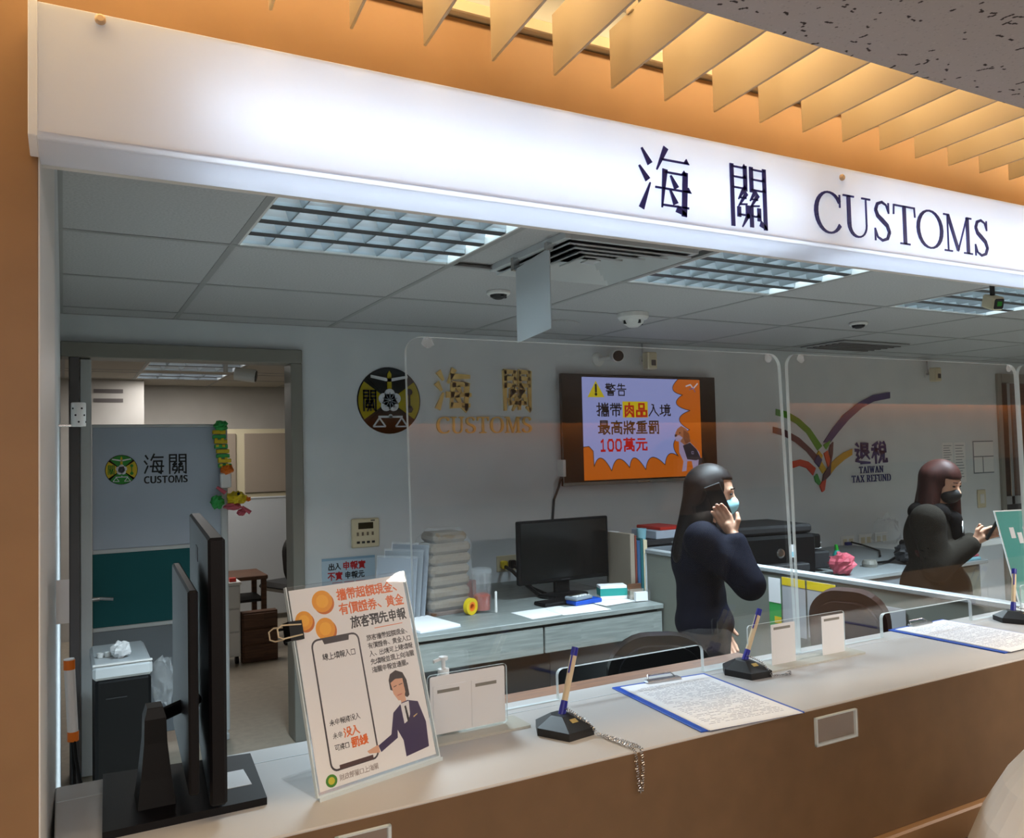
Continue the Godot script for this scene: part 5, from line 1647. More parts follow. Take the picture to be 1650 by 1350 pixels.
func build_desks():
	# long desk along the back wall
	var t = thing("wall_desk", "grey wood-grain desk with drawers along the back wall under the emblem", "desk", Vector3(0, 0, 0))
	obj("desktop", cb(Vector3(1.30, 0.725, WALL + 0.003), Vector3(2.79, DESK, -3.505), 0.003), M.desk_wood, t)
	obj("desktop_end", cb(Vector3(2.79, 0.725, WALL + 0.003), Vector3(2.985, DESK, -3.68), 0.003), M.desk_wood, t)
	for a in [[1.30, 2.055], [2.065, 2.785]]:
		obj("drawer_front", cb(Vector3(a[0], 0.585, -3.535), Vector3(a[1], 0.712, -3.515), 0.003), M.desk_wood, t)
	obj("drawer_box", cb(Vector3(1.32, 0.59, -4.1), Vector3(2.77, 0.725, -3.535)), M.charcoal, t)
	for x in [1.30, 2.76]:
		obj("side_panel", cb(Vector3(x, 0, -4.66), Vector3(x + 0.03, 0.725, -3.56)), M.partition_grey, t)
	obj("modesty_panel", cb(Vector3(1.33, 0.0, -4.66), Vector3(2.76, 0.725, -4.64)), M.charcoal, t)
	# things on it
	bundle()
	for k in 3:
		var s = thing("paper_folder", "upright plastic sleeve of papers, " + ["nearest the tan bundle", "in the middle of three sleeves", "outermost of three sleeves"][k], "folder", Vector3(1.52 - k * 0.035, DESK, -3.97 + 0.01 * k), -0.95 + 0.06 * k, "upright plastic sleeves on the desk")
		var st = mb()
		cbox(st, Vector3(-0.11, 0.0, -0.004), Vector3(0.11, 0.36 - 0.03 * k, 0.004), 0.001, Transform3D(Basis(Vector3(1, 0, 0), -0.16), Vector3(0, 0.002, 0)))
		obj("papers", st, M.sleeve_blue if k != 1 else M.partition_grey, s)
		st = mb()
		cbox(st, Vector3(-0.115, 0.0, 0.0045), Vector3(0.115, 0.37 - 0.03 * k, 0.006), 0.0, Transform3D(Basis(Vector3(1, 0, 0), -0.16), Vector3(0, 0.002, 0)))
		obj("sleeve", st, M.plastic_film, s)
	var n = thing("spiral_notebook", "white spiral notebook lying open near the desk edge", "notebook", Vector3(1.52, DESK, -3.73), 0.15)
	obj("pages", cb(Vector3(-0.11, 0, -0.15), Vector3(0.11, 0.012, 0.15), 0.002), M.paper, n)
	obj("cover", cb(Vector3(-0.112, 0.0, -0.152), Vector3(0.112, 0.002, 0.152), 0.0), M.partition_blue, n)
	for k in 14:
		var st = mb()
		var pts = []
		for i in 9:
			var a = TAU * i / 8
			pts.append(Vector3(-0.095 + k * 0.0146, 0.008 + sin(a) * 0.009, -0.150 + cos(a) * 0.009))
		tube(st, pts, 0.0012, 5)
		obj("coil", st, M.metal, n)
	var c = thing("clear_canister", "clear plastic canister with orange lid contents on the desk", "canister", Vector3(1.895, DESK, -3.86))
	var st = mb()
	lathe(st, [Vector2(0.042, 0.0), Vector2(0.048, 0.012), Vector2(0.052, 0.20), Vector2(0.050, 0.20), Vector2(0.046, 0.014), Vector2(0.0, 0.010)], Transform3D.IDENTITY, 28)
	obj("wall", st, M.clear_plastic, c)
	st = mb()
	lathe(st, [Vector2(0, 0.20), Vector2(0.054, 0.20), Vector2(0.054, 0.215), Vector2(0.046, 0.225), Vector2(0.0, 0.225)], Transform3D.IDENTITY, 28)
	obj("lid", st, M.plastic_film, c)
	st = mb()
	lathe(st, [Vector2(0, 0.012), Vector2(0.042, 0.014), Vector2(0.044, 0.085), Vector2(0.03, 0.095), Vector2(0, 0.095)], Transform3D.IDENTITY, 24)
	obj("contents", st, M.rust_lid, c)
	var td = thing("tape_dispenser", "yellow tape roll beside the clear canister", "tape", Vector3(1.815, DESK, -3.83), 0.4)
	st = mb()
	lathe(st, [Vector2(0.024, -0.012), Vector2(0.042, -0.012), Vector2(0.042, 0.012), Vector2(0.024, 0.012), Vector2(0.024, -0.012)], Transform3D(Basis(Vector3.RIGHT, PI / 2), Vector3(0, 0.042, 0)), 28)
	obj("roll", st, M.yellow, td)
	obj("core", core_ring(), M.orange, td)
	box_thing("white_marker", "white marker standing against the clear canister", "marker", Vector3(1.945, DESK, -3.80), Vector3(0.012, 0.11, 0.012), M.white, 0.0, 0.004)
	box_thing("pink_cup_box", "small reddish box behind the clear canister", "box", Vector3(1.93, DESK, -4.10), Vector3(0.07, 0.13, 0.06), M.brick_red, 0.3)
	# socket and cables behind the monitor
	var so = thing("desk_socket", "yellowish wall socket with black plugs beside the dark monitor", "socket", Vector3(2.47, 0.865, WALL))
	obj("plate", cb(Vector3(-0.07, -0.05, 0), Vector3(0.07, 0.05, 0.01), 0.003), M.cream_plastic, so)
	obj("plug", cb(Vector3(-0.05, -0.03, 0.01), Vector3(-0.01, 0.02, 0.05), 0.006), M.yellow, so)
	obj("plug", cb(Vector3(0.01, -0.03, 0.01), Vector3(0.05, 0.02, 0.05), 0.006), M.black, so)
	st = mb()
	tube(st, [Vector3(2.44, 0.85, WALL + 0.05), Vector3(2.42, 0.84, -4.5), Vector3(2.38, 0.79, -4.25), Vector3(2.35, 0.76, -4.05), Vector3(2.40, 0.757, -3.95)], 0.011)
	tube(st, [Vector3(2.50, 0.85, WALL + 0.05), Vector3(2.49, 0.82, -4.5), Vector3(2.44, 0.765, -4.3), Vector3(2.42, 0.758, -4.1)], 0.008)
	tag(obj("power_cables", st, M.black), "black power cables drooping beside the dark monitor", "cable")
	# monitor
	var m = thing("desk_monitor", "dark switched-off monitor on the desk below the television", "monitor", Vector3(2.492, DESK, -4.0), 0.02)
	obj("casing", cb(Vector3(-0.305, 0.085, -0.03), Vector3(0.305, 0.435, 0.0), 0.006), M.black, m)
	obj("screen", cb(Vector3(-0.288, 0.108, -0.001), Vector3(0.288, 0.422, 0.002), 0.0), M.screen_off, m)
	obj("chin_logo", cb(Vector3(-0.03, 0.093, 0.0), Vector3(0.03, 0.099, 0.0015), 0.0), M.charcoal, m)
	obj("stand", cb(Vector3(-0.05, 0.01, -0.06), Vector3(0.05, 0.20, -0.03), 0.008), M.black, m)
	st = mb()
	lathe(st, [Vector2(0, 0), Vector2(0.13, 0), Vector2(0.13, 0.008), Vector2(0.05, 0.02), Vector2(0, 0.02)], Transform3D(Basis.from_scale(Vector3(1.2, 1, 0.8)), Vector3(0, 0, -0.03)), 32)
	obj("foot", st, M.black, m)
	box_thing("keyboard", "black keyboard in front of the dark monitor", "keyboard", Vector3(2.36, DESK, -3.83), Vector3(0.30, 0.02, 0.11), M.black, 0.1, 0.005)
	var bl = thing("blue_tray", "blue tray with a grey calculator near the desk edge", "tray", Vector3(2.445, DESK + 0.005, -3.745), 0.1)
	obj("tray", cb(Vector3(-0.09, 0, -0.045), Vector3(0.09, 0.022, 0.045), 0.004), M.blue, bl)
	var ca = thing("calculator", "grey calculator resting on the blue tray", "calculator", Vector3(2.415, DESK + 0.027, -3.75), 0.25)
	obj("body", cb(Vector3(-0.065, 0, -0.045), Vector3(0.065, 0.02, 0.045), 0.006), M.partition_grey, ca)
	obj("display", cb(Vector3(-0.05, 0.0195, -0.035), Vector3(0.05, 0.021, -0.012), 0.0), M.lcd, ca)
	for i in 5:
		for j in 2:
			obj("key", cb(Vector3(-0.05 + i * 0.022, 0.0195, 0.0 + j * 0.02), Vector3(-0.035 + i * 0.022, 0.023, 0.013 + j * 0.02), 0.001), M.white, ca)
	var k9 = 0
	for a in [[2.16, -3.66, 0.30, 0.20, 0.06, "nearest the desk edge"], [2.33, -3.62, 0.28, 0.18, -0.05, "under the blue tray's side"], [2.60, -3.72, 0.24, 0.20, 0.1, "by the green medicine box"]]:
		box_thing("loose_sheet", "white loose sheet lying on the desk, " + a[5], "paper", Vector3(a[0], DESK + 0.0016 * k9, a[1]), Vector3(a[2], 0.0015, a[3]), M.paper, a[4], 0.0, "loose sheets on the desk")
		k9 += 1
	var md = thing("medicine_box", "green and white medicine box at the desk's end", "box", Vector3(2.645, DESK + 0.005, -3.77), -0.35)
	obj("carton", cb(Vector3(-0.075, 0, -0.04), Vector3(0.075, 0.075, 0.04), 0.003), M.paper, md)
	obj("green_band", cb(Vector3(-0.0755, 0.02, -0.0405), Vector3(0.0755, 0.06, 0.0405), 0.0), M.teal_card, md)
	var gb = thing("desk_organizer", "small clear organizer with brown and white cards", "organizer", Vector3(2.735, DESK, -3.66), -0.2)
	obj("tray", cb(Vector3(-0.05, 0, -0.06), Vector3(0.05, 0.06, 0.06), 0.004), M.clear_plastic, gb)
	obj("card", cb(Vector3(-0.04, 0.004, -0.04), Vector3(0.04, 0.085, -0.035), 0.0), M.brown_wood, gb)
	obj("card", cb(Vector3(-0.04, 0.004, -0.01), Vector3(0.04, 0.06, -0.004), 0.0), M.tan_paper, gb)
	obj("card", cb(Vector3(-0.03, 0.004, 0.02), Vector3(0.04, 0.05, 0.045), 0.0), M.paper, gb)
	# books standing beside the monitor
	var bx = [[0.030, 0.34, M.tan_paper, "tan"], [0.012, 0.33, M.brick_red, "thin red"], [0.022, 0.30, M.book_blue, "blue"], [0.018, 0.31, M.partition_teal, "teal"], [0.026, 0.30, M.cream_plastic, "cream"]]
	var x = 2.815
	for k in bx.size():
		var b = thing("book", bx[k][3] + " book standing upright beside the dark monitor", "book", Vector3(x, DESK, -3.93), 0.0, "books standing beside the monitor")
		obj("cover", cb(Vector3(0, 0, -0.11), Vector3(bx[k][0], bx[k][1], 0.11), 0.002), bx[k][2], b)
		obj("pages", cb(Vector3(0.002, 0.003, -0.1105), Vector3(bx[k][0] - 0.002, bx[k][1] + 0.0006, -0.02), 0.0), M.paper, b)
		x += bx[k][0] + 0.003
	# partition between the two work places
	var p = thing("low_partition", "long low beige office partition beside the first clerk", "partition", Vector3(2.80, 0, 0))
	obj("panel", cb(Vector3(0, 0.05, -3.66), Vector3(0.04, 1.0, -1.60), 0.003), M.partition_beige, p)
	obj("top_cap", cb(Vector3(-0.004, 1.0, -3.664), Vector3(0.044, 1.022, -1.596), 0.004), M.rail_grey, p)
	obj("end_cap", cb(Vector3(-0.003, 0.0, -3.668), Vector3(0.043, 1.0, -3.655), 0.003), M.rail, p)
	obj("plinth", cb(Vector3(0.004, 0.0, -3.65), Vector3(0.036, 0.05, -1.61)), M.charcoal, p)
	for a in [[-2.76, 0.76, 0.07, 0.21, M.bright_green, "green and white leaflet"], [-2.68, 0.74, 0.13, 0.25, M.sheet_grey, "white printed sheet with yellow heading"], [-2.54, 0.75, 0.15, 0.24, M.sheet_grey, "white sheet beside the yellow-headed sheet"], [-2.33, 0.74, 0.12, 0.22, M.sleeve_blue, "pale blue sheet"], [-2.17, 0.74, 0.10, 0.20, M.sheet_grey, "white sheet nearest the counter"]]:
		var s = thing("pinned_sheet", a[5] + " pinned on the low partition", "paper", Vector3(2.797, a[1], a[0]), 0.0, "sheets pinned on the low partition")
		obj("sheet", cb(Vector3(-0.002, 0, 0), Vector3(0, a[3], a[2]), 0.0), a[4], s)
		if a[4] == M.bright_green:
			obj("white_half", cb(Vector3(-0.0028, 0.11, 0.0), Vector3(-0.002, 0.22, a[2]), 0.0), M.paper, s)
			obj("yellow_spot", cb(Vector3(-0.0028, 0.02, 0.03), Vector3(-0.002, 0.05, 0.07), 0.0), M.yellow, s)
		elif a[0] < -2.5:
			obj("heading", cb(Vector3(-0.0028, a[3] - 0.035, 0.0), Vector3(-0.002, a[3], a[2]), 0.0), M.yellow, s)
	# second desk behind the partition
	t = thing("side_desk", "pale desk along the back wall behind the second clerk", "desk")
	obj("desktop", cb(Vector3(2.99, 0.725, WALL + 0.003), Vector3(5.62, DESK, -3.50), 0.003), M.rail_grey, t)
	obj("apron", cb(Vector3(2.99, 0.60, -3.535), Vector3(4.86, 0.722, -3.515), 0.003), M.partition_grey, t)
	obj("back_panel", cb(Vector3(2.99, 0.0, -4.66), Vector3(5.62, 0.725, -4.64)), M.partition_grey, t)
	var fc = thing("filing_cabinet", "pale green filing cabinet under the side desk's end", "cabinet", Vector3(5.24, 0, -3.55))
	obj("body", cb(Vector3(-0.36, 0.0, -0.5), Vector3(0.36, 0.722, 0.0), 0.004), M.partition_beige, fc)
	obj("drawer_front", cb(Vector3(-0.34, 0.37, 0.0), Vector3(0.34, 0.71, 0.015), 0.004), M.partition_beige, fc)
	obj("drawer_front", cb(Vector3(-0.34, 0.02, 0.0), Vector3(0.34, 0.355, 0.015), 0.004), M.partition_beige, fc)
	obj("label", cb(Vector3(-0.16, 0.58, 0.015), Vector3(0.06, 0.66, 0.017), 0.0), M.paper, fc)
	obj("window_strip", cb(Vector3(-0.28, 0.26, 0.015), Vector3(0.22, 0.36, 0.018), 0.0), M.partition_grey, fc)
	# shelf unit with trays
	var sh = thing("tray_unit", "low beige shelf with grey paper trays behind the first clerk", "shelf", Vector3(3.16, DESK, -4.02))
	obj("body", cb(Vector3(-0.20, 0, -0.25), Vector3(0.22, 0.20, 0.10), 0.004), M.partition_beige, sh)
	obj("tray", cb(Vector3(-0.18, 0.20, -0.2), Vector3(0.20, 0.235, 0.08), 0.004), M.partition_grey, sh)
	obj("tray", cb(Vector3(-0.16, 0.245, -0.2), Vector3(0.20, 0.275, 0.07), 0.004), M.charcoal, sh)
	obj("folder", cb(Vector3(-0.04, 0.275, -0.2), Vector3(0.18, 0.325, 0.05), 0.004), M.partition_blue, sh)
	obj("red_folder", cb(Vector3(0.0, 0.325, -0.2), Vector3(0.18, 0.345, 0.04), 0.004), M.red, sh)
	var st2 = cup(0.03, 0.07)
	tag(obj("blue_cup", st2, M.mask_blue), "small pale blue cup on the paper trays", "cup").position = Vector3(3.025, DESK + 0.276, -3.99)
	crumple("clear_wrap", "crumpled clear plastic wrap hanging off the paper trays", Vector3(3.23, DESK + 0.235, -3.88), 0.055, 31, M.plastic_film, "wrap", 0.7)
	printer()
	crumple("pink_bag", "crumpled pink plastic bag on the side desk", Vector3(4.30, DESK + 0.070, -3.62), 0.075, 17, M.pink, "bag", 0.8)
	var gr = thing("green_bottle", "small green squeeze bottle behind the pink bag", "bottle", Vector3(4.46, DESK, -3.78))
	st = mb()
	lathe(st, [Vector2(0, 0), Vector2(0.03, 0), Vector2(0.034, 0.03), Vector2(0.03, 0.10), Vector2(0.014, 0.13), Vector2(0, 0.13)], Transform3D(Basis(Vector3(0, 0, 1), 0.12), Vector3.ZERO), 20)
	obj("body", st, M.teal_card, gr)
	st = mb()
	lathe(st, [Vector2(0, 0.128), Vector2(0.014, 0.128), Vector2(0.010, 0.165), Vector2(0, 0.165)], Transform3D(Basis(Vector3(0, 0, 1), 0.12), Vector3.ZERO), 16)
	obj("cap", st, M.green, gr)
	var ro = thing("adapter", "grey round adapter with cord on the side desk", "adapter", Vector3(4.72, DESK, -3.75))
	st = mb()
	lathe(st, [Vector2(0, 0), Vector2(0.045, 0), Vector2(0.05, 0.02), Vector2(0.04, 0.045), Vector2(0, 0.05)], Transform3D.IDENTITY, 20)
	obj("body", st, M.frame_grey, ro)
	st = mb()
	tube(st, [Vector3(4.76, DESK + 0.02, -3.75), Vector3(4.95, DESK + 0.012, -3.78), Vector3(5.15, DESK + 0.03, -3.85), Vector3(5.3, DESK + 0.05, -3.95)], 0.009)
	tube(st, [Vector3(5.61, 0.775, WALL + 0.05), Vector3(5.59, 0.765, -4.5), Vector3(5.4, 0.762, -4.2), Vector3(5.15, 0.762, -4.0)], 0.007)
	tag(obj("desk_cables", st, M.black), "dark cables lying across the side desk", "cable")
	crumple("dark_pouch", "dark crumpled pouch on the side desk beside the second clerk", Vector3(5.02, DESK + 0.07, -3.68), 0.085, 23, M.charcoal, "pouch", 0.7)
	crumple("clear_bag", "crumpled clear plastic bag under the wall sockets", Vector3(5.92, DESK + 0.09, WALL + 0.15), 0.10, 29, M.plastic_film, "bag", 1.2)
	# end shelf for the clear bag and papers beyond the second clerk
	box_thing("corner_shelf", "white corner shelf at the end of the side desk", "shelf", Vector3(6.3, 0.70, -4.42), Vector3(1.34, 0.05, 0.46), M.white)
	# phone-like black equipment and papers at the clerk's far side
	var ph = thing("desk_phone", "black desk phone with handset beyond the second clerk", "phone", Vector3(5.36, DESK, -3.86), -0.5)
	obj("base", cb(Vector3(-0.10, 0, -0.10), Vector3(0.10, 0.07, 0.10), 0.012), M.black, ph)
	obj("handset", cb(Vector3(-0.11, 0.075, -0.04), Vector3(-0.06, 0.125, 0.12), 0.014), M.black, ph)
	obj("keypad", cb(Vector3(-0.03, 0.068, -0.06), Vector3(0.08, 0.074, 0.06), 0.0), M.charcoal, ph)
	var tr = thing("card_reader", "black card reader on a stand beyond the second clerk", "card reader", Vector3(5.22, DESK, -3.58), -0.6)
	obj("stand", cb(Vector3(-0.02, 0, -0.02), Vector3(0.02, 0.17, 0.02), 0.004), M.black, tr)
	obj("foot", cb(Vector3(-0.07, 0, -0.06), Vector3(0.07, 0.012, 0.06), 0.004), M.black, tr)
	var tb = mb()
	cbox(tb, Vector3(-0.10, -0.02, -0.12), Vector3(0.10, 0.03, 0.12), 0.01, Transform3D(Basis(Vector3.RIGHT, 0.5), Vector3(0, 0.20, 0)))
	obj("head", tb, M.black, tr)
	for k in 3:
		obj("paper_slip", cb(Vector3(0.09, 0.13 + k * 0.028, -0.03), Vector3(0.145, 0.136 + k * 0.028, 0.03), 0.0), M.paper, tr)
	box_thing("blue_file", "dark blue file leaning beyond the card reader", "file", Vector3(5.47, DESK, -3.68), Vector3(0.16, 0.16, 0.05), M.partition_teal, -0.4, 0.006)
	box_thing("desk_pad", "pale writing pad with dark clip at the side desk's end", "pad", Vector3(5.45, DESK, -3.56), Vector3(0.26, 0.018, 0.08), M.mask_blue, 0.05)
	box_thing("pink_folder", "bright pink folder at the side desk's end", "folder", Vector3(5.54, DESK + 0.018, -3.575), Vector3(0.13, 0.016, 0.05), M.pink, 0.1)
	# staff work top under the counter, chairs
	t = thing("staff_worktop", "dark brown staff worktop behind the counter", "worktop")
	obj("top", cb(Vector3(0.95, 0.825, -2.18), Vector3(2.05, 0.86, -1.56), 0.004), M.brown_wood, t)
	obj("top_extension", cb(Vector3(2.05, 0.825, -1.84), Vector3(2.79, 0.86, -1.56), 0.004), M.brown_wood, t)
	for x2 in [0.96, 2.01]:
		obj("leg_panel", cb(Vector3(x2, 0, -2.14), Vector3(x2 + 0.03, 0.825, -1.60)), M.charcoal, t)
	obj("cable_lid", cb(Vector3(1.18, 0.859, -1.98), Vector3(1.32, 0.864, -1.93), 0.001), M.rail, t)
	office_chair(Vector3(2.02, 0, -2.54), PI - 0.5, 0.84, "black leather chair behind the staff worktop, beside the first clerk", M.leather)
	office_chair(Vector3(2.45, 0, -2.08), PI / 2 + 0.4, 1.04, "dark brown round-backed chair in front of the pinned sheets", M.chair_brown, 0.14)

func core_ring():
	var st = mb()
	lathe(st, [Vector2(0.014, -0.0115), Vector2(0.0238, -0.0115), Vector2(0.0238, 0.0115), Vector2(0.014, 0.0115), Vector2(0.014, -0.0115)], Transform3D(Basis(Vector3.RIGHT, PI / 2), Vector3(0, 0.042, 0)), 24)
	return st

func bundle():
	# tan paper bundles piled up in a clear bag
	var t = thing("wrapped_bundles", "tall pile of tan bundles wrapped in clear plastic on the desk", "bundle", Vector3(1.735, DESK, -3.98), 0.12)
	var rng = RandomNumberGenerator.new()
	rng.seed = 5
	obj("base_board", cb(Vector3(-0.125, 0.0, -0.09), Vector3(0.125, 0.02, 0.09), 0.004), M.brown_wood, t)
	var y = 0.02
	for k in 7:
		var h = 0.052 + rng.randf() * 0.008
		var w = 0.118 - (0.020 if k == 6 else 0.0) + rng.randf_range(-0.006, 0.006)
		var st = mb()
		cbox(st, Vector3(-w, y, -0.085), Vector3(w, y + h, 0.085), 0.018, Transform3D(Basis(Vector3.UP, rng.randf_range(-0.06, 0.06)), Vector3(rng.randf_range(-0.006, 0.006), 0, 0)))
		obj("packet", st, M.bundle_tan, t)
		y += h + 0.001
	var bag = mb()
	var n = FastNoiseLite.new()
	n.seed = 8
	n.frequency = 9.0
	var rows = 18
	var cols = 28
	var pt = func(i, j) -> Vector3:
		var v = float(i) / rows
		var a = TAU * (j % cols) / cols
		var sx = signf(cos(a)) * pow(absf(cos(a)), 0.45) * 0.135
		var sz = signf(sin(a)) * pow(absf(sin(a)), 0.45) * 0.10
		var shrink = 1.0 if v < 0.86 else 1.0 - (v - 0.86) * 3.0
		var p = Vector3(sx * shrink, v * 0.435, sz * shrink)
		return p * Vector3(1 + 0.10 * n.get_noise_3dv(p * 2.0), 1, 1 + 0.16 * n.get_noise_3dv(p * 2.0 + Vector3.ONE))
	for i in rows:
		for j in cols:
			quad(bag, pt.call(i, j), pt.call(i, j + 1), pt.call(i + 1, j + 1), pt.call(i + 1, j), pt.call(i, j) * Vector3(1, 0, 1))
	obj("clear_bag", bag, M.plastic_film, t)

func printer():
	var t = thing("black_printer", "large black office printer on the side desk by the first clerk", "printer", Vector3(3.93, DESK, -3.98), -0.15)
	obj("body", cb(Vector3(-0.34, 0.0, -0.25), Vector3(0.30, 0.26, 0.22), 0.02), M.black, t)
	obj("scanner_lid", cb(Vector3(-0.33, 0.265, -0.25), Vector3(0.29, 0.32, 0.20), 0.015), M.charcoal, t)
	obj("paper_tray", cb(Vector3(-0.22, 0.04, 0.22), Vector3(0.18, 0.09, 0.30), 0.008), M.charcoal, t)
	obj("side_output", cb(Vector3(0.30, 0.15, -0.15), Vector3(0.42, 0.24, 0.12), 0.01), M.black, t)
	obj("side_output", cb(Vector3(0.30, 0.02, -0.12), Vector3(0.47, 0.13, 0.14), 0.01), M.charcoal, t)
	for k in 3:
		obj("paper_edge", cb(Vector3(0.40, 0.105 + k * 0.035, -0.08), Vector3(0.47, 0.110 + k * 0.035, 0.06), 0.0), M.paper, t)
	var st = mb()
	lathe(st, [Vector2(0, 0), Vector2(0.03, 0), Vector2(0.03, 0.004), Vector2(0.02, 0.006), Vector2(0, 0.006)], Transform3D(Basis(Vector3(1, 0, 0), Vector3(0, 0, 1), Vector3(0, -1, 0)), Vector3(0.02, 0.15, 0.22)), 20)
	obj("badge", st, M.metal, t)
	obj("label_white", cb(Vector3(0.09, 0.12, 0.22), Vector3(0.13, 0.20, 0.223), 0.0), M.paper, t)
	obj("label_blue", cb(Vector3(0.092, 0.125, 0.223), Vector3(0.128, 0.155, 0.2235), 0.0), M.mask_blue, t)
	crumple("blue_bag", "dark blue plastic bag hanging by the printer", Vector3(3.30, DESK + 0.12, -3.62), 0.07, 41, M.pen_blue, "bag", 1.1)

# ---------------------------------------------------------------- things on the counter
func build_counter_things():
	counter_monitor()
	leaflet_stand()
	code_stand(Vector3(0.664, TOP, -1.420), 0.165, 0.116, 2, 0.02, "clear stand holding two blank cards beside the leaflet stand", 0.066)
	code_stand(Vector3(1.556, TOP, -1.448), 0.325, 0.104, 2, 0.0, "wide clear stand with two small cards past the second pen", 0.078)
	code_stand(Vector3(2.60, TOP, -1.447), 0.26, 0.092, 0, 0.0, "empty clear stand near the teal leaflet", 0.05)
	pen_stand(Vector3(0.815, TOP, -1.330), 0.15, "black pen stand with hanging coiled cord, beside the big clipboard", true)
	pen_stand(Vector3(1.376, TOP, -1.438), -0.05, "black pen stand in front of the wide card stand", false, 0.52)
	pen_stand(Vector3(2.405, TOP, -1.425), 0.1, "black pen stand at the far end of the counter", false)
	clipboard(Vector3(1.157, TOP, -1.336), -0.085, "blue clipboard with printed form overhanging the counter's edge", 3)
	clipboard(Vector3(2.135, TOP, -1.388), 0.02, "blue clipboard with printed form near the far pen stand", 4)
	# pump bottle
	var b = thing("pump_bottle", "small white pump bottle behind the first card stand", "bottle", Vector3(0.640, TOP, -1.478))
	var st = mb()
	lathe(st, [Vector2(0, 0), Vector2(0.020, 0), Vector2(0.021, 0.01), Vector2(0.021, 0.085), Vector2(0.010, 0.098), Vector2(0, 0.098)], Transform3D.IDENTITY, 24)
	obj("body", st, M.white, b)
	st = mb()
	lathe(st, [Vector2(0, 0.098), Vector2(0.011, 0.098), Vector2(0.011, 0.108), Vector2(0.004, 0.110), Vector2(0.004, 0.124), Vector2(0.009, 0.125), Vector2(0.009, 0.131), Vector2(0, 0.133)], Transform3D.IDENTITY, 20)
	obj("pump", st, M.white, b)
	st = mb()
	bar(st, Vector3(0, 0.128, 0), Vector3(-0.022, 0.125, 0.004), 0.0035)
	obj("spout", st, M.white, b)
	# teal leaflet stand at the edge of the view
	var wt = thing("second_worktop", "pale staff worktop behind the counter in front of the second clerk", "worktop")
	obj("top", cb(Vector3(2.86, 0.825, -1.95), Vector3(4.3, 0.86, -1.56), 0.004), M.white, wt)
	for x2 in [2.88, 4.25]:
		obj("leg_panel", cb(Vector3(x2, 0, -1.92), Vector3(x2 + 0.03, 0.825, -1.58)), M.partition_grey, wt)
	var t = thing("teal_leaflet", "teal placard leaning in a holder at the picture's edge", "placard", Vector3(3.14, 0.86, -1.69), -0.25)
	st = mb()
	cbox(st, Vector3(-0.155, 0, -0.003), Vector3(0.155, 0.465, 0.0), 0.0, Transform3D(Basis(Vector3.RIGHT, -0.28), Vector3(0, 0.004, 0)))
	obj("holder", st, M.acrylic_edge, t)
	st = mb()
	cbox(st, Vector3(-0.15, 0.004, 0.0005), Vector3(0.15, 0.46, 0.001), 0.0, Transform3D(Basis(Vector3.RIGHT, -0.28), Vector3(0, 0.004, 0)))
	obj("sheet", st, M.teal_card, t)
	st = mb()
	for k in 5:
		box_at(st, Vector3(-0.10 + 0.03 * k, 0.38 - 0.02 * (k % 2), 0.0015), Vector3(0.02, 0.04, 0.0006), 0.0, Transform3D(Basis(Vector3.RIGHT, -0.28), Vector3(0, 0.004, 0)))
	obj("white_print", st, M.paper, t)
	obj("foot", cb(Vector3(-0.155, 0, -0.14), Vector3(0.155, 0.004, 0.012), 0.0), M.acrylic_edge, t)

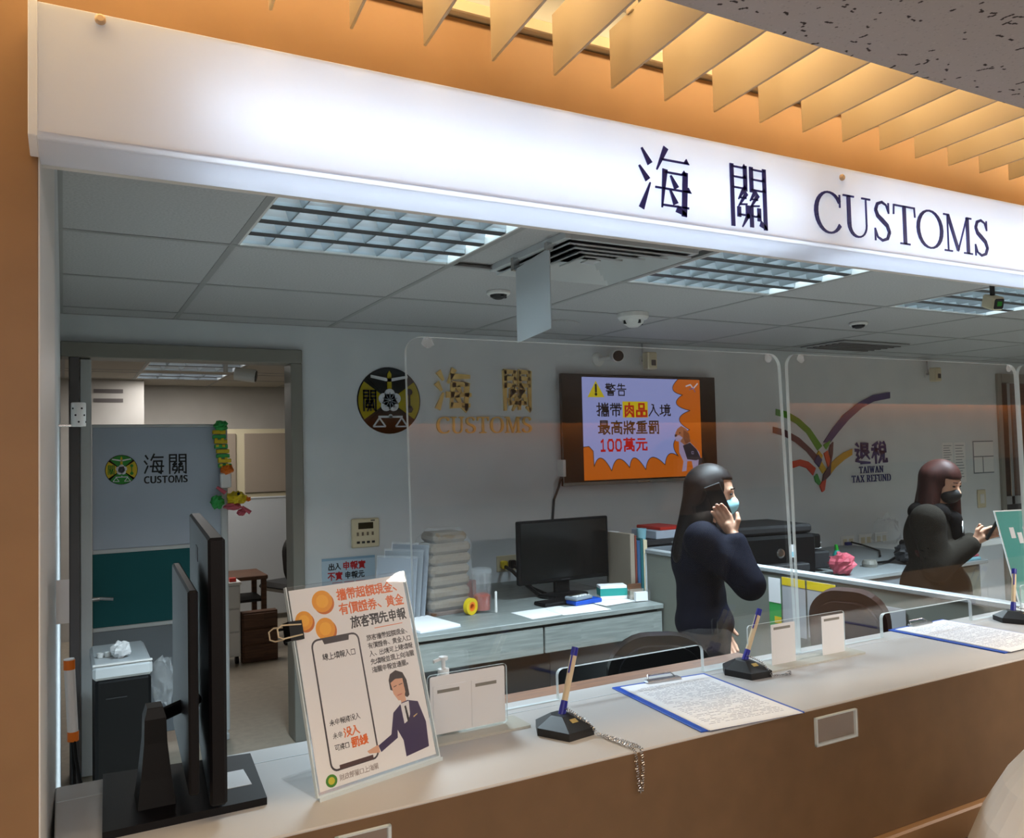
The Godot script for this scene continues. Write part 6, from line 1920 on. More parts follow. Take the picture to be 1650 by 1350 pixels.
func counter_monitor():
	var t = thing("counter_monitor", "black two-sided monitor on a flat base beside the pillar", "monitor", Vector3(0, TOP, 0))
	var st = mb()
	# base plate
	slab(st, PackedVector2Array([Vector2(0.046, -1.292), Vector2(0.268, -1.292), Vector2(0.283, -1.497), Vector2(0.056, -1.530)]), 0.011, Transform3D(Basis(Vector3(1, 0, 0), Vector3(0, 0, 1), Vector3(0, 1, 0)), Vector3.ZERO))
	obj("base_plate", st, M.monitor_black, t)
	st = mb()
	# neck: wide foot, narrower head
	var prof = [[0.011, 0.026, 0.034], [0.05, 0.021, 0.028], [0.10, 0.016, 0.022], [0.135, 0.015, 0.020], [0.150, 0.011, 0.016]]
	for i in prof.size() - 1:
		var a: Array = prof[i]
		var b: Array = prof[i + 1]
		var c = Vector3(0.120, 0, -1.375)
		for s in 4:
			var q = Basis(Vector3.UP, s * PI / 2)
			var d0 = Vector2(a[1], a[2]) if s % 2 == 0 else Vector2(a[2], a[1])
			var d1 = Vector2(b[1], b[2]) if s % 2 == 0 else Vector2(b[2], b[1])
			quad(st, c + q * Vector3(-d0.x, a[0], d0.y), c + q * Vector3(d0.x, a[0], d0.y), c + q * Vector3(d1.x, b[0], d1.y), c + q * Vector3(-d1.x, b[0], d1.y), q * Vector3(0, 0.2, 1))
	cbox(st, Vector3(0.109, 0.148, -1.391), Vector3(0.131, 0.151, -1.359))
	obj("neck", st, M.black, t)
	st = mb()
	bar(st, Vector3(0.122, 0.13, -1.38), Vector3(0.19, 0.13, -1.45), 0.010)
	obj("tilt_arm", st, M.black, t)
	# main panel, turned a little from the counter's depth
	var xf = Transform3D(Basis(Vector3.UP, -0.085), Vector3(0.196, 0, -1.272))
	st = mb()
	cbox(st, Vector3(-0.012, 0.020, -0.62), Vector3(0.012, 0.405, 0.0), 0.004, xf)
	obj("panel", st, M.monitor_black, t)
	st = mb()
	cbox(st, Vector3(0.0118, 0.032, -0.61), Vector3(0.0126, 0.398, -0.01), 0.0, xf)
	obj("screen", st, M.screen_off, t)
	st = mb()
	cbox(st, Vector3(-0.0128, 0.34, -0.34), Vector3(-0.0118, 0.365, -0.28), 0.0, xf)
	obj("maker_mark", st, M.charcoal, t)
	# smaller second panel facing the pillar
	xf = Transform3D(Basis(Vector3.UP, -0.05), Vector3(0.163, 0.045, -1.264))
	st = mb()
	cbox(st, Vector3(-0.008, 0.0, -0.36), Vector3(0.006, 0.288, 0.0), 0.003, xf)
	obj("second_panel", st, M.monitor_black, t)
	obj("label", cb(Vector3(0.222, 0.011, -1.425), Vector3(0.258, 0.0118, -1.355), 0.0), M.paper, t)

func leaflet_stand():
	var t = thing("leaflet_stand", "slanted acrylic stand with orange and black declaration leaflet", "leaflet stand", Vector3(0.342, TOP, -1.268), deg_to_rad(14.5))
	var w = 0.222
	var h = 0.318
	var lean = Transform3D(Basis(Vector3.RIGHT, -0.30), Vector3(0, 0.006, 0))
	var st = mb()
	cbox(st, Vector3(-0.004, 0, -0.004), Vector3(w + 0.004, h, -0.001), 0.0, lean)
	obj("back_sheet", st, M.acrylic, t)
	st = mb()
	cbox(st, Vector3(0, 0.004, -0.0008), Vector3(w, h - 0.006, 0.0), 0.0, lean)
	obj("paper", st, M.paper, t)
	var im = leaflet_image()
	obj("print", picture(lean * Vector3(0.0, 0.004, 0.0004), lean.basis * Vector3(w, 0, 0), lean.basis * Vector3(0, h - 0.010, 0)), print_material("leaflet_print", im, 0.4), t)
	st = mb()
	cbox(st, Vector3(-0.004, 0, 0.0012), Vector3(w + 0.004, h, 0.0032), 0.0, lean)
	obj("cover_sheet", st, M.acrylic, t)
	for e in [[-0.006, -0.004], [w + 0.004, w + 0.006]]:
		st = mb()
		cbox(st, Vector3(e[0], 0, -0.004), Vector3(e[1], h, 0.0032), 0.0, lean)
		obj("edge", st, M.acrylic_edge, t)
	st = mb()
	cbox(st, Vector3(-0.006, -0.003, -0.004), Vector3(w + 0.006, 0.0, 0.0036), 0.0, lean)
	obj("edge", st, M.acrylic_edge, t)
	st = mb()
	cbox(st, Vector3(-0.006, 0.0, -0.115), Vector3(w + 0.006, 0.003, 0.008), 0.001)
	obj("foot", st, M.acrylic, t)
	st = mb()
	cbox(st, Vector3(-0.006, 0.0, 0.008), Vector3(w + 0.006, 0.006, 0.010), 0.0)
	obj("front_lip", st, M.acrylic_edge, t)
	# binder clip on the side
	var clip = Transform3D(Basis(Vector3.UP, deg_to_rad(14.5)), Vector3(0.342, TOP, -1.268)) * lean * Transform3D(Basis.IDENTITY, Vector3(-0.010, 0.248, 0))
	var c = thing("binder_clip", "black binder clip on the slanted leaflet stand's edge", "clip", clip.origin)
	c.basis = clip.basis
	st = mb()
	slab(st, PackedVector2Array([Vector2(-0.004, -0.010), Vector2(0.022, -0.005), Vector2(0.022, 0.006), Vector2(-0.004, 0.011)]), 0.030, Transform3D(Basis(Vector3(1, 0, 0), Vector3(0, 0, 1), Vector3(0, -1, 0)), Vector3(0, 0.015, 0)))
	obj("clamp", st, M.black, c)
	for s in [-1.0, 1.0]:
		st = mb()
		tube(st, [Vector3(0.018, 0.008, s * 0.009), Vector3(-0.018, 0.011, s * 0.014), Vector3(-0.026, 0.006, s * 0.015), Vector3(-0.026, -0.006, s * 0.015), Vector3(-0.018, -0.010, s * 0.014), Vector3(0.018, -0.008, s * 0.009)], 0.0013, 6)
		obj("wire_arm", st, M.pen_cream, c)

func leaflet_image() -> Image:
	var W = 620
	var H = 860
	var im = Image.create(W, H, false, Image.FORMAT_RGB8)
	im.fill(Color(0.92, 0.91, 0.90))
	var org = Color(0.88, 0.40, 0.10)
	var ink = Color(0.12, 0.11, 0.12)
	for a in [[0.255, 0.080, 0.085, 0.058], [0.085, 0.165, 0.07, 0.05], [0.245, 0.225, 0.080, 0.058]]:
		fill_disc(im, (a[0] + 0.012) * W, (a[1] + 0.012) * H, a[2] * W, a[3] * H, Color(0.80, 0.42, 0.05))
		fill_disc(im, a[0] * W, a[1] * H, a[2] * W, a[3] * H, Color(0.93, 0.62, 0.08))
		fill_disc(im, a[0] * W, a[1] * H, a[2] * W * 0.6, a[3] * H * 0.6, Color(0.97, 0.70, 0.16))
	write(im, "攜帶超額現金、", 0.385 * W, 0.030 * H, 0.078 * W, 0.058 * H, 0.13, org, 0.08)
	write(im, "有價證券、黃金", 0.385 * W, 0.108 * H, 0.078 * W, 0.058 * H, 0.13, org, 0.08)
	write(im, "旅客預先申報", 0.465 * W, 0.188 * H, 0.078 * W, 0.060 * H, 0.13, ink, 0.08)
	im.fill_rect(Rect2i(int(0.66 * W), int(0.268 * H), int(0.26 * W), 3), org)
	var k = 0
	for line in ["旅客攜帶超額現金、", "有價證券、黃金入口", "入、出境可上線填報", "先填報並現上向海關", "海關申報並通關。"]:
		write(im, line, 0.575 * W, (0.300 + 0.043 * k) * H, 0.042 * W, 0.030 * H, 0.12, Color(0.25, 0.23, 0.23), 0.06)
		k += 1
	# telephone outline
	var path = []
	for p in rounded(0.115 * W, 0.275 * H, 0.505 * W, 0.925 * H, 0.05 * W, 5):
		path.append(p)
	path.append(path[0])
	draw_path(im, path, 8.0, Color(0.22, 0.20, 0.22))
	fill_poly(im, PackedVector2Array([Vector2(0.20 * W, 0.272 * H), Vector2(0.43 * W, 0.272 * H), Vector2(0.42 * W, 0.303 * H), Vector2(0.215 * W, 0.303 * H)]), Color(0.22, 0.20, 0.22))
	im.fill_rect(Rect2i(int(0.18 * W), int(0.905 * H), int(0.28 * W), int(0.020 * H)), Color(0.30, 0.20, 0.20))
	write(im, "線上填報入口", 0.185 * W, 0.352 * H, 0.044 * W, 0.034 * H, 0.10, ink, 0.06)
	write(im, "未申報將沒入者", 0.155 * W, 0.682 * H, 0.040 * W, 0.030 * H, 0.10, ink, 0.06)
	write(im, "未申", 0.165 * W, 0.748 * H, 0.038 * W, 0.030 * H, 0.10, ink, 0.06)
	write(im, "沒入", 0.255 * W, 0.738 * H, 0.062 * W, 0.044 * H, 0.14, org, 0.06)
	write(im, "可將口", 0.165 * W, 0.806 * H, 0.038 * W, 0.030 * H, 0.10, ink, 0.06)
	write(im, "罰鍰", 0.300 * W, 0.795 * H, 0.066 * W, 0.046 * H, 0.14, org, 0.06)
	# officer pointing at the telephone
	var pur = Color(0.19, 0.13, 0.31)
	var skin = Color(0.86, 0.66, 0.54)
	var shape = func(pts, c):
		var o = PackedVector2Array()
		for q in pts:
			o.append(Vector2(q[0] * W, q[1] * H))
		fill_poly(im, o, c)
	shape.call([[0.700, 0.560], [0.720, 0.530], [0.775, 0.515], [0.835, 0.535], [0.860, 0.580], [0.862, 0.660], [0.840, 0.670], [0.700, 0.610]], Color(0.20, 0.16, 0.16))
	shape.call([[0.712, 0.575], [0.760, 0.560], [0.825, 0.565], [0.830, 0.640], [0.800, 0.680], [0.755, 0.675], [0.722, 0.635]], skin)
	shape.call([[0.772, 0.660], [0.820, 0.650], [0.825, 0.710], [0.780, 0.715]], skin)
	shape.call([[0.690, 0.730], [0.780, 0.690], [0.835, 0.685], [0.925, 0.705], [0.965, 0.820], [0.950, 0.950], [0.735, 0.965], [0.735, 0.880], [0.700, 0.820], [0.690, 0.860], [0.530, 0.905], [0.515, 0.870], [0.640, 0.835]], pur)
	shape.call([[0.765, 0.695], [0.845, 0.690], [0.835, 0.760], [0.810, 0.790], [0.770, 0.800]], Color(0.90, 0.89, 0.88))
	shape.call([[0.797, 0.712], [0.812, 0.710], [0.822, 0.790], [0.802, 0.800]], ink)
	shape.call([[0.515, 0.865], [0.520, 0.905], [0.430, 0.895], [0.415, 0.880]], skin)
	shape.call([[0.860, 0.775], [0.900, 0.765], [0.900, 0.770], [0.862, 0.782]], Color(0.85, 0.75, 0.5))
	draw_path(im, [Vector2(0.735 * W, 0.600 * H), Vector2(0.760 * W, 0.596 * H)], 3.0, ink)
	draw_path(im, [Vector2(0.785 * W, 0.595 * H), Vector2(0.815 * W, 0.592 * H)], 3.0, ink)
	draw_path(im, [Vector2(0.755 * W, 0.648 * H), Vector2(0.795 * W, 0.645 * H)], 3.0, Color(0.70, 0.30, 0.28))
	# issuing office
	fill_disc(im, 0.10 * W, 0.965 * H, 0.045 * W, 0.030 * H, Color(0.25, 0.52, 0.14))
	fill_disc(im, 0.10 * W, 0.965 * H, 0.026 * W, 0.018 * H, Color(0.80, 0.75, 0.2))
	write(im, "財政部關口上海關", 0.165 * W, 0.950 * H, 0.038 * W, 0.028 * H, 0.10, Color(0.55, 0.50, 0.48), 0.06)
	return im

func code_stand(at: Vector3, w: float, h: float, cards: int, turn: float, label, card_w: float):
	var t = thing("card_stand", label, "card stand", at, turn, "clear card stands on the counter")
	var st = mb()
	slab(st, rounded(-w / 2 - 0.006, -0.030, w / 2 + 0.030, 0.040, 0.006, 3), 0.004, Transform3D(Basis(Vector3(1, 0, 0), Vector3(0, 0, 1), Vector3(0, -1, 0)) * Basis.IDENTITY, Vector3(0, 0.004, 0)))
	obj("foot", st, M.acrylic_milky, t)
	st = mb()
	slab(st, rounded(-w / 2, 0.004, w / 2, h, 0.008, 4), 0.004, Transform3D(Basis.IDENTITY, Vector3(0, 0, -0.002)), true, false)
	obj("pane", st, M.acrylic, t)
	st = mb()
	slab(st, rounded(-w / 2, 0.004, w / 2, h, 0.008, 4), 0.004, Transform3D(Basis.IDENTITY, Vector3(0, 0, -0.002)), false, true)
	obj("polished_edge", st, M.acrylic_edge, t)
	if w < 0.2:
		st = mb()
		slab(st, rounded(-w / 2 + 0.004, 0.008, w / 2 - 0.006, h - 0.003, 0.004, 3), 0.0006, Transform3D(Basis.IDENTITY, Vector3(0, 0, 0.0024)))
		obj("backing_card", st, M.paper, t)
	for k in cards:
		var x: float = (-w / 2 + 0.010 + k * (card_w + 0.012)) if w < 0.2 else (-0.091 + k * 0.170)
		var ch: float = 0.085 if w < 0.2 else 0.088
		obj("card", cb(Vector3(x, 0.010 if w < 0.2 else 0.002, 0.0030), Vector3(x + card_w, 0.010 + ch, 0.0038), 0.0), M.paper, t)
		obj("card_heading", cb(Vector3(x + 0.008, ch - 0.003, 0.0038), Vector3(x + card_w * 0.8, ch + 0.003, 0.0041), 0.0), M.frame_grey, t)

func pen_stand(at: Vector3, turn: float, label, cord: bool, lean = 0.40):
	var t = thing("pen_stand", label, "pen stand", at, turn, "black pen stands on the counter")
	var st = mb()
	# six-sided base, sloping to a small flat top
	var out = [Vector2(-0.052, -0.012), Vector2(-0.030, 0.052), Vector2(0.030, 0.052), Vector2(0.052, -0.012), Vector2(0.024, -0.052), Vector2(-0.024, -0.052)]
	var top = 0.030
	for i in 6:
		var a: Vector2 = out[i]
		var b: Vector2 = out[(i + 1) % 6]
		var o = Vector3(a.x + b.x, 0, a.y + b.y)
		quad(st, Vector3(a.x, 0, a.y), Vector3(b.x, 0, b.y), Vector3(b.x, 0.014, b.y), Vector3(a.x, 0.014, a.y), o)
		quad(st, Vector3(a.x, 0.014, a.y), Vector3(b.x, 0.014, b.y), Vector3(b.x * 0.35, top, b.y * 0.35 - 0.008), Vector3(a.x * 0.35, top, a.y * 0.35 - 0.008), o + Vector3(0, 0.06, 0))
		tri3(st, Vector3(0, top, -0.008), Vector3(a.x * 0.35, top, a.y * 0.35 - 0.008), Vector3(b.x * 0.35, top, b.y * 0.35 - 0.008), Vector3.UP)
	obj("base", st, M.pen_black, t)
	var sticker = mb()
	box_at(sticker, Vector3(0.0, 0, 0), Vector3(0.014, 0.0012, 0.010), 0.0, Transform3D(Basis(Vector3.RIGHT, 0.42), Vector3(0.004, 0.0245, 0.026)))
	obj("sticker", sticker, M.gold, t)
	var d = Vector3(lean, 0.90, -0.12).normalized()
	var o = Vector3(0.004, 0.027, -0.008)
	st = mb()
	bar(st, o, o + d * 0.026, 0.0075, 0.0065, 14)
	obj("socket", st, M.pen_blue, t)
	st = mb()
	bar(st, o + d * 0.024, o + d * 0.112, 0.0058, 0.0062, 14)
	obj("barrel", st, M.pen_cream, t)
	st = mb()
	bar(st, o + d * 0.110, o + d * 0.126, 0.0066, 0.0066, 14)
	obj("cap", st, M.pen_blue, t)
	st = mb()
	bar(st, o + d * 0.118 + Vector3(-0.008, 0, 0.004), o + d * 0.080 + Vector3(-0.008, 0, 0.004), 0.0016, 0.0016, 8)
	obj("clip", st, M.pen_blue, t)
	# coiled cord
	var pts = []
	if cord:
		var line = [Vector3(0.008, 0.040, 0.0), Vector3(0.024, 0.022, 0.040), Vector3(0.030, 0.004, 0.062), Vector3(0.028, 0.004, 0.145), Vector3(0.026, 0.000, 0.160), Vector3(0.026, -0.03, 0.163), Vector3(0.030, -0.068, 0.163), Vector3(0.036, -0.068, 0.163), Vector3(0.040, -0.03, 0.163), Vector3(0.040, 0.002, 0.160), Vector3(0.040, 0.004, 0.145), Vector3(0.034, 0.004, 0.075)]
		pts = coil(line, 0.0028, 420)
	else:
		pts = coil([Vector3(0.006, 0.040, 0.0), Vector3(0.020, 0.030, 0.030), Vector3(0.026, 0.004, 0.058), Vector3(0.07, 0.004, 0.066), Vector3(0.085, 0.004, 0.050), Vector3(0.06, 0.004, 0.062)], 0.0022, 200)
	st = mb()
	tube(st, pts, 0.0009, 5)
	obj("coiled_cord", st, M.metal, t)

func coil(line: Array, r: float, n: int) -> Array:
	var c = Curve3D.new()
	for p in line:
		c.add_point(p)
	var out = []
	var total = c.get_baked_length()
	for i in n:
		var s = total * i / (n - 1)
		var p = c.sample_baked(s)
		var q = c.sample_baked(minf(s + 0.001, total))
		var d = (q - p).normalized() if q.distance_to(p) > 1e-6 else Vector3.RIGHT
		var u = d.cross(Vector3.UP if absf(d.y) < 0.9 else Vector3.RIGHT).normalized()
		var v = d.cross(u)
		var a = s / 0.0042 * TAU
		out.append(p + (u * cos(a) + v * sin(a)) * r)
	return out

func clipboard(at: Vector3, turn: float, label, seed_):
	var t = thing("clipboard", label, "clipboard", at, turn, "blue clipboards on the counter")
	obj("board", cb(Vector3(-0.122, 0, -0.160), Vector3(0.122, 0.003, 0.160), 0.001), M.blue, t)
	for k in 2:
		obj("paper", cb(Vector3(-0.108 + 0.001 * k, 0.0032 + 0.0007 * k, -0.148), Vector3(0.112 - 0.001 * k, 0.0037 + 0.0007 * k, 0.163 + 0.004 * k), 0.0), M.paper, t)
	var im = Image.create(420, 594, false, Image.FORMAT_RGB8)
	im.fill(Color(0.88, 0.88, 0.89))
	var rng = RandomNumberGenerator.new()
	rng.seed = seed_
	for r in 34:
		var x = 30
		while x < 380:
			var w = rng.randi_range(6, 34)
			if rng.randf() < 0.8:
				im.fill_rect(Rect2i(x, 50 + r * 15, mini(w, 385 - x), 4), Color(0.58, 0.58, 0.62))
			x += w + 6
	for r in 8:
		im.fill_rect(Rect2i(24, 84 + r * 60, 372, 1), Color(0.45, 0.45, 0.5))
	obj("print", picture(Vector3(-0.104, 0.0049, 0.163), Vector3(0.214, 0, 0), Vector3(0, 0, -0.305)), print_material("form_print_%d" % seed_, im, 0.8), t)
	var st = mb()
	cbox(st, Vector3(-0.045, 0.003, -0.157), Vector3(0.045, 0.010, -0.135), 0.003)
	obj("clip", st, M.metal, t)
	st = mb()
	tube(st, [Vector3(-0.035, 0.010, -0.150), Vector3(-0.030, 0.016, -0.160), Vector3(0.030, 0.016, -0.160), Vector3(0.035, 0.010, -0.150)], 0.002, 6)
	obj("clip_lever", st, M.metal, t)

# ---------------------------------------------------------------- people
# A distance field on a grid, meshed as surface nets. Prims: [a, b, ra, rb] tapered capsule, or [centre, radii, basis] ellipsoid.
func field_mesh(st: SurfaceTool, prims: Array, cell: float, k: float, cuts := []):
	var lo := Vector3(1e9, 1e9, 1e9)
	var hi := -lo
	var boxes := []
	for p in prims:
		var a: Vector3
		var b: Vector3
		if p.size() == 4:
			var r: float = maxf(p[2], p[3]) + k + 2.0 * cell
			a = p[0].min(p[1]) - Vector3.ONE * r
			b = p[0].max(p[1]) + Vector3.ONE * r
		else:
			var r: float = maxf(p[1].x, maxf(p[1].y, p[1].z)) + k + 2.0 * cell
			a = p[0] - Vector3.ONE * r
			b = p[0] + Vector3.ONE * r
		boxes.append([a, b])
		lo = lo.min(a)
		hi = hi.max(b)
	var nx := ceili((hi.x - lo.x) / cell) + 1
	var ny := ceili((hi.y - lo.y) / cell) + 1
	var nz := ceili((hi.z - lo.z) / cell) + 1
	var f := PackedFloat32Array()
	f.resize(nx * ny * nz)
	f.fill(1.0)
	for n in prims.size():
		var p: Array = prims[n]
		var i0 := Vector3i(((boxes[n][0] - lo) / cell).floor())
		var i1 := Vector3i(((boxes[n][1] - lo) / cell).ceil())
		var capsule := p.size() == 4
		var a: Vector3 = p[0]
		var ba := Vector3.ZERO
		var ra := 0.0
		var dr := 0.0
		var inv := 0.0
		var rad := Vector3.ONE
		var bt := Basis.IDENTITY
		if capsule:
			ba = p[1] - a
			ra = p[2]
			dr = p[3] - p[2]
			inv = 1.0 / maxf(ba.dot(ba), 1e-9)
		else:
			rad = p[1]
			bt = p[2].transposed()
		for z in range(maxi(i0.z, 0), mini(i1.z, nz)):
			for y in range(maxi(i0.y, 0), mini(i1.y, ny)):
				var row := (z * ny + y) * nx
				for x in range(maxi(i0.x, 0), mini(i1.x, nx)):
					var q := lo + Vector3(x, y, z) * cell - a
					var d: float
					if capsule:
						var t := clampf(q.dot(ba) * inv, 0.0, 1.0)
						d = (q - ba * t).length() - ra - dr * t
					else:
						q = bt * q
						var u := q / rad
						var k0 := u.length()
						var k1 := (u / rad).length()
						d = k0 * (k0 - 1.0) / maxf(k1, 1e-6)
					var c := f[row + x]
					var h := maxf(k - absf(c - d), 0.0) / k
					f[row + x] = minf(c, d) - h * h * k * 0.25
	for cut in cuts:
		# cut: Callable position -> distance; inside (negative) is taken away
		for z in nz:
			for y in ny:
				var row := (z * ny + y) * nx
				for x in nx:
					if f[row + x] < cell * 2.0:
						f[row + x] = maxf(f[row + x], -cut.call(lo + Vector3(x, y, z) * cell))
	var at := {}
	var verts := PackedVector3Array()
	var sx := 1
	var sy := nx
	var sz := nx * ny
	var corner := [0, sx, sy, sx + sy, sz, sx + sz, sy + sz, sx + sy + sz]
	var edges := [[0, 1], [2, 3], [4, 5], [6, 7], [0, 2], [1, 3], [4, 6], [5, 7], [0, 4], [1, 5], [2, 6], [3, 7]]
	for z in nz - 1:
		for y in ny - 1:
			var row := (z * ny + y) * nx
			for x in nx - 1:
				var i := row + x
				var inside := 0
				for c in corner:
					if f[i + c] < 0.0:
						inside += 1
				if inside == 0 or inside == 8:
					continue
				var s := Vector3.ZERO
				var n := 0
				for e in edges:
					var fa := f[i + corner[e[0]]]
					var fb := f[i + corner[e[1]]]
					if (fa < 0.0) != (fb < 0.0):
						var t := fa / (fa - fb)
						var pa := Vector3(e[0] & 1, (e[0] >> 1) & 1, e[0] >> 2)
						var pb := Vector3(e[1] & 1, (e[1] >> 1) & 1, e[1] >> 2)
						s += pa.lerp(pb, t)
						n += 1
				at[i] = verts.size()
				verts.append(lo + (Vector3(x, y, z) + s / n) * cell)
	for i in at:
		var x: int = i % nx
		var y: int = (i / nx) % ny
		var z: int = i / (nx * ny)
		for ax in 3:
			var step: int = [sx, sy, sz][ax]
			var u: int = [sy, sz, sx][ax]
			var v: int = [sz, sx, sy][ax]
			var cu: int = [y, z, x][ax]
			var cv: int = [z, x, y][ax]
			if cu == 0 or cv == 0:
				continue
			if (f[i] < 0.0) == (f[i + step] < 0.0):
				continue
			if not (at.has(i - u) and at.has(i - v) and at.has(i - u - v)):
				continue
			var out := Vector3.ZERO
			out[ax] = 1.0 if f[i] < 0.0 else -1.0
			quad(st, verts[at[i]], verts[at[i - u]], verts[at[i - u - v]], verts[at[i - v]], out)

func smooth_mb() -> SurfaceTool:
	var st := SurfaceTool.new()
	st.begin(Mesh.PRIMITIVE_TRIANGLES)
	st.set_smooth_group(0)
	return st

func el(c: Vector3, r: Vector3, b := Basis.IDENTITY) -> Array:
	return [c, r, b]

# head about a centre, facing +x: skull, jaw, nose, ears, lips; eyes at half height
func head_prims(h: Vector3, b: Basis) -> Array:
	var P := func(x, y, z) -> Vector3: return h + b * Vector3(x, y, z)
	return [
		el(P.call(-0.012, 0.030, 0), Vector3(0.090, 0.082, 0.072), b),
		el(P.call(0.022, -0.020, 0), Vector3(0.064, 0.082, 0.062), b),
		el(P.call(0.042, -0.066, 0), Vector3(0.036, 0.034, 0.040), b),
		[P.call(0.080, -0.004, 0), P.call(0.099, -0.028, 0), 0.007, 0.011],
		el(P.call(0.077, -0.056, 0), Vector3(0.014, 0.012, 0.022), b),
		el(P.call(0.070, 0.018, 0.022), Vector3(0.014, 0.007, 0.018), b),
		el(P.call(0.070, 0.018, -0.022), Vector3(0.014, 0.007, 0.018), b),
		el(P.call(-0.008, -0.012, 0.070), Vector3(0.018, 0.030, 0.009), b),
		el(P.call(-0.008, -0.012, -0.070), Vector3(0.018, 0.030, 0.009), b),
	]

# hand: wrist, direction of the palm, direction across it (towards the thumb), side the fingers close to
func hand_prims(w: Vector3, d: Vector3, across: Vector3, curl: float) -> Array:
	var n := d.cross(across).normalized()
	var out := [[w, w + d * 0.045, 0.020, 0.022]]
	for k in 4:
		var s := (1.5 - k) * 0.017
		out.append([w + d * 0.030 + across * s * 0.6, w + d * 0.076 + across * s, 0.013, 0.0105])
		var a := w + d * 0.078 + across * s
		var l: float = [0.036, 0.041, 0.038, 0.030][k]
		var d1 := (d * cos(curl * 0.5) + n * sin(curl * 0.5)).normalized()
		var d2 := (d * cos(curl) + n * sin(curl)).normalized()
		out.append([a, a + d1 * l, 0.0090, 0.0082])
		out.append([a + d1 * l, a + d1 * l + d2 * l * 0.75, 0.0082, 0.0068])
	var t0 := w + d * 0.020 + across * 0.020
	var t1 := t0 + (across * 0.75 + d * 0.65).normalized() * 0.036
	out.append([t0, t1, 0.0125, 0.0100])
	out.append([t1, t1 + (d * 0.9 + across * 0.3 + n * 0.3).normalized() * 0.030, 0.0098, 0.0078])
	return out

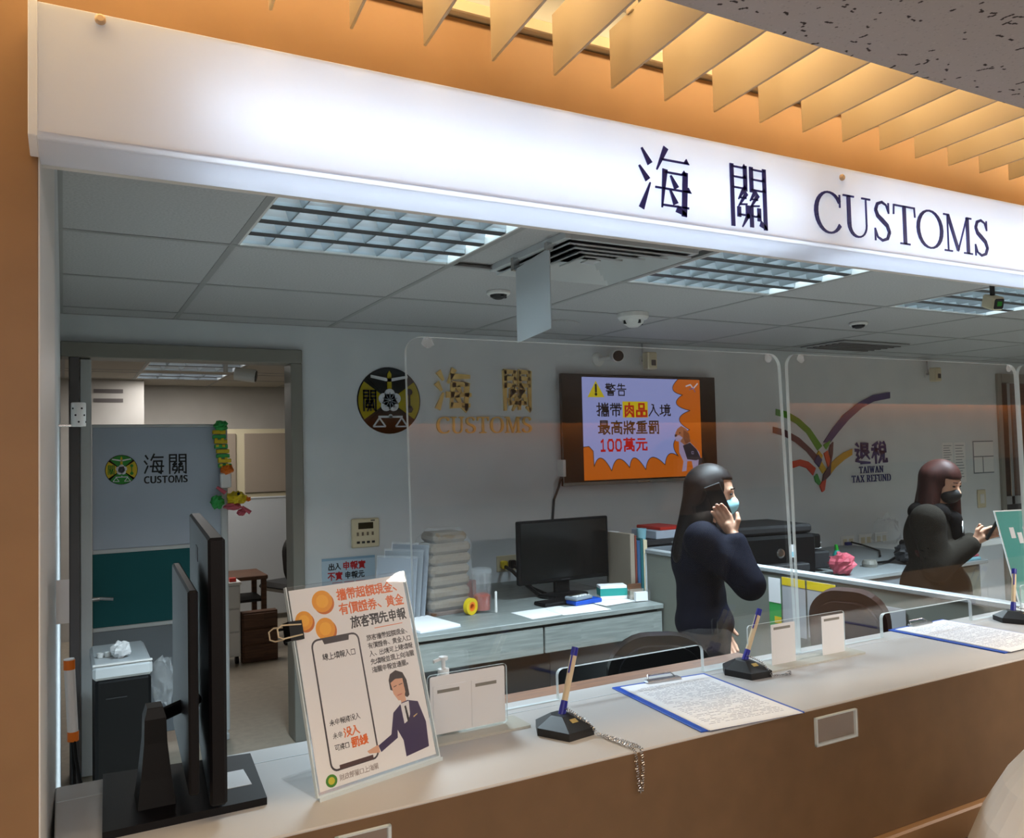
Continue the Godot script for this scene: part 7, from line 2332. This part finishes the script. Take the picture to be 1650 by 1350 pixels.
# One person. J: joints by name, in the person's own axes (facing +x, own right hand at +z). look: head basis.
func person(label, at: Vector3, turn: float, J: Dictionary, look: Basis, opt: Dictionary):
	var t = thing("person", label, "person", at, turn)
	var limbs := []
	var torso := [
		el(J.pelvis, Vector3(0.105, 0.115, 0.150)),
		el(J.waist, Vector3(0.092, 0.120, 0.118)),
		el(J.chest, Vector3(0.105, 0.135, 0.145), Basis(Vector3(0, 0, 1), -0.10)),
		[J.shoulder_r, J.shoulder_l, 0.058, 0.058],
		[J.chest + Vector3(0, 0.08, 0), J.neck, 0.062, 0.050],
	]
	var arms := []
	for s in ["r", "l"]:
		arms.append([J["shoulder_" + s], J["elbow_" + s], 0.052, 0.040])
		arms.append([J["elbow_" + s], J["wrist_" + s], 0.041, 0.027])
	var legs := []
	for s in ["r", "l"]:
		legs.append([J["hip_" + s], J["knee_" + s], 0.085, 0.056])
		legs.append([J["knee_" + s], J["ankle_" + s], 0.058, 0.036])
		legs.append([J["ankle_" + s] + Vector3(-0.03, -0.025, 0), J["ankle_" + s] + Vector3(0.13, -0.035, 0), 0.034, 0.028])
	var st := smooth_mb()
	field_mesh(st, torso + arms + legs + [[J.neck, J.head + Vector3(-0.01, -0.05, 0), 0.050, 0.050]], 0.016, 0.03)
	field_mesh(st, head_prims(J.head, look) + [[J.neck, J.head + Vector3(-0.012, -0.03, 0), 0.048, 0.050]], 0.0055, 0.016)
	for s in ["r", "l"]:
		var d: Vector3 = J.get("hand_" + s, (J["wrist_" + s] - J["elbow_" + s]).normalized())
		var ac: Vector3 = J.get("across_" + s, Vector3(1, 0, 0))
		ac = (ac - d * ac.dot(d)).normalized()
		field_mesh(st, hand_prims(J["wrist_" + s], d, ac, J.get("curl_" + s, 0.7)) + [[J["wrist_" + s] - d * 0.05, J["wrist_" + s], 0.028, 0.024]], 0.0038, 0.006)
	obj("body", st, M.skin, t)
	# jacket over torso and arms, open at neck and cuffs
	st = smooth_mb()
	var g: float = opt.get("thick", 0.014)
	var coat := []
	for p in torso.slice(1 if not opt.get("long", false) else 0):
		if p.size() == 4:
			coat.append([p[0], p[1], p[2] + g, p[3] + (g if p[1] != J.neck else 0.006)])
		else:
			coat.append([p[0], p[1] + Vector3.ONE * g, p[2]])
	coat.append(el(J.pelvis + Vector3(0, 0.02, 0), Vector3(0.112 + g, 0.10, 0.155 + g)))
	if opt.get("long", false):
		coat.append([J.pelvis, J.pelvis + Vector3(0, -0.28, 0), 0.155 + g, 0.18 + g])
	for s in ["r", "l"]:
		coat.append([J["shoulder_" + s], J["elbow_" + s], 0.056 + g, 0.044 + g])
		var w: Vector3 = J["wrist_" + s].lerp(J["elbow_" + s], 0.16)
		coat.append([J["elbow_" + s], w, 0.044 + g, 0.032 + g])
	field_mesh(st, coat, 0.013, 0.035)
	obj("jacket", st, opt.jacket, t)
	# collar and cuffs
	for s in ["r", "l"]:
		var e: Vector3 = J["elbow_" + s]
		var w: Vector3 = J["wrist_" + s]
		st = mb()
		bar(st, w.lerp(e, 0.17), w.lerp(e, 0.07), 0.036 + g * 0.5, 0.034, 20)
		obj("cuff", st, opt.cuff, t)
	# trousers and shoes
	st = smooth_mb()
	var tr := [el(J.pelvis, Vector3(0.115, 0.12, 0.160))]
	for s in ["r", "l"]:
		tr.append([J["hip_" + s], J["knee_" + s], 0.096, 0.070])
		tr.append([J["knee_" + s], J["ankle_" + s], 0.070, 0.056])
	field_mesh(st, tr, 0.017, 0.03)
	obj("trousers", st, M.trousers_dark, t)
	for s in ["r", "l"]:
		st = smooth_mb()
		var a: Vector3 = J["ankle_" + s]
		field_mesh(st, [[a + Vector3(-0.03, -0.028, 0), a + Vector3(0.13, -0.034, 0), 0.042, 0.036]], 0.011, 0.02)
		obj("shoe", st, M.black, t)
	# face details
	var P := func(x, y, z) -> Vector3: return J.head + look * Vector3(x, y, z)
	for s in [-1.0, 1.0]:
		st = smooth_mb()
		field_mesh(st, [el(P.call(0.078, 0.004, s * 0.027), Vector3(0.006, 0.0055, 0.013), look)], 0.0025, 0.002)
		obj("eye", st, M.eye_dark, t)
		st = mb()
		bar(st, P.call(0.086, 0.026, s * 0.012), P.call(0.076, 0.026, s * 0.040), 0.0032, 0.0022, 8)
		obj("eyebrow", st, opt.hair, t)
	if opt.has("mask"):
		st = smooth_mb()
		field_mesh(st, [el(P.call(0.046, -0.050, 0), Vector3(0.056, 0.050, 0.058), look), el(P.call(0.074, -0.040, 0), Vector3(0.038, 0.034, 0.030), look)], 0.0055, 0.012, [func(p): return (look.transposed() * (p - J.head)).x - 0.026])
		var mk = obj("face_mask", st, opt.mask, t)
		for s in [-1.0, 1.0]:
			st = mb()
			tube(st, [P.call(0.040, -0.025, s * 0.054), P.call(0.014, -0.016, s * 0.066), P.call(-0.006, -0.010, s * 0.068)], 0.0014, 6)
			obj("ear_loop", st, opt.mask, mk)
	# hair: a cap cut open at the face, and long falls
	st = smooth_mb()
	var hair := [el(P.call(-0.018, 0.030, 0), Vector3(0.104, 0.098, 0.086), look)]
	for p in opt.falls:
		hair.append([P.call(p[0].x, p[0].y, p[0].z), J.head + p[1], p[2], p[3]])
	var fr: float = opt.get("fringe", 0.055)
	field_mesh(st, hair, 0.009, 0.03, [func(p):
		var q: Vector3 = look.transposed() * (p - J.head)
		# face opening
		return maxf(maxf(0.030 - q.x, absf(q.z) - 0.060), q.y - fr)])
	obj("hair", st, opt.hair, t)
	return t

func build_people():
	# first clerk, on the telephone, seen from her right side
	var J := {
		"head": Vector3(0.055, 1.372, 0.0), "neck": Vector3(0.0, 1.245, 0.0), "chest": Vector3(-0.015, 1.090, 0.0), "waist": Vector3(-0.01, 0.930, 0.0), "pelvis": Vector3(0.0, 0.800, 0.0),
		"shoulder_r": Vector3(-0.01, 1.185, 0.150), "shoulder_l": Vector3(-0.01, 1.185, -0.150),
		"elbow_r": Vector3(0.165, 1.010, 0.200), "wrist_r": Vector3(0.115, 1.205, 0.150), "hand_r": Vector3(-0.42, 0.85, -0.28).normalized(), "across_r": Vector3(0.9, 0.2, 0.3), "curl_r": -0.9,
		"elbow_l": Vector3(-0.02, 0.950, -0.210), "wrist_l": Vector3(0.08, 0.76, -0.20), "across_l": Vector3(0, 1, 0), "curl_l": 0.8,
		"hip_r": Vector3(0, 0.77, 0.085), "hip_l": Vector3(0, 0.77, -0.085), "knee_r": Vector3(0.03, 0.42, 0.085), "knee_l": Vector3(0.05, 0.42, -0.085), "ankle_r": Vector3(0, 0.07, 0.09), "ankle_l": Vector3(0.02, 0.07, -0.09),
	}
	person("person with long black hair and navy jacket holding a phone to the ear", Vector3(2.43, 0, -2.78), -0.62, J, Basis(Vector3.UP, -0.22) * Basis(Vector3(0, 0, 1), -0.10), {
		"jacket": M.suit_navy, "cuff": M.paper, "hair": M.hair_black, "mask": M.mask_blue, "fringe": 0.062,
		"falls": [[Vector3(-0.05, 0.02, 0.03), Vector3(-0.135, -0.26, 0.06), 0.070, 0.052], [Vector3(-0.05, 0.02, -0.03), Vector3(-0.135, -0.26, -0.05), 0.070, 0.05], [Vector3(-0.02, 0.0, 0.06), Vector3(-0.06, -0.20, 0.105), 0.040, 0.030], [Vector3(-0.02, 0.0, -0.06), Vector3(-0.05, -0.20, -0.085), 0.038, 0.03]],
	})
	var ph = thing("handset", "dark mobile phone held at the first clerk's ear", "phone", Vector3(2.43, 0, -2.78), -0.62)
	var st := mb()
	cbox(st, Vector3(-0.035, -0.07, -0.004), Vector3(0.035, 0.07, 0.004), 0.003, Transform3D(Basis(Vector3(0, 0, 1), 0.35), Vector3(0.062, 1.345, 0.098)))
	obj("case", st, M.black, ph)
	# second clerk, looking down at something in the hands
	J = {
		"head": Vector3(0.060, 1.345, 0.0), "neck": Vector3(0.0, 1.215, 0.0), "chest": Vector3(-0.02, 1.060, 0.0), "waist": Vector3(-0.01, 0.90, 0.0), "pelvis": Vector3(0.0, 0.77, 0.0),
		"shoulder_r": Vector3(-0.01, 1.150, 0.155), "shoulder_l": Vector3(-0.01, 1.150, -0.155),
		"elbow_r": Vector3(0.03, 0.91, 0.195), "wrist_r": Vector3(0.200, 1.035, 0.050), "across_r": Vector3(0, 1, 0.2), "curl_r": 1.0,
		"elbow_l": Vector3(0.03, 0.91, -0.195), "wrist_l": Vector3(0.200, 1.035, -0.050), "across_l": Vector3(0, 1, -0.2), "curl_l": -1.0,
		"hip_r": Vector3(0, 0.74, 0.085), "hip_l": Vector3(0, 0.74, -0.085), "knee_r": Vector3(0.03, 0.40, 0.085), "knee_l": Vector3(0.03, 0.40, -0.085), "ankle_r": Vector3(0, 0.07, 0.09), "ankle_l": Vector3(0, 0.07, -0.09),
	}
	var turn2 := -1.05
	var p2 = person("person with long brown hair, black mask and dark olive coat", Vector3(4.20, 0, -2.92), turn2, J, Basis(Vector3.UP, -0.45) * Basis(Vector3(0, 0, 1), -0.28), {
		"jacket": M.coat_olive, "cuff": M.scarf_black, "hair": M.hair_brown, "mask": M.mask_black, "thick": 0.024, "fringe": 0.040, "long": true,
		"falls": [[Vector3(-0.04, 0.02, 0.05), Vector3(-0.10, -0.36, 0.11), 0.064, 0.045], [Vector3(-0.04, 0.02, -0.05), Vector3(-0.10, -0.34, -0.10), 0.064, 0.045], [Vector3(-0.06, 0.02, 0.0), Vector3(-0.14, -0.34, 0.0), 0.070, 0.055], [Vector3(0.02, 0.0, -0.065), Vector3(0.05, -0.26, -0.10), 0.034, 0.028]],
	})
	st = smooth_mb()
	field_mesh(st, [[Vector3(0.04, 1.185, 0.09), Vector3(0.04, 1.185, -0.09), 0.055, 0.055], [Vector3(-0.06, 1.19, 0.08), Vector3(-0.06, 1.19, -0.08), 0.055, 0.055], [Vector3(0.105, 1.15, 0.03), Vector3(0.125, 0.95, 0.03), 0.045, 0.04]], 0.012, 0.03)
	obj("scarf", st, M.scarf_black, p2)
	st = mb()
	box_at(st, Vector3.ZERO, Vector3(0.004, 0.045, 0.05), 0.001, Transform3D(Basis(Vector3(1, 0, 0), 0.5), Vector3(0.150, 1.115, 0.075)))
	obj("white_tag", st, M.paper, p2)
	ph = thing("dark_device", "dark handheld device in the second clerk's hands", "device", Vector3(4.20, 0, -2.92), turn2)
	st = mb()
	cbox(st, Vector3(-0.008, -0.06, -0.055), Vector3(0.008, 0.06, 0.055), 0.004, Transform3D(Basis(Vector3(0, 0, 1), -0.5), Vector3(0.285, 1.10, 0.0)))
	obj("case", st, M.black, ph)
	# visitor at the counter, only the flared white garment in view
	J = {
		"head": Vector3(0.04, 1.52, 0.0), "neck": Vector3(0.0, 1.39, 0.0), "chest": Vector3(0.0, 1.22, 0.0), "waist": Vector3(0.0, 1.05, 0.0), "pelvis": Vector3(0.0, 0.90, 0.0),
		"shoulder_r": Vector3(0.0, 1.315, 0.150), "shoulder_l": Vector3(0.0, 1.315, -0.150),
		"elbow_r": Vector3(-0.10, 1.08, 0.165), "wrist_r": Vector3(-0.20, 0.90, 0.06), "across_r": Vector3(0, 1, 0), "curl_r": 0.8,
		"elbow_l": Vector3(-0.10, 1.08, -0.165), "wrist_l": Vector3(-0.20, 0.90, -0.06), "across_l": Vector3(0, 1, 0), "curl_l": -0.8,
		"hip_r": Vector3(0, 0.87, 0.09), "hip_l": Vector3(0, 0.87, -0.09), "knee_r": Vector3(0.02, 0.48, 0.09), "knee_l": Vector3(0.02, 0.48, -0.09), "ankle_r": Vector3(0, 0.07, 0.09), "ankle_l": Vector3(0, 0.07, -0.09),
	}
	var p3 = person("person at the counter's front, only a flared white garment in view", Vector3(1.79, 0, -0.85), PI / 2, J, Basis.IDENTITY, {
		"jacket": M.charcoal, "cuff": M.charcoal, "hair": M.hair_black, "thick": 0.016,
		"falls": [[Vector3(-0.04, 0.02, 0.0), Vector3(-0.08, -0.12, 0.0), 0.07, 0.05]],
	})
	st = mb()
	var prof := [Vector2(0.150, 1.03), Vector2(0.205, 0.985), Vector2(0.270, 0.93), Vector2(0.320, 0.87), Vector2(0.360, 0.80), Vector2(0.390, 0.72), Vector2(0.41, 0.60), Vector2(0.42, 0.46), Vector2(0.41, 0.46), Vector2(0.34, 0.80), Vector2(0.14, 1.03)]
	lathe(st, prof, Transform3D(Basis.from_scale(Vector3(0.62, 1, 1)), Vector3(0, 0, -0.03)), 40)
	obj("white_skirt", st, M.puffer_white, p3)
